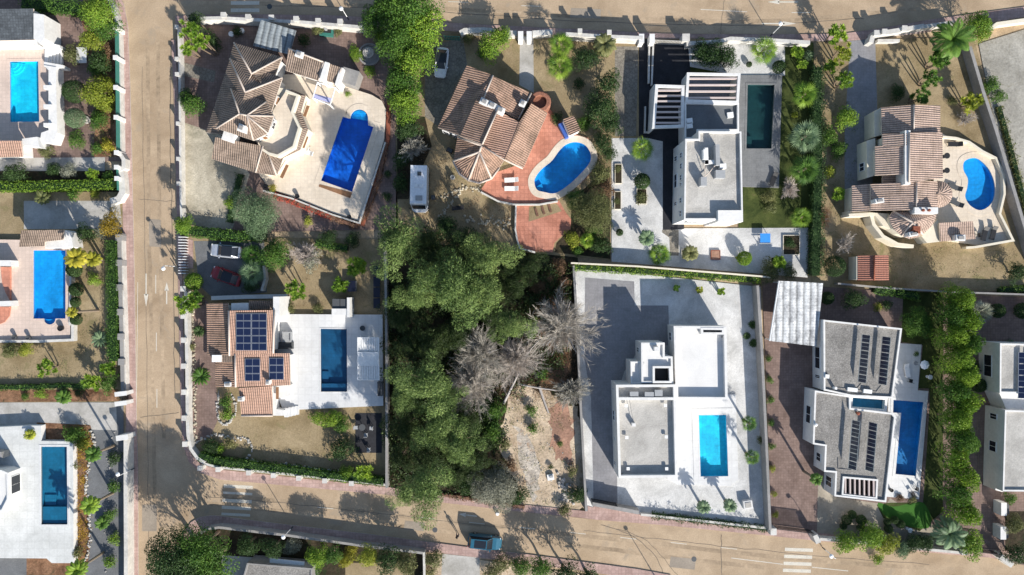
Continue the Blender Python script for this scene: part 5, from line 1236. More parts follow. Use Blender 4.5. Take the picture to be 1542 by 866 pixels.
# --- hedge strip and drive
hedge('bright green clipped hedge above the grey concrete drive', [(-8,281),(60,280),(120,279),(171,277)], 1.2, 1.5, B, lump=.1)
plant('bush', 82, 255, 11, 'dark brownish green bush in the shaded bed above the bright hedge', D)
plant('bush', 104, 257, 12, 'silvery bush in the shaded bed above the bright hedge', GR)
plant('bush', 22, 262, 17, 'broad shaded bush in the bed above the bright hedge', D)
plant('yucca', 141, 262, 10, 'yellow-green palm-like plant in the shaded bed above bright hedge', B)
plant('bush', 164, 266, 9, 'small green bush at the short mesh fence piece', 'lf_mid')
plant('feather', 62, 297, 12, 'small drooping palm on the verge of the concrete drive', OL, .8)
plant('bush', 112, 292, 10, 'dark green shrub on the verge between drive and bright hedge', 'lf_mid')
plant('bush', 143, 292, 7, 'small yellowish shrub on the verge of the concrete drive', YL)
plant('tree', 166, 338, 17, 'golden ochre tree hanging over the wall at the concrete drive', 'lf_gold', 1.4)
plant('tree', 128, 352, 14, 'dark cypress-like shrub between annex and golden tree', D, .6)
plant('bush', 152, 350, 10, 'grey-olive shrub under the golden tree', GR)
# --- garden with rounded-bay pool
plant('feather', 113, 388, 17, 'yellow feather palm leaning over the corner of the blue pool', 'lf_lemon', 5.0)
plant('feather', 138, 390, 13, 'thin yellow palm on tan gravel beside the leaning palm', 'lf_lemon', 2.6)
plant('ball', 112, 406, 10.5, 'largest round clipped bush along the pink pool terrace', D)
plant('ball', 115, 436, 9.5, 'second largest round clipped bush along the pink pool terrace', D)
plant('ball', 114, 455, 7, 'smallest round clipped bush along the pink pool terrace', D)
plant('ball', 115, 481, 8, 'round clipped bush nearest the white corner wall of the pink terrace', D)
plant('bush', 142, 421, 10, 'bright leafy bush against the tall clipped hedge', B)
plant('feather', 107, 470, 9, 'yellow palm tuft beside the rounded pool bay', 'lf_lemon', 5.6)
plant('cycad', 150, 511, 13, 'dark spiky cycad on tan gravel near the tall clipped hedge', BL)
hedge('tall dark clipped hedge beside the street wall of the rounded-bay pool garden', [(168,362),(169,430),(169,500),(170,544)], 1.35, 1.7, 'lf_mid', lump=.08, leaf=.13)
plant('bush', 18, 527, 13, 'olive bush below the white terrace wall near the frame edge', OL)
plant('bush', 40, 526, 11, 'olive yellow bush below the white terrace wall beside another', YL)
plant('yucca', 72, 553, 17, 'spreading yucca with bright rosettes on the gravel', B)
plant('yucca', 140, 574, 15, 'yucca with grey stems at the gate corner, larger of two', B)
plant('yucca', 163, 556, 12, 'yucca beside the street wall at the gate corner, smaller of two', B)
plant('bush', 163, 577, 14, 'low dark shrub under the yuccas at the gate corner', 'lf_mid')
hedge('thin low hedge between tan gravel and the brown bark bed', [(-8,584),(45,583),(100,581),(130,583)], .6, .7, 'lf_mid')
plant('bush', 38, 597, 6, 'first tiny green shrub in the bark bed from the frame edge', 'lf_mid')
plant('bush', 61, 593, 8, 'leafy shrub in the middle of the bark bed', B)
plant('feather', 94, 598, 12, 'small palm drooping over the white drive from the bark bed', 'lf_mid', .6)
plant('bush', 118, 592, 6, 'small dark tuft in the bark bed beside the drooping palm', D)
# --- bark slope and sunken strip
plant('bush', 112, 655, 15, 'green shrub at the top of the bark slope beside the teal pool', 'lf_mid')
plant('bush', 124, 668, 10, 'yellowish green shrub near the top of the bark slope', YL)
plant('feather', 139, 684, 13, 'uppermost leaning palm beside the bark slope', 'lf_mid', 4.6)
plant('feather', 134, 761, 15, 'middle leaning palm with bright fronds beside the bark slope', B, 5.0)
plant('feather', 114, 859, 16, 'lowest leaning palm beside the bark slope', B, 5.6)
plant('bush', 116, 832, 9, 'small dry shrub low on the bark slope', OL)
plant('bush', 110, 700, 8, 'dry tuft beside the teal pool edge', OL)
for x, y, r_, t, m_ in ((172,690,10,'dark bush topmost in the sunken strip under the long wall',D), (172,733,10,'green bush second in the sunken strip under the long wall','lf_mid'), (167,775,9,'leafy bush third in the sunken strip under the long wall','lf_mid'), (172,812,9,'bright bush fourth in the sunken strip under the long wall',B), (166,846,10,'bright bush lowest in the sunken strip under the long wall',B)):
    plant('bush', x, y, r_, t, m_)
plant('feather', 153, 788, 11, 'small dark palm in grey gravel beside the middle leaning palm', 'lf_mid', .5)
plant('feather', 44, 655, 9, 'yellow-green grassy plant at the planter of the white terrace', YL, .3, z0=1.0)
# --- slanted villa garden
plant('yucca', 288, 48, 20, 'bright yucca clump in the corner by the top road, larger of three', B, 4.0)
plant('yucca', 303, 64, 17, 'bright yucca clump facing the drive of the slanted villa', B, 3.4)
plant('yucca', 284, 74, 12, 'small bright yucca clump against the road wall', B, 2.2)
plant('tree', 294, 32, 14, 'dark leafy shrub tree behind the yucca clumps', D, 2.2)
plant('bush', 318, 62, 14, 'dark shaded shrub between yuccas and the hip roof', D)
plant('tree', 288, 158, 17, 'round dark green tree at the gravel yard beside the road wall', 'lf_mid', 1.0)
plant('tree', 281, 146, 13, 'dark leafy tree touching the round tree beside the road wall', D, .9)
plant('feathery', 385, 318, 34, 'large blue-green tree in front of the tiled wing and red flowers', BL, 1.6)
hedge('dense rounded hedge along the drive with parked cars', [(266,342),(292,349),(330,353),(360,356),(398,356)], 1.3, 1.5, 'lf_mid', lump=.35)
plant('tree', 276, 338, 14, 'bright bush at the road end of the rounded hedge', B, 3.0)
plant('bush', 345, 306, 8, 'small bright shrub at the edge of the gravel yard', B)
hedge('dark low shrubs edging the gravel yard beside the wing', [(362,262),(352,300),(345,335)], .9, .5, D, lump=.4, group=None)
plant('bush', 458, 61, 10, 'dark round shrub beside the corrugated car shelter', D)
plant('bush', 478, 45, 9, 'olive shrub at the wall beside the green well', OL)
plant('bush', 509, 47, 7, 'olive shrub at the wall on the fountain side of the green well', OL)
plant('bush', 358, 48, 8, 'dark shrub between two pale pots near the top road wall', D)
hedge('red flowering hedge along the foot of the cream terrace', [(412,293),(440,303),(470,315),(500,327)], .7, .55, 'lf_red', lump=.3)
hedge('orange brown hedge ending below the blue slanted pool', [(500,327),(535,341),(550,325),(570,270),(582,215)], .6, .5, 'lf_brown', lump=.3)
plant('bush', 411, 283, 6, 'yellow flowering plant beside a dark pot on the cream terrace', 'lf_lemon', z0=.5)
plant('bush', 464, 333, 7, 'small yellow shrub on the shaded brick below red flowers', YL)
plant('bush', 524, 142, 4.5, 'small green potted plant on the cream terrace corner', B, z0=.5)
plant('bush', 584, 262, 6, 'lone dark shrub on the shaded brick strip beside the camper van', D)
plant('bush', 583, 296, 7, 'lower dark shrub on the shaded brick strip beside the camper van', D)
plant('bush', 535, 80, 0.1 + 11, 'half moon shaped bright hedge beside the stone fountain, upper piece', B, flat=.5)
plant('bush', 556, 106, 9, 'bright low hedge piece below the stone fountain', B, flat=.5)
# giant hedge
for x, y, r_, hh, t in ((560,35,20,2.0,'leafy bright shrub tree left of the giant hedge at the street'), (575,58,14,1.4,'yellow-green shrub tree beside the stone fountain')):
    plant('tree', x, y, r_, t, B if hh < 2 else 'lf_mid', hh)
for x, y, r_, t in ((622,18,42,'topmost and widest bush of the giant hedge, over the street'), (638,50,31,'giant hedge bush beside the white car'), (603,70,34,'giant hedge bush next to the fountain'), (622,98,29,'giant hedge bush in the middle of its row'), (606,128,28,'lower giant hedge bush above the brick strip'), (612,155,26,'lowest and narrowest bush of the giant hedge'), (585,20,26,'dark bush at the street corner of the giant hedge')):
    plant('tree', x, y, r_, t, 'lf_mid' if r_ > 40 or y == 20 or y in (70, 128) else B, 1.0, 'hedge_tree', 'tree', 'bushes merged into the giant hedge', 1.5)
# --- orange villa garden
plant('tree', 740, 66, 20, 'bright loose tree behind the whitewashed rubble wall', B, 1.2); plant('tree', 757, 54, 15, 'small bright tree beside the gate post of the concrete garden path', B, 1.4)
plant('bush', 728, 80, 10, 'leafy shrub at the foot of the loose bright tree', 'lf_mid'); plant('bush', 705, 58, 8, 'shrub with dry stems inside the rubble wall', OL)
plant('fan', 845, 66, 20, 'tall fan palm nearest the street wall, upper of two', B, 2.6); plant('fan', 843, 98, 22, 'fan palm with full yellow-green crown, lower of two', B, 2.0)
plant('tree', 880, 88, 18, 'dark shaded tree behind the two fan palms', D, 1.0); plant('feather', 911, 66, 19, 'yellowish feathery palm beside the straight street wall', OL, 1.4)
plant('bush', 872, 126, 9, 'dark bush on the shaded tan ground', D)
for x, y, r_, t in ((915,128,19,'topmost dark green tree along the sandy side path'), (905,165,26,'large dark green tree next to the pool hut'), (918,185,18,'dark green tree bulging into the sandy side path'), (908,215,16,'dark green tree at the corner of the white gravel'), (916,232,12,'small dark green tree below the corner of the white gravel')):
    plant('tree', x, y, r_, t, D, 1.0)
plant('bush', 880, 185, 12, 'shrub in the shade behind the pool hut', 'lf_mid'); plant('bush', 838, 178, 9, 'shaded shrub on the roofed side of the pool hut', D)
plant('bush', 903, 262, 16, 'dry brownish bush between bean pool and white gravel', OL); plant('bush', 912, 285, 14, 'dark dry bush along the white gravel edge', 'lf_brown')
plant('feathery', 893, 318, 32, 'wide pale olive tree below the bean pool', OL, 1.0); plant('feathery', 868, 303, 16, 'green bush at the pool coping and stepping strip', 'lf_mid', .4)
plant('fan', 885, 362, 13, 'bright small fan palm below the wide pale olive tree', B, .8); plant('bush', 862, 360, 12, 'yellow-green bush beside the lower terracotta terrace', YL); plant('bush', 905, 368, 14, 'dark green bush beside the small fan palm', D); plant('bush', 870, 378, 8, 'small bush at the foot of the lower terrace', 'lf_mid'); plant('bush', 896, 345, 11, 'green bush under the wide pale olive tree', 'lf_mid')
plant('tree', 615, 192, 18, 'dark tree at the lower tip of the giant hedge', D, .8); plant('twigs', 622, 222, 20, 'dry leafless shrub behind the camper van', 'lf_twig', .5)
plant('bush', 604, 240, 14, 'dark shrub in the strip behind the camper van', D); plant('bush', 603, 275, 12, 'dark shrub next to the parked camper van side', D)
plant('tree', 672, 340, 16, 'dark round bush on tan ground below the black bench', D, .2)
# --- modern house garden
plant('tree', 1072, 84, 19, 'big oval clipped shrub, end nearest the dark driveway', 'lf_dark', .5); plant('tree', 1056, 79, 17, 'big oval clipped shrub, end nearest the gate wall', 'lf_dark', .4); plant('tree', 1093, 86, 18, 'big oval clipped shrub, end nearest the fan palm', 'lf_dark', .5)
plant('fan', 1152, 74, 22, 'fan palm in white gravel beside the street lamp', B, 2.2); plant('ball', 1173, 101, 9, 'dark oval bush in white gravel below the fan palm', D); plant('ball', 1128, 97, 4, 'tiny dark ball plant in white gravel', D)
plant('yucca', 1200, 78, 11, 'narrow yucca in white gravel near boundary hedge', B); plant('yucca', 1207, 98, 9, 'smaller yucca below the narrow one near boundary hedge', B); plant('bush', 1217, 84, 8, 'grey-green shrub beside the narrow yucca', BL)
plant('fan', 1213, 141, 21, 'fan palm beside the black lap pool, upper end', B, 2.4); plant('fan', 1214, 205, 25, 'blue-green fan palm beside the black lap pool, lower end', BL, 2.4); plant('fan', 1214, 254, 24, 'fan palm beside the grey paving with dark chair', 'lf_mid', 2.2)
plant('yucca', 1198, 172, 5, 'small yellow rosette between two fan palms', YL)
plant('fan', 1208, 327, 17, 'small bright fan palm at the corner of the dark lawn', B, 1.2)
plant('bush', 1160, 296, 11, 'olive shrub on the dry lawn, upper one', OL); plant('bush', 1162, 312, 9, 'olive shrub on the dry lawn, lower one', OL); plant('twigs', 1190, 285, 14, 'dry shrub beside the dry lawn', 'lf_twig', .4)
hedge('dark narrow hedge between modern garden and tan drive garden', [(1233,100),(1232,160),(1234,240),(1232,330),(1230,415)], 1.5, 1.9, D, lump=.4)
plant('fan', 968, 224, 19, 'fan palm in white gravel beside the dark drive', B, 2.0); plant('ball', 967, 273, 11, 'dark round bush at the end of a planted bed', D); plant('bush', 966, 297, 10, 'low green plants filling the bed under the round bush', OL, flat=.5)
plant('ball', 933, 350, 5, 'small dark ball plant on white gravel', D); plant('feather', 974, 358, 13, 'thin blue-green palm on white gravel', BL, 1.6); plant('fan', 994, 383, 18, 'dense bright fan palm beside the paved landing', B, .8)
plant('feather', 1040, 381, 13, 'sparse palm with grey fronds in a square bed', OL, 1.2); plant('yucca', 1114, 389, 5.8, 'little yellow-green plant near the blue cover', YL); plant('ball', 1121, 389, 10, 'round lemon green bush on white gravel', B)
plant('yucca', 1173, 394, 11, 'bright plant in a square bed beside the boundary hedge', B); plant('bush', 1160, 408, 16, 'olive bush hanging over the creeper wall', OL); plant('bush', 1188, 410, 12, 'low olive bush at the corner of the modern garden', OL)
plant('bush', 1190, 366, 8, 'dark plants in the square bed beside the stone', D, flat=.6)
for x, y, t in ((930,254,'olive plants filling the upper narrow planter box'), (929,303,'yellowish plants filling the lower narrow planter box')): plant('bush', x, y, 5.8, t, OL, flat=.5)
hedge('green creeper spilling along the wall above the white gravel lot', [(864,402),(930,406),(1010,411),(1080,416),(1145,421)], .8, 1.1, B, lump=.35)
# --- stepped villa garden
plant('yucca', 1260, 52, 16, 'tall bright yucca at the street beside the concrete drive', B, 1.6); plant('yucca', 1268, 82, 18, 'yellow-green yucca clump above the other along the drive', YL, 1.2); plant('yucca', 1270, 122, 17, 'full green yucca clump along the drive', B, 1.2); plant('yucca', 1250, 100, 11, 'small yucca between the drive clumps and hedge', B)
plant('tree', 1275, 177, 17, 'rounded bright tree at the edge of the concrete drive', B, .9); plant('bush', 1262, 227, 13, 'shrub at the tan edge of the drive, darker', 'lf_mid'); plant('bush', 1248, 205, 14, 'shrub below the rounded bright tree, near boundary hedge', 'lf_mid'); plant('bush', 1249, 258, 10, 'yellow-green shrub on tan ground near boundary hedge', YL); plant('yucca', 1263, 293, 11, 'bright yucca at the corner of the low tiled wing', B)
plant('feather', 1437, 58, 32, 'huge feather palm beside the street wall of the stepped villa', 'lf_mid', 3.2); plant('tree', 1472, 38, 22, 'bright tree at the street corner next to the huge feather palm', B, 1.6); plant('bush', 1480, 52, 10, 'lemon bush below the bright street corner tree', 'lf_lemon')
plant('yucca', 1412, 92, 16, 'yucca growing from under the huge feather palm', 'lf_mid', 1.4); plant('yucca', 1402, 118, 17, 'leaning yucca above the tiled roof, middle of three', 'lf_mid', 1.4); plant('yucca', 1386, 145, 17, 'leaning yucca touching the tiled roof', 'lf_mid', 1.2); plant('bush', 1352, 140, 11, 'dark bush above the tiled roof edge', D)
plant('yucca', 1462, 152, 16, 'yellow-green bush like yucca beside the long grey wall', YL, .8); plant('bush', 1434, 152, 7, 'dry bush with stones on tan ground', OL); plant('twigs', 1455, 178, 12, 'leafless shrub in a ring of rubble', 'lf_twig', .3)
plant('twigs', 1273, 367, 15, 'white leafless tree on tan ground near the red shed', 'lf_twig', .8); plant('twigs', 1240, 325, 14, 'brown leafless shrub on tan ground by boundary hedge', 'lf_brown', .4); plant('ball', 1257, 401, 15, 'large dark round bush beside the red shed', D)
plant('bush', 1493, 128, 13, 'shrub on the plot side of the long grey wall', 'lf_mid'); plant('bush', 1503, 145, 11, 'green shrub lower on the plot side of the long grey wall', 'lf_mid')
hedge('weedy green strip along the plot side of the long grey wall', [(1505,160),(1522,220),(1540,290),(1552,330)], .8, .7, OL, lump=.5); plant('tree', 1532, 410, 15, 'dark tree in the shaded corner at the frame edge', D, .8)
# --- wooded plot
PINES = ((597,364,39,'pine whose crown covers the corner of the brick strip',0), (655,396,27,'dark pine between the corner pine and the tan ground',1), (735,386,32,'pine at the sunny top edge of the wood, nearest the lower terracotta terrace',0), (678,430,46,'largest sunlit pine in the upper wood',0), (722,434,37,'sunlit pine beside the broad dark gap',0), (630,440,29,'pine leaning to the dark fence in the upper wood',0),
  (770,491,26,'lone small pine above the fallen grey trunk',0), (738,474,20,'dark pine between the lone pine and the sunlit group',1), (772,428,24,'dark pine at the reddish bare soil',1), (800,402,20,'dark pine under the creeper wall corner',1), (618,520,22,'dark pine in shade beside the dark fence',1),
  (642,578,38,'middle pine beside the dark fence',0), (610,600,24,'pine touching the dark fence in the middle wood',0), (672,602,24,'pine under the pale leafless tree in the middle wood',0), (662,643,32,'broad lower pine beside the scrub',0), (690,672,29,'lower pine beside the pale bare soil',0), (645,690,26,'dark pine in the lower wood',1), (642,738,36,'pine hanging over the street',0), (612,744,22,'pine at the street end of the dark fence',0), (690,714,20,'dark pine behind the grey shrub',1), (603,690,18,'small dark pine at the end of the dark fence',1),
  (650,520,30,'added dark pine in the deep shade below the sunlit group',1), (690,500,26,'added dark pine between the sunlit group and the pale leafless tree',1), (605,480,22,'added low dark pine against the dark fence in deep shade',1), (610,645,26,'added low dark pine in the gap beside the dark fence',1), (700,630,24,'added dark pine under the pale leafless trees',1), (720,690,22,'added dark pine at the edge of the pale soil',1), (700,365,26,'added dark pine on the shaded top edge of the wood',1), (640,365,22,'added dark pine right beside the corner pine',1), (745,425,24,'added dark pine behind the sunlit flank of the wood',1))  # low dark pines of these lines added to fill the gaps with shade
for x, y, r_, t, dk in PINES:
    plant('pine', x, y, r_, t, 'lf_pinedark' if dk else 'lf_pine', (2.2 if dk else 4.6 + 1.8 * ((x * 7 + y * 3) % 10) / 10) + .04 * r_, group='pines of the wooded plot')  # dk crowns carry the shade in their leaf colour
plant('twigs', 848, 490, 54, 'largest grey leafless tree reaching over the grey driveway', 'lf_twig', 2.0); plant('twigs', 722, 535, 40, 'grey leafless tree beside the dark pine gap', 'lf_twig', 2.4); plant('twigs', 712, 582, 42, 'pale grey leafless tree over the lower wood', 'lf_twig', 2.0); plant('twigs', 775, 545, 40, 'brownish leafless tree between the grey ones', 'lf_twig', 1.2); plant('twigs', 860, 590, 26, 'fallen leafless crown at the retaining wall', 'lf_twig', .4)
plant('feathery', 745, 735, 34, 'silver grey shrub at the edge of the street', GR, .6); plant('bush', 725, 690, 20, 'brown dry shrub above the silver grey one', 'lf_brown'); plant('bush', 780, 745, 15, 'dark green shrub behind the silver grey one', D); plant('bush', 706, 728, 16, 'dark leafy shrub between pines and silver shrub', D)
for x, y, r_, t, m_ in ((745,618,16,'green bramble at the edge of pale bare soil, upper one','lf_mid'), (742,650,15,'green bramble at the edge of pale bare soil, middle one','lf_mid'), (760,668,10,'small weed clump on pale bare soil',OL), (800,618,9,'dark green weed on pale soil near the fallen trunk','lf_mid'), (803,645,8,'round green weed below the fallen trunk','lf_mid'), (843,668,5,'tiny weed on the red soil','lf_mid'), (829,703,4,'tiny dark weed on the pale track',D), (868,745,13,'shaded bush against the retaining wall',D), (850,768,10,'yellowish bush beside the pink street wall',OL), (862,710,8,'dry bush by the retaining wall foot',OL), (815,560,10,'small bush beside the trunk of the fallen tree','lf_mid'), (730,612,14,'dark bush under the pale leafless tree',D), (770,700,9,'brown weed at the pale track edge','lf_brown')):
    plant('bush', x, y, r_, t, m_)
for x, y, r_, t in ((842,402,12,'dead brown bush at the wall corner above the grey leafless tree'), (828,418,11,'rusty dry bush beside the dead brown bush at the wall corner'), (850,425,10,'dry reddish bush against the retaining wall top'), (812,432,13,'brown dry bush under the dark pines'), (798,418,12,'reddish dry scrub under the dark pine'), (842,445,10,'brown scrub above the largest leafless tree')):
    plant('bush', x, y, r_, t, 'lf_brown')
hedge('rusty dead grass along the street edge below the pines', [(665,745),(700,750),(740,757),(790,764)], .5, .35, 'lf_brown', lump=.5)
# forest floor scrub that reads as one mass, shade put into its dark green
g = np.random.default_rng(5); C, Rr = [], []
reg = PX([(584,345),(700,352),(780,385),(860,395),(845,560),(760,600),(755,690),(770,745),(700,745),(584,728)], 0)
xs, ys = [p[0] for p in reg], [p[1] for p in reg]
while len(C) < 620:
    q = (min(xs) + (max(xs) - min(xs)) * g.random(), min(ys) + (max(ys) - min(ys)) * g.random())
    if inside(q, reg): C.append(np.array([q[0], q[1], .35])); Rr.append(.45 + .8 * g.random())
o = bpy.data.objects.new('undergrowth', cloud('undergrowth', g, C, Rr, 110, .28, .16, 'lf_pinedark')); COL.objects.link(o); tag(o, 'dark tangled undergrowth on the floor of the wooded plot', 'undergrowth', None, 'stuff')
# --- white gravel lot
plant('yucca', 1018, 434, 6, 'first young plant from the grey driveway below the creeper', 'lf_mid'); plant('yucca', 1053, 437, 6, 'middle yellow-green young plant below the creeper', YL); plant('yucca', 1085, 439, 7, 'third and brightest young plant below the creeper', B)
plant('cycad', 1134, 489, 7, 'uppermost of three dark spiky plants by the long grey wall', D, .2); plant('cycad', 1125, 506, 6, 'middle of three dark spiky plants, furthest from the wall', D, .2); plant('cycad', 1135, 517, 7, 'lowest of three dark spiky plants by the long grey wall', D, .2)
plant('fan', 1129, 638, 13, 'young palm beside the turquoise pool, upper one', 'lf_mid', 2.4); plant('fan', 1133, 689, 13, 'young palm beside the turquoise pool, lower one', 'lf_mid', 2.4); plant('feather', 1060, 764, 11, 'thin young palm near the street kerb, nearer to the gravel house', BL, 2.0); plant('feather', 1100, 762, 11, 'thin young palm near the street kerb, beside the well box', BL, 2.0); plant('bush', 1145, 662, 6, 'dry tuft by the long grey wall', OL)
hedge('dark low shrubs along the street kerb of the white gravel lot', [(982,776),(1040,783),(1100,790),(1155,797)], .7, .7, D, lump=.5)
# --- grey-roof solar house
for k, (x, y) in enumerate(((1157,540),(1159,572),(1160,602),(1161,637),(1162,672),(1163,706),(1166,744),(1168,775))):
    plant('bush', x, y, 5.6 if k < 5 else 4.8, f'{("first","second","third","fourth","fifth","sixth","seventh","eighth")[k]} small shrub from the carport along the brown drive', 'lf_mid' if k < 5 else YL, group='young shrubs along the brown drive')
plant('tree', 1286, 450, 16, 'dark round tree behind the carport and gravel roof', D, .4); plant('ball', 1246, 449, 9, 'dark round shrub beside the carport roof', D); plant('feathery', 1383, 487, 22, 'large smooth green bush at the head of the dark lawn strip', 'lf_mid', .6); plant('bush', 1335, 460, 8, 'dark bush on brown paving near the light strip', D); plant('bush', 1322, 462, 7, 'yellowish bush beside the light strip', YL)
hedge('leafy hedge behind the solar roofs along the grey boundary wall', [(1318,436),(1350,440),(1385,447)], 1.0, 1.2, 'lf_mid', lump=.4)
for k, (x, y, r_) in enumerate(((1434,452,22),(1424,474,21),(1445,482,21),(1426,506,22),(1444,516,21),(1430,540,23),(1441,565,22),(1426,586,21),(1443,604,21),(1430,628,23),(1438,658,22),(1428,685,21),(1441,712,21),(1431,740,21),(1443,766,20))):
    plant('tree', x, y, r_, f'{("first","second","third","fourth","fifth","sixth","seventh","eighth","ninth","tenth","eleventh","twelfth","thirteenth","fourteenth","fifteenth")[k]} tall bush from the top of the yellow-green tree row beside the dark lawn', (B, 'lf_mid', B)[k % 3], .9, 'hedge_tree', 'tree', 'tall bushes of the row beside the dark lawn', 1.9)
plant('tree', 1275, 815, 18, 'leafy bush nearest the white gate wall over the street', B, .6); plant('tree', 1312, 808, 20, 'bright bush in the middle of the street hedge', B, .8); plant('tree', 1333, 820, 17, 'yellow-green bush hanging over the street kerb', YL, .6); plant('bush', 1322, 842, 8, 'bush tip poking out over the street', B); plant('tree', 1358, 826, 13, 'blue-green bush at the end of the street hedge', BL, .4)
for x, y, r_, t in ((1283,775,6,'small dark ball shrub on paving, upper of the group'), (1275,783,7,'dark ball shrub beside the upper ball'), (1297,783,7,'dark ball shrub nearest the lawn edge of the group'), (1270,792,5,'lower dark ball shrub near the gate'), (1296,794,5.5,'lower dark ball shrub near the street bushes'), (1347,783,5.5,'dark ball shrub below the green lawn, first'), (1356,789,6,'dark ball shrub beside the white disc'), (1338,796,6,'low dark ball shrub below the green lawn'), (1336,786,5,'olive ball shrub below the green lawn')):
    plant('ball', x, y, r_, t, D)
plant('tree', 1376, 818, 14, 'dark shaded tree near the street wall and far palm', D, .4); plant('tree', 1394, 818, 13, 'second dark shaded tree beside the far palm', D, .4); plant('feather', 1432, 805, 26, 'grey-green feather palm at the street end of the tall row', BL, 1.8); plant('tree', 1462, 818, 20, 'yellowish bush beside the paved drive gate', B, .8)
plant('bush', 1266, 686, 9, 'green bush tucked at the notch of the white house wall', 'lf_mid'); plant('feather', 1230, 722, 10, 'small palm by the lower house corner on brown paving', 'lf_mid', 3.8); plant('bush', 1375, 752, 6, 'row of low flowers above the bright turf', OL); plant('bush', 1355, 750, 5.8, 'reddish low flowers above the bright turf', 'lf_brown'); plant('bush', 1380, 533, 4, 'potted plant on the white deck', 'lf_mid', z0=.3)
# --- white cube plot
plant('fan', 1479, 470, 19, 'pale fan palm in the yard beside the tall row', GR, 1.6); plant('ball', 1502, 468, 10, 'dark round bush beside the pale fan palm', D); plant('ball', 1540, 468, 11, 'dark round bush cut by the frame edge', D); plant('bush', 1466, 553, 10, 'dark shrub beside the tall row, upper of two', D); plant('ball', 1474, 580, 10, 'dark round shrub against the white house wall', D); plant('bush', 1521, 516, 5.8, 'small blue-green shrub behind the white house', BL)
hedge('green ivy strip along the wall at the far corner yard', [(1505,438),(1530,436),(1550,436)], .9, .8, 'lf_mid', lump=.3); plant('bush', 1521, 750, 9, 'leafy shrub below the white house corner', 'lf_mid'); plant('bush', 1495, 702, 5.8, 'small green shrub in the white planter', 'lf_mid'); plant('tree', 1530, 835, 16, 'dark tree at the street corner of the far plot', D, .6); plant('tree', 1528, 790, 14, 'shaded tree beside the white shed boxes', OL, .6)
# --- terracotta solar house garden
plant('ball', 292, 424, 12, 'bright clipped round bush by the drive corner', B); plant('yucca', 282, 458, 20, 'spreading yucca over the road wall below the round bush', B, 3.0); plant('yucca', 296, 450, 14, 'dark yucca beside the spreading one', 'lf_mid', .6); plant('cycad', 302, 567, 14, 'dark green cycad star on the brick path', 'lf_mid'); plant('cycad', 299, 499, 9, 'smaller cycad beside the tiled roof', D, .2)
plant('fan', 378, 384, 18, 'green fan palm above the silvery one beside the parked cars', 'lf_mid', 1.2); plant('fan', 378, 411, 21, 'silvery green fan palm beside the red car', BL, 1.4); plant('bush', 378, 430, 12, 'dark shrub under the silvery fan palm', D)
plant('tree', 412, 384, 23, 'full bright tree beside the pale grey shrub', 'lf_mid', .8); plant('twigs', 458, 383, 22, 'pale grey leafless shrub with dense twigs', 'lf_twig', .5); plant('bush', 468, 392, 15, 'grey-green leaves at the foot of the pale leafless shrub', GR)
plant('yucca', 446, 436, 20, 'yellow-green yucca clump above the white terrace, largest', B, .9); plant('yucca', 513, 431, 13, 'yellow-green yucca clump near the dark bin', B, .7); plant('yucca', 538, 402, 16, 'yellow-green yucca clump beside the dark flat panels', B, .9); plant('bush', 435, 463, 9, 'low bush at the terrace wall, nearest the tiled house', OL); plant('bush', 478, 464, 8, 'low bush at the terrace wall beside the black shed', OL)
hedge('dark clipped hedge along the back of the garden with yuccas', [(475,366),(500,372),(523,374)], .9, 1.1, 'lf_mid', lump=.1); plant('tree', 495, 358, 12, 'dark tree in shade behind the clipped hedge', D, .4); plant('bush', 530, 362, 12, 'shaded bush beside the clipped hedge end', D)
plant('bush', 341, 606, 10, 'shrub in the stone ringed bed, upper part', 'lf_mid'); plant('bush', 341, 624, 9, 'bright shrub in the stone ringed bed, lower part', B); plant('bush', 331, 676, 8, 'bright low shrub in the shaded corner bed', B); plant('bush', 347, 668, 9, 'dry shrub in the shaded corner bed', OL); plant('bush', 318, 672, 12, 'dark shrub in the shaded corner bed', D)
hedge('dense dark hedge above the pink street pavement', [(300,686),(330,695),(390,703),(450,710),(520,719),(578,726)], 1.1, 1.3, 'lf_mid', lump=.25)
plant('bush', 480, 630, 12, 'yellow-green bush below the white terrace wall', B); plant('bush', 502, 630, 13, 'bright leafy bush below the white terrace wall', B); plant('bush', 517, 640, 12, 'green bush at the fence corner of the lawn', 'lf_mid'); plant('bush', 514, 676, 18, 'dark round bush on the shaded lawn edge', D); plant('yucca', 548, 710, 15, 'bright leafy plant beside the dark fence at the street', B, .5); plant('bush', 522, 712, 12, 'bright bush at the street hedge end', B); plant('bush', 288, 522, 5.8, 'dry grass tuft by the street wall', OL)
# --- south side
plant('tree', 258, 838, 40, 'big dark tree over the street corner, leaning to the road', 'lf_dark', 3.8); plant('tree', 298, 826, 36, 'big green tree over the street corner, beside the curved kerb', 'lf_mid', 3.8); plant('tree', 312, 852, 34, 'big tree over the street corner next to the concrete drive', 'lf_mid', 3.4); plant('tree', 272, 868, 38, 'big tree at the frame edge beside the road', D, 3.6)
for x, y, r_, t, m_ in ((372,822,16,'dark shaded shrub behind the grey topped wall','lf_dark'), (410,826,15,'second dark shaded shrub behind the grey topped wall',D), (440,822,13,'dry shrub with pale twigs behind the street lamp',GR), (478,838,17,'bright bush beside the pale car canopy',B), (500,836,15,'leafy bush beside the yellow flowering shrub','lf_mid'), (472,856,13,'green bush at the frame edge beside canopy','lf_mid'), (555,838,16,'yellow-green bush near the lone yellow shrub',YL), (585,842,20,'dark tree in the shade of the street wall',D), (612,848,18,'dark olive tree by the white end wall',OL), (655,842,14,'dry olive bush beyond the white end wall',OL), (648,862,10,'dry bush at the frame edge by the white end wall',OL)):
    plant('tree' if r_ > 14 else 'bush', x, y, r_, t, m_, 2.0 if r_ > 14 else 0)
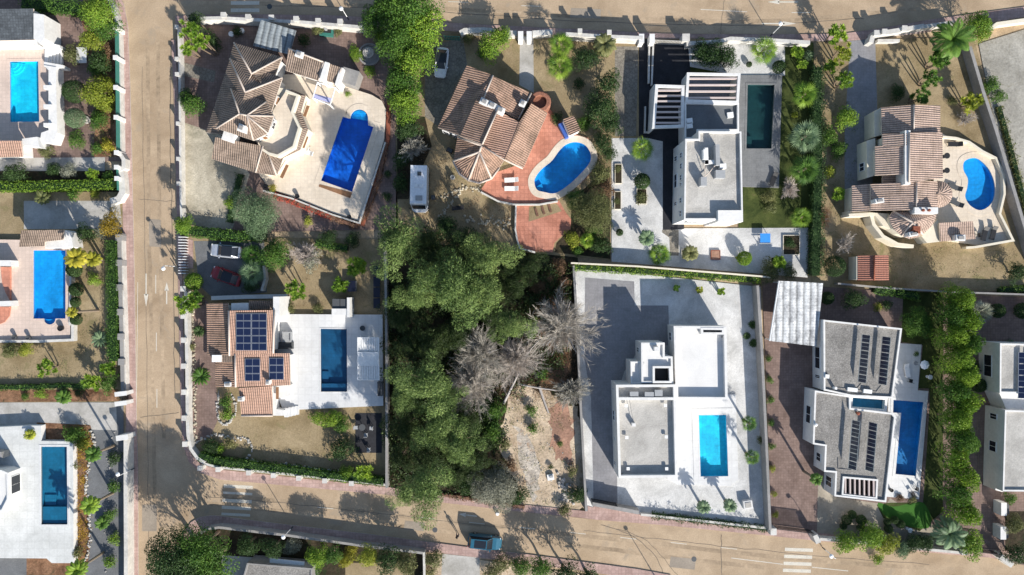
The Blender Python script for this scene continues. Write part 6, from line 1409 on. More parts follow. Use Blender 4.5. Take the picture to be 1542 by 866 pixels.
plant('bush', 522, 842, 12, 'yellow flowering shrub, lower of two', 'lf_lemon'); plant('bush', 530, 828, 9, 'yellow flowering shrub against the shaded wall', 'lf_lemon')
for x, y, r_, t, m_ in ((755,848,15,'olive scrub beside the concrete pad',OL), (785,852,16,'green scrub below the parked blue car','lf_mid'), (815,856,18,'bright scrub near the frame edge','lf_mid'), (850,866,20,'dark tree at the frame edge, beside the kerb',D), (885,874,20,'dark tree at the frame edge below the road bend',D), (740,862,13,'dry bush at the concrete pad corner',OL)):
    plant('tree' if r_ > 15 else 'bush', x, y, r_, t, m_, 2.0 if r_ > 17 else 0)

def brush(name, label, reg, n, ln, wd, mat, flat=.25, z=.06, seed=1):
    g = np.random.default_rng(seed); reg = PX(reg, 0); xs, ys = [p[0] for p in reg], [p[1] for p in reg]; P = []
    while len(P) < n:
        c = (min(xs) + (max(xs) - min(xs)) * g.random(), min(ys) + (max(ys) - min(ys)) * g.random())
        if inside(c, reg):
            for _ in range(int(4 + 14 * g.random())): P.append((c[0] + g.normal(0, .28), c[1] + g.normal(0, .28), z + abs(g.normal(0, .12))))
    P = np.array(P); n = len(P); T = unit(g, n); T[:, 2] = np.abs(T[:, 2]) * flat
    me = leaf_mesh(name, P, unit(g, n) * .5 + np.array([0, 0, 1.0]), T, ln * (.5 + g.random(n)), wd * (.6 + .8 * g.random(n)), g.random(n), mat)
    o = bpy.data.objects.new(name, me); COL.objects.link(o); tag(o, label, 'brush', None, 'stuff')
brush('dead_brush', 'dead brown brush and fallen twigs between the wood and the retaining wall', [(790,395),(862,400),(872,600),(835,610),(780,600),(740,610),(760,540),(790,470)], 5200, .5, .035, 'lf_brown', .5, .08, 2)
brush('dry_weeds', 'dry weeds scattered over the pale bare soil', [(760,590),(868,600),(884,760),(790,765),(752,700)], 1500, .22, .05, 'lf_olive', .6, .07, 3)
brush('leaf_litter', 'leaf litter on the tan garden below the orange roofed villa', [(640,210),(690,270),(776,310),(776,350),(650,350),(600,330)], 1500, .14, .07, 'lf_brown', .3, .115, 4)
brush('leaf_litter', 'leaf litter on the tan garden around the stepped villa', [(1240,100),(1275,100),(1300,330),(1530,380),(1535,425),(1250,420)], 1800, .13, .07, 'lf_olive', .3, .115, 5)
brush('leaf_litter', 'leaf litter on the shaded planting bed by the mesh fence', [(135,20),(172,20),(176,236),(140,236)], 1500, .2, .1, 'lf_olive', .4, .12, 6)
brush('bark_plants', 'dry low plants covering the bark slope beside the teal pool', [(112,640),(136,642),(140,668),(132,700),(128,742),(134,800),(130,840),(113,845)], 1600, .28, .06, 'lf_gold', .8, .12, 7)
brush('leaf_litter', 'leaf litter on the tan yard with round clipped bushes', [(108,380),(160,360),(176,580),(20,580),(10,525),(108,520)], 1200, .12, .06, 'lf_olive', .3, .115, 8)
brush('leaf_litter', 'leaf litter on the yards beside the navy pool terrace', [(400,380),(560,380),(560,465),(430,465),(400,440)], 900, .12, .06, 'lf_brown', .3, .112, 9)
# ------------------------------------------------------------------ vehicles
def car(label, px, py, ang, paint, L=4.2, Wd=1.78, Ht=1.5, glassroof=False, suv=False, name='parked_car'):
    """ang: heading of the nose in degrees, world sense"""
    root = empty(name, (*W2(px, py, .8), .02 if py > 700 else .1), label, 'car', 'parked cars', R(ang))
    def sec(x, hw, z0, z1): return [(x, -hw, z0), (x, -hw * 1.0, z0 + (z1 - z0) * .6), (x, -hw * .86, z1), (x, hw * .86, z1), (x, hw * 1.0, z0 + (z1 - z0) * .6), (x, hw, z0)]
    h = Wd / 2; hd = Ht * .62; body = [(-.5, .78, .30, hd * .84), (-.47, .93, .22, hd * .97), (-.30, 1, .2, hd), (0, 1, .2, hd), (.18, 1, .2, hd * .98), (.34, .98, .2, hd * .92), (.45, .9, .22, hd * .80), (.5, .68, .3, hd * .62)]
    mb = MB(); rings = [sec(x * L, h * w, a, b) for x, w, a, b in body]
    b0 = len(mb.v)
    for r_ in rings: mb.v += r_
    for i in range(len(rings) - 1):
        for k in range(5): mb.f.append([b0 + i * 6 + k, b0 + (i + 1) * 6 + k, b0 + (i + 1) * 6 + k + 1, b0 + i * 6 + k + 1][::-1]); mb.mi.append(0)
    mb.f.append([b0 + k for k in range(6)]); mb.f.append([b0 + (len(rings) - 1) * 6 + k for k in range(6)][::-1]); mb.mi += [0, 0]
    body_o = part(mb, 'body', paint, root, smooth_=False)
    # cabin: dark glasshouse with a painted roof
    xr = [-.47 if suv else -.42, -.40 if suv else -.26, .07, .23]
    lo = [(xr[0] * L, h * .80), (xr[3] * L, h * .82)]; up = [(xr[1] * L, h * .66), (xr[2] * L, h * .68)]
    z0, z1 = hd * .97, Ht - .02; mb = MB()
    l4 = [(lo[0][0], -lo[0][1], z0), (lo[1][0], -lo[1][1], z0), (lo[1][0], lo[1][1], z0), (lo[0][0], lo[0][1], z0)]; u4 = [(up[0][0], -up[0][1], z1), (up[1][0], -up[1][1], z1), (up[1][0], up[1][1], z1), (up[0][0], up[0][1], z1)]
    for k in range(4): mb.face([l4[k], l4[(k + 1) % 4], u4[(k + 1) % 4], u4[k]])
    part(mb, 'windows', 'glass', root)
    mb = MB(); mb.prism([(p[0] * 1.01, p[1] * 1.02) for p in u4], z1, z1 + .04, bottom=True); rf = part(mb, 'roof', 'glass' if glassroof and not suv else paint, root)
    if glassroof and suv: mb = MB(); mb.prism([(up[0][0] + .45, -h * .55), (up[1][0] - .12, -h * .55), (up[1][0] - .12, h * .55), (up[0][0] + .45, h * .55)], z1 + .042, z1 + .05); part(mb, 'sunroof', 'glass', rf)
    for k in range(4):      # pillars
        mb = MB(); mb.tube([l4[k], u4[k]], .05, 5); part(mb, 'pillar', paint, body_o)
    for sx in (-.31, .31):
        for sy in (-1, 1):
            mb = MB(); mb.tube([(sx * L, sy * (h - .2), .32), (sx * L, sy * (h + .005), .32)], .32, 14); w = part(mb, 'wheel', 'rubber', root)
            mb = MB(); mb.tube([(sx * L, sy * (h), .32), (sx * L, sy * (h + .012), .32)], .2, 10); part(mb, 'rim', 'alu', w)
    for sy in (-1, 1):
        mb = MB(); mb.box((.44 * L, sy * h * .66, hd * .70), (.16, .36, .1), sy * -.35); part(mb, 'headlight', 'white', root)
        mb = MB(); mb.box((-.487 * L, sy * h * .70, hd * .72), (.08, .26, .16)); part(mb, 'tail_light', 'redtail', root)
        mb = MB(); mb.box((.17 * L, sy * (h + .07), hd * .92), (.14, .2, .13)); part(mb, 'wing_mirror', paint, root)
    return root
car('white hatchback with dark glass roof parked beside the giant hedge', 664.5, 94, 263, 'carwhite', 4.0, 1.72, 1.55, True)
car('silver blue estate car parked under the rounded hedge', 340, 378, 174, 'carsilver', 4.2, 1.78, 1.5, True)
car('dark red hatchback parked aslant beside the silvery fan palm', 340, 416, 160, 'carred', 4.1, 1.76, 1.5, True)
car('teal blue off-road car parked at the kerb of the lower street', 730, 816.5, -6, 'carblue', 4.55, 1.85, 1.8, True, True)

root = empty('camper_van', (*W2(632, 285.5, 1.5), .1), 'long white camper van parked beside the shaded brick strip', 'camper van', None, R(-91))
mb = MB(); L, h = 6.0, 1.08
rr = [(-L / 2, -h), (L * .36, -h), (L * .45, -h * .92), (L * .5, -h * .6), (L * .5, h * .6), (L * .45, h * .92), (L * .36, h), (-L / 2, h)]
mb.prism(rr, .35, 1.1, bottom=True); part(mb, 'chassis', 'carwhite', root)
mb = MB(); mb.prism([(-L / 2, -h), (L * .34, -h), (L * .34, h), (-L / 2, h)], 1.1, 2.7); bd = part(mb, 'body', 'carwhite', root)
mb = MB(); q = [(L * .34, -h, 2.7), (L * .34, h, 2.7), (L * .46, h * .8, 1.12), (L * .46, -h * .8, 1.12)]; mb.face(q[::-1]); mb.face([q[0], (L * .34, -h, 1.11), q[3]][::-1]); mb.face([q[1], q[2], (L * .34, h, 1.11)][::-1]); part(mb, 'cab', 'carwhite', root)
mb = MB(); q = [(L * .368, -h * .84, 2.38), (L * .368, h * .84, 2.38), (L * .43, h * .76, 1.55), (L * .43, -h * .76, 1.55)]; mb.face([(x + .03, y, z + .03) for x, y, z in q][::-1]); part(mb, 'windscreen', 'glass', root)
for x, y, dx, dy, m_ in ((-1.9, .1, .5, .5, 'darkgrey'), (-.3, -.25, .45, .45, 'white'), (-.3, .35, .45, .45, 'white'), (1.3, .1, .65, .9, 'grey')):
    mb = MB(); mb.box((x, y, 2.702), (dx, dy, .1)); mb.box((x, y, 2.803), (dx * .8, dy * .8, .03)); part(mb, 'roof_hatch', m_, bd)
for sx in (-.30, .33):
    for sy in (-1, 1): mb = MB(); mb.tube([(sx * L, sy * (h - .22), .36), (sx * L, sy * (h - .0), .36)], .36, 14); part(mb, 'wheel', 'rubber', root)
for sy in (-1, 1): mb = MB(); mb.box((L * .42, sy * (h + .14), 1.45), (.12, .26, .3)); part(mb, 'wing_mirror', 'black', root)

# ------------------------------------------------------------------ walker in the street
def person(px, py, label):
    root = empty('person', (*W2(px, py, 0), .02), label, 'person', None, R(112))
    V = [(0,0,.95),(0,0,1.12),(0,0,1.36),(0,0,1.48),(0,0,1.56),(.02,0,1.66),(.0,0,1.75)]; Rad = [(.15,.12),(.145,.11),(.18,.11),(.075,.075),(.06,.06),(.10,.085),(.07,.07)]; E = [(0,1),(1,2),(2,3),(3,4),(4,5),(5,6)]
    def chain(start, pts, rads):
        p = start
        for q, r_ in zip(pts, rads): V.append(q); Rad.append((r_, r_)); E.append((p, len(V) - 1)); p = len(V) - 1
        return p
    for s, f in ((1, .22), (-1, -.2)):
        chain(0, [(.02, s * .10, .88), (f * .45 + .05, s * .10, .50), (f - .03, s * .10, .09), (f + .14, s * .11, .045)], [.095, .065, .045, .035])
        hnd = chain(2, [(0, s * .19, 1.38), (-f * .5, s * .24, 1.12), (-f * .6 + .1, s * .25, .90), (-f * .6 + .14, s * .25, .82)], [.06, .045, .034, .036])
    me = bpy.data.meshes.new('body'); me.from_pydata(V, E, [])
    o = bpy.data.objects.new('body', me); COL.objects.link(o); o.modifiers.new('Skin', 'SKIN')
    for sv, r_ in zip(me.skin_vertices[0].data, Rad): sv.radius = r_
    me.skin_vertices[0].data[0].use_root = True
    sm = o.modifiers.new('Sub', 'SUBSURF'); sm.levels = sm.render_levels = 1
    dg = bpy.context.evaluated_depsgraph_get(); m2 = bpy.data.meshes.new_from_object(o.evaluated_get(dg)); bpy.data.objects.remove(o)
    m2.materials.clear(); [m2.materials.append(MATS[k]) for k in ('cloth_dark', 'cloth_blue', 'skin')]
    for p in m2.polygons: z = p.center.z; y = abs(p.center.y); p.material_index = 2 if z > 1.5 or (z < .9 and y > .2) else (1 if z < .95 else 0)
    o = bpy.data.objects.new('body', m2); COL.objects.link(o); o.parent = root
    mb = MB(); mb.lathe((-.005, 0, 1.63), [(.105, 0), (.118, .06), (.105, .12), (.06, .165), (.01, .178)], 12); part(mb, 'hair', 'hair', root)
    mb = MB(); mb.box((.115, 0, 1.655), (.025, .025, .04)); part(mb, 'nose', 'skin', root)
    return root
person(689.5, 803.5, 'person in dark clothes walking along the lower street near the blue car')

# ------------------------------------------------------------------ street lamps
def lamp(label, base, head, h=3.9):
    x, y = W2(*base, 0); root = empty('street_lamp', (x, y, .1), label, 'street lamp', 'slim white street lamps')
    hx, hy = W2(*head, h)
    d = Vector((hx - x, hy - y)); d = d if d.length < .7 else d.normalized() * .7
    mb = MB(); mb.tube([(0, 0, 0), (0, 0, .9)], .08, 8); part(mb, 'base', 'darkgrey', root)
    mb = MB(); mb.tube([(0, 0, .9), (0, 0, h - .1)], [.055, .04], 7); part(mb, 'pole', 'white', root)
    mb = MB(); mb.tube([(0, 0, h - .1), (d.x * .5, d.y * .5, h + .05), (d.x, d.y, h)], .035, 6); part(mb, 'arm', 'white', root)
    mb = MB(); mb.lathe((d.x, d.y, h - .12), [(.05, 0), (.26, .05), (.28, .14), (.12, .22), (.02, .24)], 14); part(mb, 'lamp_head', 'white', root)
lamp('slim street lamp beside the railed drive with the parked cars', (269,401.5), (246.5,404.5)); lamp('slim street lamp on the pavement of the sunken dark strip', (203,705), (178,714)); lamp('slim street lamp on the pavement before the shaded south gardens', (441,793), (427,808.5)); lamp('slim street lamp on the top road near the fountain', (525,29.5), (514,13.5)); lamp('slim street lamp on the top road behind the fan palm', (1160,54), (1175,36)); lamp('slim street lamp by the zebra crossing near the white gate wall', (1238,824), (1249,836)); lamp('slim street lamp at the lower kerb with a long thin shadow over the road', (987,869), (997,890))
def cover(px, py, label, s=.35):
    mb = MB(); x, y = W2(px, py); mb.lathe((x, y, .018), [(s, 0), (s, .012), (s * .9, .014)], 16); tag(mb.build('manhole_cover', 'darkgrey'), label, 'manhole cover', 'manhole covers in the street')
cover(655, 798, 'round manhole cover in the lower street below the pines'); cover(1045, 842, 'round manhole cover beside a long shadow on the lower street'); cover(406, 10, 'round manhole cover beside the top zebra crossing')
mb = MB(); x, y = W2(749, 774, .5); mb.lathe((x, y, .02), [(.28, 0), (.25, .5), (.2, .55)], 10); tag(mb.build('road_bollard', 'white'), 'squat white marker at the street edge below the silver shrub', 'bollard')

# ------------------------------------------------------------------ gates
def gate(label, a, b, h, mat, nb=9, name='gate'):
    A, Bv = Vector(W2(*a, h)), Vector(W2(*b, h)); d = Bv - A; root = empty(name, (*A, .02), label, 'gate', None, math.atan2(d.y, d.x)); L = d.length
    mb = MB()
    for z in (.15, h - .1): mb.box((L / 2, 0, z), (L, .06, .07))
    for x in (.03, L - .03): mb.box((x, 0, .1), (.06, .07, h - .1))
    part(mb, 'frame', mat, root); mb = MB()
    for i in range(nb): mb.box((.1 + (L - .2) * (i + .5) / nb, 0, .2), ((L - .2) / nb * .55, .03, h - .3))
    part(mb, 'infill', mat, root)
gate('grey sheet gate in the road wall at the stone path', (270,96), (270.5,113), 1.5, 'grey'); gate('black sliding gate between white pillars at the white drive', (184,594), (184,606), 1.6, 'black'); gate('dark green gate at the drive with the white car', (668,54), (692,55), 1.6, 'greenmesh'); gate('pale sliding gate of the dark driveway', (986,60), (1030,62), 1.6, 'concrete', 20); gate('black gate under the pink topped planter wall', (930,763), (892,756), 1.7, 'black', 16); gate('black sliding gate of the brown drive at the zebra crossing', (1170,797), (1226,804), 1.7, 'black', 22); gate('dark sliding gate of the far paved drive', (1458,829), (1506,836), 1.7, 'black', 18)
mb = MB()
root = empty('railing', (*W2(274, 385), .1), 'white railed gate over the red threshold of the parking drive', 'gate')
for i in range(14):
    mb = MB(); x, y = W2(274, 357 + i * 4.2, .9); mb.box((x, y, .1), (1.0, .09, .8)); mb.build('bar', 'white', root)
sheet('red_threshold', [(266,355),(291,362),(291,404),(268,405)], .135, 'redpave'); sheet('pink_forecourt', [(894,762),(962,774),(960,784),(890,778)], .137, 'redpave')

# ------------------------------------------------------------------ garden and roof furniture
def lounger(label, px, py, ang, z, mat='white', group='sun loungers'):
    root = empty('sun_lounger', (*W2(px, py, z + .3), z), label, 'sun lounger', group, R(ang))
    mb = MB(); mb.box((-.25, 0, .28), (1.35, .62, .08)); part(mb, 'seat', mat, root)
    mb = MB(); mb.box((0, 0, 0), (.62, .62, .08)); o = part(mb, 'backrest', mat, root); o.location = (.68, 0, .38); o.rotation_euler = (0, -.55, 0)
    for sx in (-.8, .35):
        for sy in (-.26, .26): mb = MB(); mb.box((sx, sy, 0), (.06, .06, .28)); part(mb, 'leg', mat, root)
    return root
lounger('upper white lounger on the terracotta terrace by bean pool', 770, 271, 3, .4); lounger('lower white lounger on the terracotta terrace by bean pool', 770, 284, 0, .4)
lounger('pale blue lounger nearest the curved porch on the cream terrace', 456, 222, -20, .5); lounger('pale blue lounger further down the cream terrace beside another', 462, 229, -20, .5)
for x, y, a, t in ((1438,217,0,'black lounger under the curved pool terrace wall'),(1438,282,-20,'grey lounger beside the half round tiled roof, upper one'),(1440,306,-25,'grey lounger beside the half round tiled roof, lower one'),(1483,352,75,'first black lounger in the corner of the kidney pool terrace'),(1496,351,75,'second black lounger in the corner of the kidney pool terrace')): lounger(t, x, y, a, .35, 'black' if 'black' in t else 'darkgrey')
lounger('white lounger on the deck of the grey roofed solar house', 1366, 558, 100, .3); lounger('black lounger shaded on the grey paving by the lap pool', 1165, 270, 70, .25, 'black')
def simple(name, cat, label, parts, px, py, z, ang=0, group=None):
    root = empty(name, (*W2(px, py, z), z), label, cat, group, R(ang))
    for pn, mat, kind, *a in parts:
        mb = MB()
        if kind == 'box': mb.box(*a)
        elif kind == 'lathe': mb.lathe(*a)
        elif kind == 'tube': mb.tube(*a)
        part(mb, pn, mat, root)
    return root
def table(label, px, py, z, mat='darkgrey', r=.45):
    simple('garden_table', 'table', label, [('tabletop', mat, 'lathe', (0, 0, .7), [(r, 0), (r, .04), (r * .98, .05)], 18), ('leg', mat, 'tube', [(0, 0, .03), (0, 0, .7)], .05), ('base', mat, 'lathe', (0, 0, 0), [(r * .6, 0), (r * .55, .03)], 12)], px, py, z)
def chair(label, px, py, z, ang, mat='white'):
    simple('garden_chair', 'chair', label, [('seat', mat, 'box', (0, 0, .42), (.46, .46, .05)), ('backrest', mat, 'box', (-.22, 0, .48), (.05, .46, .42))] + [('leg', mat, 'box', (sx, sy, 0), (.05, .05, .42)) for sx in (-.19, .19) for sy in (-.19, .19)], px, py, z, ang, 'garden chairs')
table('dark round table on the dark patio mat', 547, 642, .112); chair('grey chair at the dark round table, nearest the fence', 560, 644, .112, 180, 'grey'); chair('grey chair at the dark round table, nearest the lawn', 537, 643, .112, 0, 'grey'); chair('grey chair below the dark round table', 552, 654, .112, 90, 'grey'); chair('pale chair at the lower edge of the patio mat', 556, 676, .112, 90, 'grey')
table('small dark table beside the pool slats under the tiled wall', 1421, 236, .35, 'black', .4); table('dark square sided table beside the stepped villa terrace', 1421, 258, .35, 'black', .38)
chair('black chair beside the lower end of the lawn deck', 1372, 742, .3, 30, 'black'); chair('dark chair on the deck next to the white lounger', 1369, 573, .3, 80, 'black'); chair('black chair beside the black loungers at the kidney pool', 1472, 354, .35, 20, 'black'); chair('dark metal chair at the end of the white deck', 1378, 735, .3, 60, 'black')
def sofa(label, px, py, z, mat, w=1.5, d=.8, ang=0):
    simple('garden_sofa', 'sofa', label, [('seat', mat, 'box', (0, 0, .0), (w, d, .38)), ('backrest', mat, 'box', (0, d / 2 - .09, .382), (w, .18, .35)), ('armrest', mat, 'box', (-w / 2 + .08, -.1, .382), (.16, d - .2, .2)), ('armrest', mat, 'box', (w / 2 - .08, -.1, .382), (.16, d - .2, .2))], px, py, z, ang)
sofa('pale grey sofa with cover on the white terrace beside the solar roof', 434, 507, .5, 'grey', 1.2, 1.4); sofa('dark grey sofa below the pale one on the white terrace', 432, 520, .5, 'darkgrey', 1.9, .9, 180); sofa('dark grey chest beside the slatted shade', 573, 585, .5, 'darkgrey', .6, 1.9)
def pot(label, px, py, z, mat='darkgrey', r=.3):
    simple('plant_pot', 'pot', label, [('pot', mat, 'lathe', (0, 0, 0), [(r * .7, 0), (r, .45), (r, .5), (r * .85, .5), (r * .8, .42)], 14), ('soil', 'bark', 'lathe', (0, 0, .36), [(r * .8, 0), (r * .8, .02)], 10)], px, py, z, 0, 'plant pots')
pot('dark pot at the wing corner of the cream terrace', 402, 281, .5, 'black'); pot('black pot above the red flowering hedge', 449, 296, .5, 'black'); pot('dark pot holding a plant at the lower end of the cream terrace', 527, 327, .5, 'black'); pot('first grey pot along the white wall of the pink terrace', 24, 507, .6); pot('second grey pot along the white wall of the pink terrace', 45, 508, .6); pot('black pot at the corner by the rounded pool bay', 94, 494, .6, 'black', .4); pot('round dark pot with lid near the slatted shade', 547, 494, .5, 'darkgrey', .36); pot('dark pot on the white deck near the pool corner', 1340, 737, .3, 'black', .25)
pot('pale pot beside the dark shrub near the top road wall', 350, 53, .1, 'white', .35); pot('second pale pot on the other side of the dark shrub near the top road', 366, 48, .1, 'white', .35)
simple('parasol', 'parasol', 'white parasol standing on the deck of the solar house', [('canopy', 'white', 'lathe', (0, 0, 2.0), [(.62, 0), (.35, .18), (.05, .3)], 8), ('pole', 'alu', 'tube', [(0, 0, .05), (0, 0, 2.1)], .03), ('base', 'grey', 'lathe', (0, 0, 0), [(.3, 0), (.28, .07)], 12)], 1379, 547, .3)
for x, y, t in ((1396,567,'white disc table on the dark lawn'), (1366,796,'white disc table on the tan paving below bright turf')): table(t, x, y, .12, 'white', .32)
simple('fountain', 'fountain', 'grey tiered stone fountain beside the giant hedge', [('basin', 'greywall', 'lathe', (0, 0, 0), [(1.5, 0), (1.5, .4), (1.3, .4), (1.25, .15), (.4, .12)], 24), ('bowl', 'concrete', 'lathe', (0, 0, .12), [(.25, 0), (.2, .7), (.75, .95), (.7, .98), (.2, .85)], 18), ('bowl', 'concrete', 'lathe', (0, 0, .98), [(.12, 0), (.12, .4), (.4, .55), (.36, .57), (.06, .5), (.05, .8)], 14)], 557, 83, .1)
simple('well', 'well', 'green rimmed garden well by the top road wall', [('rim', 'greenmesh', 'box', (0, 0, 0), (1.8, 1.6, .5)), ('shaft', 'black', 'box', (0, .1, .502), (1.3, 1.0, .02)), ('bucket_frame', 'grey', 'box', (0, .1, .53), (.3, .5, .5))], 493, 47, .1, -5)
simple('stone_ring', 'ornament', 'pale round stone ornament on the brick yard', [('ring', 'concrete', 'lathe', (0, 0, 0), [(.5, 0), (.5, .18), (.32, .2), (.3, .05)], 18), ('core', 'concrete', 'lathe', (0, 0, .02), [(.22, 0), (.2, .3), (.05, .34)], 12)], 131, 181, .1)
simple('garden_bench', 'bench', 'white stone slab bench in the shade of the brick yard', [('slab', 'whitetile', 'box', (0, 0, .42), (1.4, 2.1, .1)), ('support', 'whitewall', 'box', (0, .7, 0), (1.0, .25, .42)), ('support', 'whitewall', 'box', (0, -.7, 0), (1.0, .25, .42))], 126, 85, .1)
simple('garden_bench', 'bench', 'black bench casting a shadow on tan ground below the fan porch', [('seat', 'black', 'box', (0, 0, .4), (1.6, .5, .06)), ('backrest', 'black', 'box', (0, .26, .45), (1.6, .05, .45)), ('leg', 'black', 'box', (-.7, 0, 0), (.07, .45, .4)), ('leg', 'black', 'box', (.7, 0, 0), (.07, .45, .4))], 690, 314, .1, 6)
simple('barrel', 'barrel', 'blue-grey barrel beside the fan shaped porch', [('barrel', 'grey', 'lathe', (0, 0, 0), [(.28, 0), (.34, .4), (.28, .8), (.24, .8), (.2, .7)], 14), ('lid', 'slate', 'lathe', (0, 0, .7), [(.2, 0), (.2, .02)], 12)], 682, 268, .1)
simple('garden_grill', 'grill', 'dark box beside the porch wall and barrel', [('body', 'black', 'box', (0, 0, .3), (.8, .6, .5)), ('lid', 'darkgrey', 'box', (0, 0, .802), (.7, .5, .15)), ('leg', 'black', 'box', (-.3, 0, 0), (.06, .5, .3)), ('leg', 'black', 'box', (.3, 0, 0), (.06, .5, .3))], 678, 228, .1, -25)
simple('post_box', 'box', 'black box between camper van and stepping stone line', [('body', 'black', 'box', (0, 0, 0), (.5, .55, .5)), ('lid', 'darkgrey', 'box', (0, 0, .502), (.54, .58, .05))], 653, 298, .1)
for k in range(4): simple('solar_table', 'solar panel', ('first','second','third','fourth')[k] + ' dark flat panel from the garden end along the dark fence', [('panel', 'darkpanel', 'box', (0, 0, .5), (.9, 1.35, .05)), ('stand', 'alu', 'box', (0, .4, 0), (.8, .06, .5)), ('stand', 'alu', 'box', (0, -.4, 0), (.8, .06, .5))], 568.5, 408 + k * 16.2, .1, 0, 'dark panels along the fence')
simple('garden_bin', 'bin', 'dark lidded box beside the yucca and tan gravel', [('body', 'slate', 'box', (0, 0, 0), (1.0, 1.4, .9)), ('lid', 'darkpanel', 'box', (0, 0, .902), (1.05, 1.45, .06))], 532, 431, .1)
simple('garden_bin', 'bin', 'grey metal cabinet beside the black shed', [('body', 'grey', 'box', (0, 0, 0), (.7, 1.2, 1.0)), ('lid', 'slate', 'box', (0, 0, 1.002), (.74, 1.25, .05))], 529.5, 458, .1)
simple('pool_cover_reel', 'cover', 'bright blue fabric canopy standing on white gravel', [('canopy', 'bluefabric', 'box', (0, 0, .75), (1.35, 1.2, .1)), ('frame', 'grey', 'box', (0, -.75, .7), (1.6, .1, .08)), ('leg', 'grey', 'box', (-.7, -.7, 0), (.06, .06, .7)), ('leg', 'grey', 'box', (.7, -.7, 0), (.06, .06, .7)), ('leg', 'grey', 'box', (-.6, .5, 0), (.06, .06, .75)), ('leg', 'grey', 'box', (.6, .5, 0), (.06, .06, .75))], 1149, 359, .1)
simple('well_box', 'well box', 'white concrete well box on white gravel near the street', [('housing', 'whitewall', 'box', (0, 0, 0), (1.2, 1.1, .7)), ('lid', 'concrete', 'box', (0, 0, .702), (.8, .7, .05))], 1124, 758, .08, 8)
simple('bench_slab', 'slab', 'white rubble lump dumped on the pale track', [('slab', 'white', 'box', (0, 0, 0), (.9, .8, .25)), ('block', 'grey', 'box', (.1, .1, .252), (.5, .3, .15))], 829, 718, .06, 10)
def bed(label, px, py, w, d, z=.1, mat='creamwall', soil='woodfloor'):
    simple('planter_box', 'planter', label, [('side', mat, 'box', (0, d / 2, 0), (w + .07, .07, .22)), ('side', mat, 'box', (0, -d / 2, 0), (w + .07, .07, .22)), ('side', mat, 'box', (w / 2, 0, 0), (.07, d - .071, .218)), ('side', mat, 'box', (-w / 2, 0, 0), (.07, d - .071, .218)), ('soil', soil, 'box', (0, 0, .01), (w - .07, d - .07, .16))], px, py, z, 0, 'garden planter beds')
bed('narrow wooden planter at the edge of white gravel, upper one', 931, 262, .9, 2.6); bed('narrow wooden planter at the edge of white gravel, lower one', 930, 302, .85, 2.4); bed('green square bed under the dark round bush on white gravel', 966, 296, 1.3, 2.0); bed('square bed with the sparse grey palm', 1033, 383, 1.2, 1.2); bed('square bed of reddish stones in white gravel', 1077, 384, 1.2, 1.2, .1, 'terracottadark', 'redsoil'); bed('large square bed of dark plants beside the boundary hedge', 1191, 369, 2.2, 2.6); bed('square bed with the bright plant near the boundary hedge', 1168, 394, 1.3, 1.1)
# loose stone edgings and rubble, read as one mass each
def stones(name, label, pts, n, sz, mat, kind='stuff', spread_=.25, z=.1):
    g = random.Random(len(label)); mb = MB(); pw = PX(pts, 0); tot = sum(math.dist(a, b) for a, b in zip(pw, pw[1:]))
    for (x, y) in along(pw, tot / n, 0):
        x += g.gauss(0, spread_); y += g.gauss(0, spread_); s = sz * (.6 + .8 * g.random())
        prof = [(s * .5, 0), (s * .55, s * .3), (s * .3, s * .55)]; mb.lathe((x, y, z - .02), prof, 6)
    tag(mb.build(name, mat), label, 'stones', None, kind)
stones('stone_edging', 'pale stones edging the curved bark slope', smooth_open([(138,650),(143,668),(134,700),(130,742),(137,800),(132,838),(124,866)], 4), 90, .3, 'concrete', spread_=.12)
stones('stone_edging', 'pale stones edging the far side of the dark gravel by the sunken strip', smooth_open([(172,650),(164,690),(166,740),(160,790),(165,830),(158,866)], 4), 60, .2, 'greywall', spread_=.12)
stones('stone_edging', 'white stones around the corner bed of the brick path', smooth_open([(292,668),(318,655),(330,655),(352,660),(372,660),(380,675),(378,692),(408,700),(440,700),(475,706),(530,712)], 4), 120, .28, 'concrete', spread_=.1)
stones('stone_edging', 'white stones around the small leaf shaped bed', smooth_open([(330,590),(328,615),(331,632),(340,640),(350,630),(356,612),(350,594)], 4), 60, .26, 'concrete', spread_=.08)
stones('stone_edging', 'stones along the strip behind the west road wall', [(291,455),(292,500),(293,560),(294,620),(295,665)], 90, .26, 'yardgravel', spread_=.12)
stones('stone_line', 'old stone line curving over tan ground between camper van and terrace', smooth_open([(665,296),(690,288),(700,282),(725,286),(750,300),(774,308)], 4), 80, .25, 'yardgravel', spread_=.18)
stones('stone_line', 'scattered stone line on tan ground below the black bench', smooth_open([(664,326),(684,300),(694,285)], 4) , 40, .25, 'yardgravel', spread_=.2); stones('stone_line', 'scattered stones along the lower edge of tan ground', [(700,330),(740,334),(776,338)], 50, .28, 'yardgravel', spread_=.3)
stones('rubble_heap', 'heap of rubble beside the retaining wall', [(842,725),(852,735),(855,748),(848,752)], 60, .35, 'rubble', spread_=.5, z=.08); stones('rubble_heap', 'loose stones scattered on the pale track', [(765,600),(790,640),(800,690),(815,740),(830,650),(850,630)], 45, .16, 'rubble', spread_=1.1, z=.03)
for (x, y) in ((808,318),(818,314),(826,313)):
    pass
for k, (x, y, t) in enumerate(((806,319,'first dark stepping timber in the tan strip of the terracotta terrace'), (816,316,'second dark stepping timber in the tan strip'), (826,313,'third dark stepping timber beside the green pool bush'))):
    mb = MB(); a, b_ = W2(x, y - 5), W2(x + 3, y + 5); mb.prism(ribbon([a, b_], .3), .26, .40); mb.box((*W2(x + 3, y + 5.5), .26), (.3, .3, .16), .4); tag(mb.build('timber_step', 'brown'), t, 'timber')
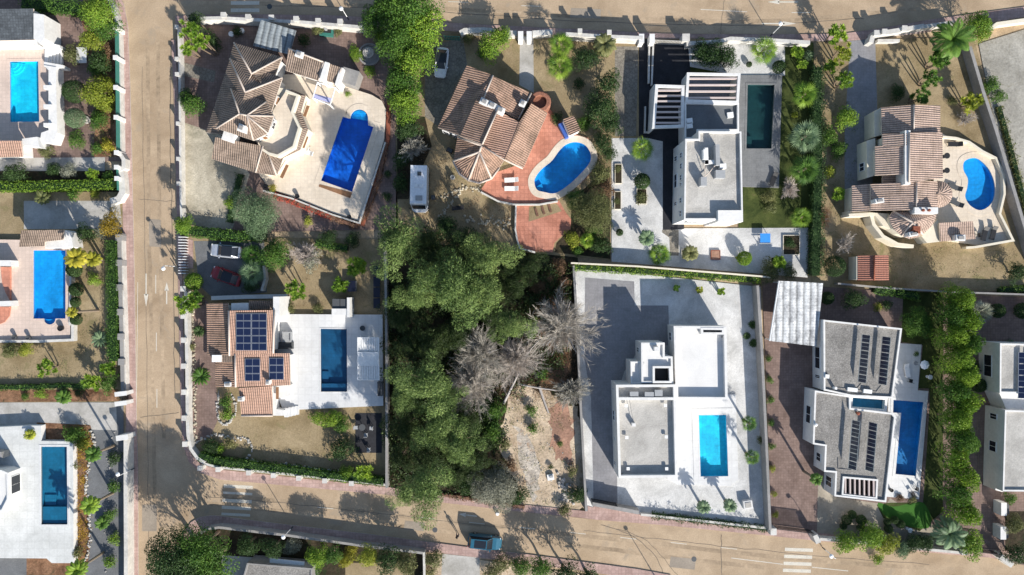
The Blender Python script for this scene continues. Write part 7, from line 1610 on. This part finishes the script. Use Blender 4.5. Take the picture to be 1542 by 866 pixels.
# fallen dead tree
root = empty('fallen_tree', (*W2(790, 580), .1), 'fallen grey dead tree with forked trunk on the bare soil', 'tree')
for n_, pts, r0 in (('trunk', [(758,608,.3),(772,580,1.0),(783,558,1.6),(790,540,2.0)], .2), ('limb', [(783,558,1.6),(772,545,2.2),(762,538,2.4)], .13), ('limb', [(778,578,.6),(810,584,.9),(840,588,1.0),(872,592,1.2)], .14), ('root_stump', [(812,582,.4),(818,600,.3),(826,622,.25)], .2), ('limb', [(790,540,2.0),(800,525,2.4),(812,512,2.6)], .1)):
    mb = MB(); mb.tube([W(*p) for p in pts], [r0 * (1 - .18 * i) for i in range(len(pts))], 7); mb.build(n_, 'barkgrey', root)
# roadside sign whose top lies beyond the frame
# ------------------------------------------------------------------ sky, sun, camera
SUN_EL, SUN_AZ = 26.5, 31.0          # elevation; degrees east of image-down
tx, ty, tz_ = math.sin(R(SUN_AZ)) * math.cos(R(SUN_EL)), -math.cos(R(SUN_AZ)) * math.cos(R(SUN_EL)), math.sin(R(SUN_EL))
w = bpy.data.worlds.new('World'); scene.world = w; w.use_nodes = True
nt = w.node_tree; nt.nodes.clear()
sky = nt.nodes.new('ShaderNodeTexSky'); sky.sky_type = 'NISHITA'; sky.sun_disc = False
sky.sun_elevation = R(SUN_EL); sky.sun_rotation = math.atan2(tx, ty); sky.air_density = 1.0; sky.dust_density = .6
bg = nt.nodes.new('ShaderNodeBackground'); bg.inputs[1].default_value = .10
ow = nt.nodes.new('ShaderNodeOutputWorld'); nt.links.new(sky.outputs[0], bg.inputs[0]); nt.links.new(bg.outputs[0], ow.inputs[0])
sd = bpy.data.lights.new('sun', 'SUN'); sd.energy = 4.6; sd.angle = R(.53); sd.color = (1.0, .945, .86)
so = bpy.data.objects.new('sun', sd); COL.objects.link(so); so.location = (60, -100, 80)
so.rotation_euler = Vector((-tx, -ty, -tz_)).to_track_quat('-Z', 'Y').to_euler()
cd = bpy.data.cameras.new('camera'); co = bpy.data.objects.new('camera', cd); COL.objects.link(co)
co.location = (0, 0, H); co.rotation_euler = (0, 0, 0); cd.sensor_width = 36; cd.lens = 36 * H / (1542 * S); cd.clip_end = 3000; cd.clip_start = .5
scene.camera = co
vs = scene.view_settings; vs.view_transform = 'Standard'; vs.look = 'None'; vs.exposure = .78; vs.gamma = 1; vs.use_curve_mapping = False
cy = scene.cycles; cy.max_bounces = 6; cy.diffuse_bounces = 3; cy.glossy_bounces = 2; cy.transparent_max_bounces = 12; cy.transmission_bounces = 3
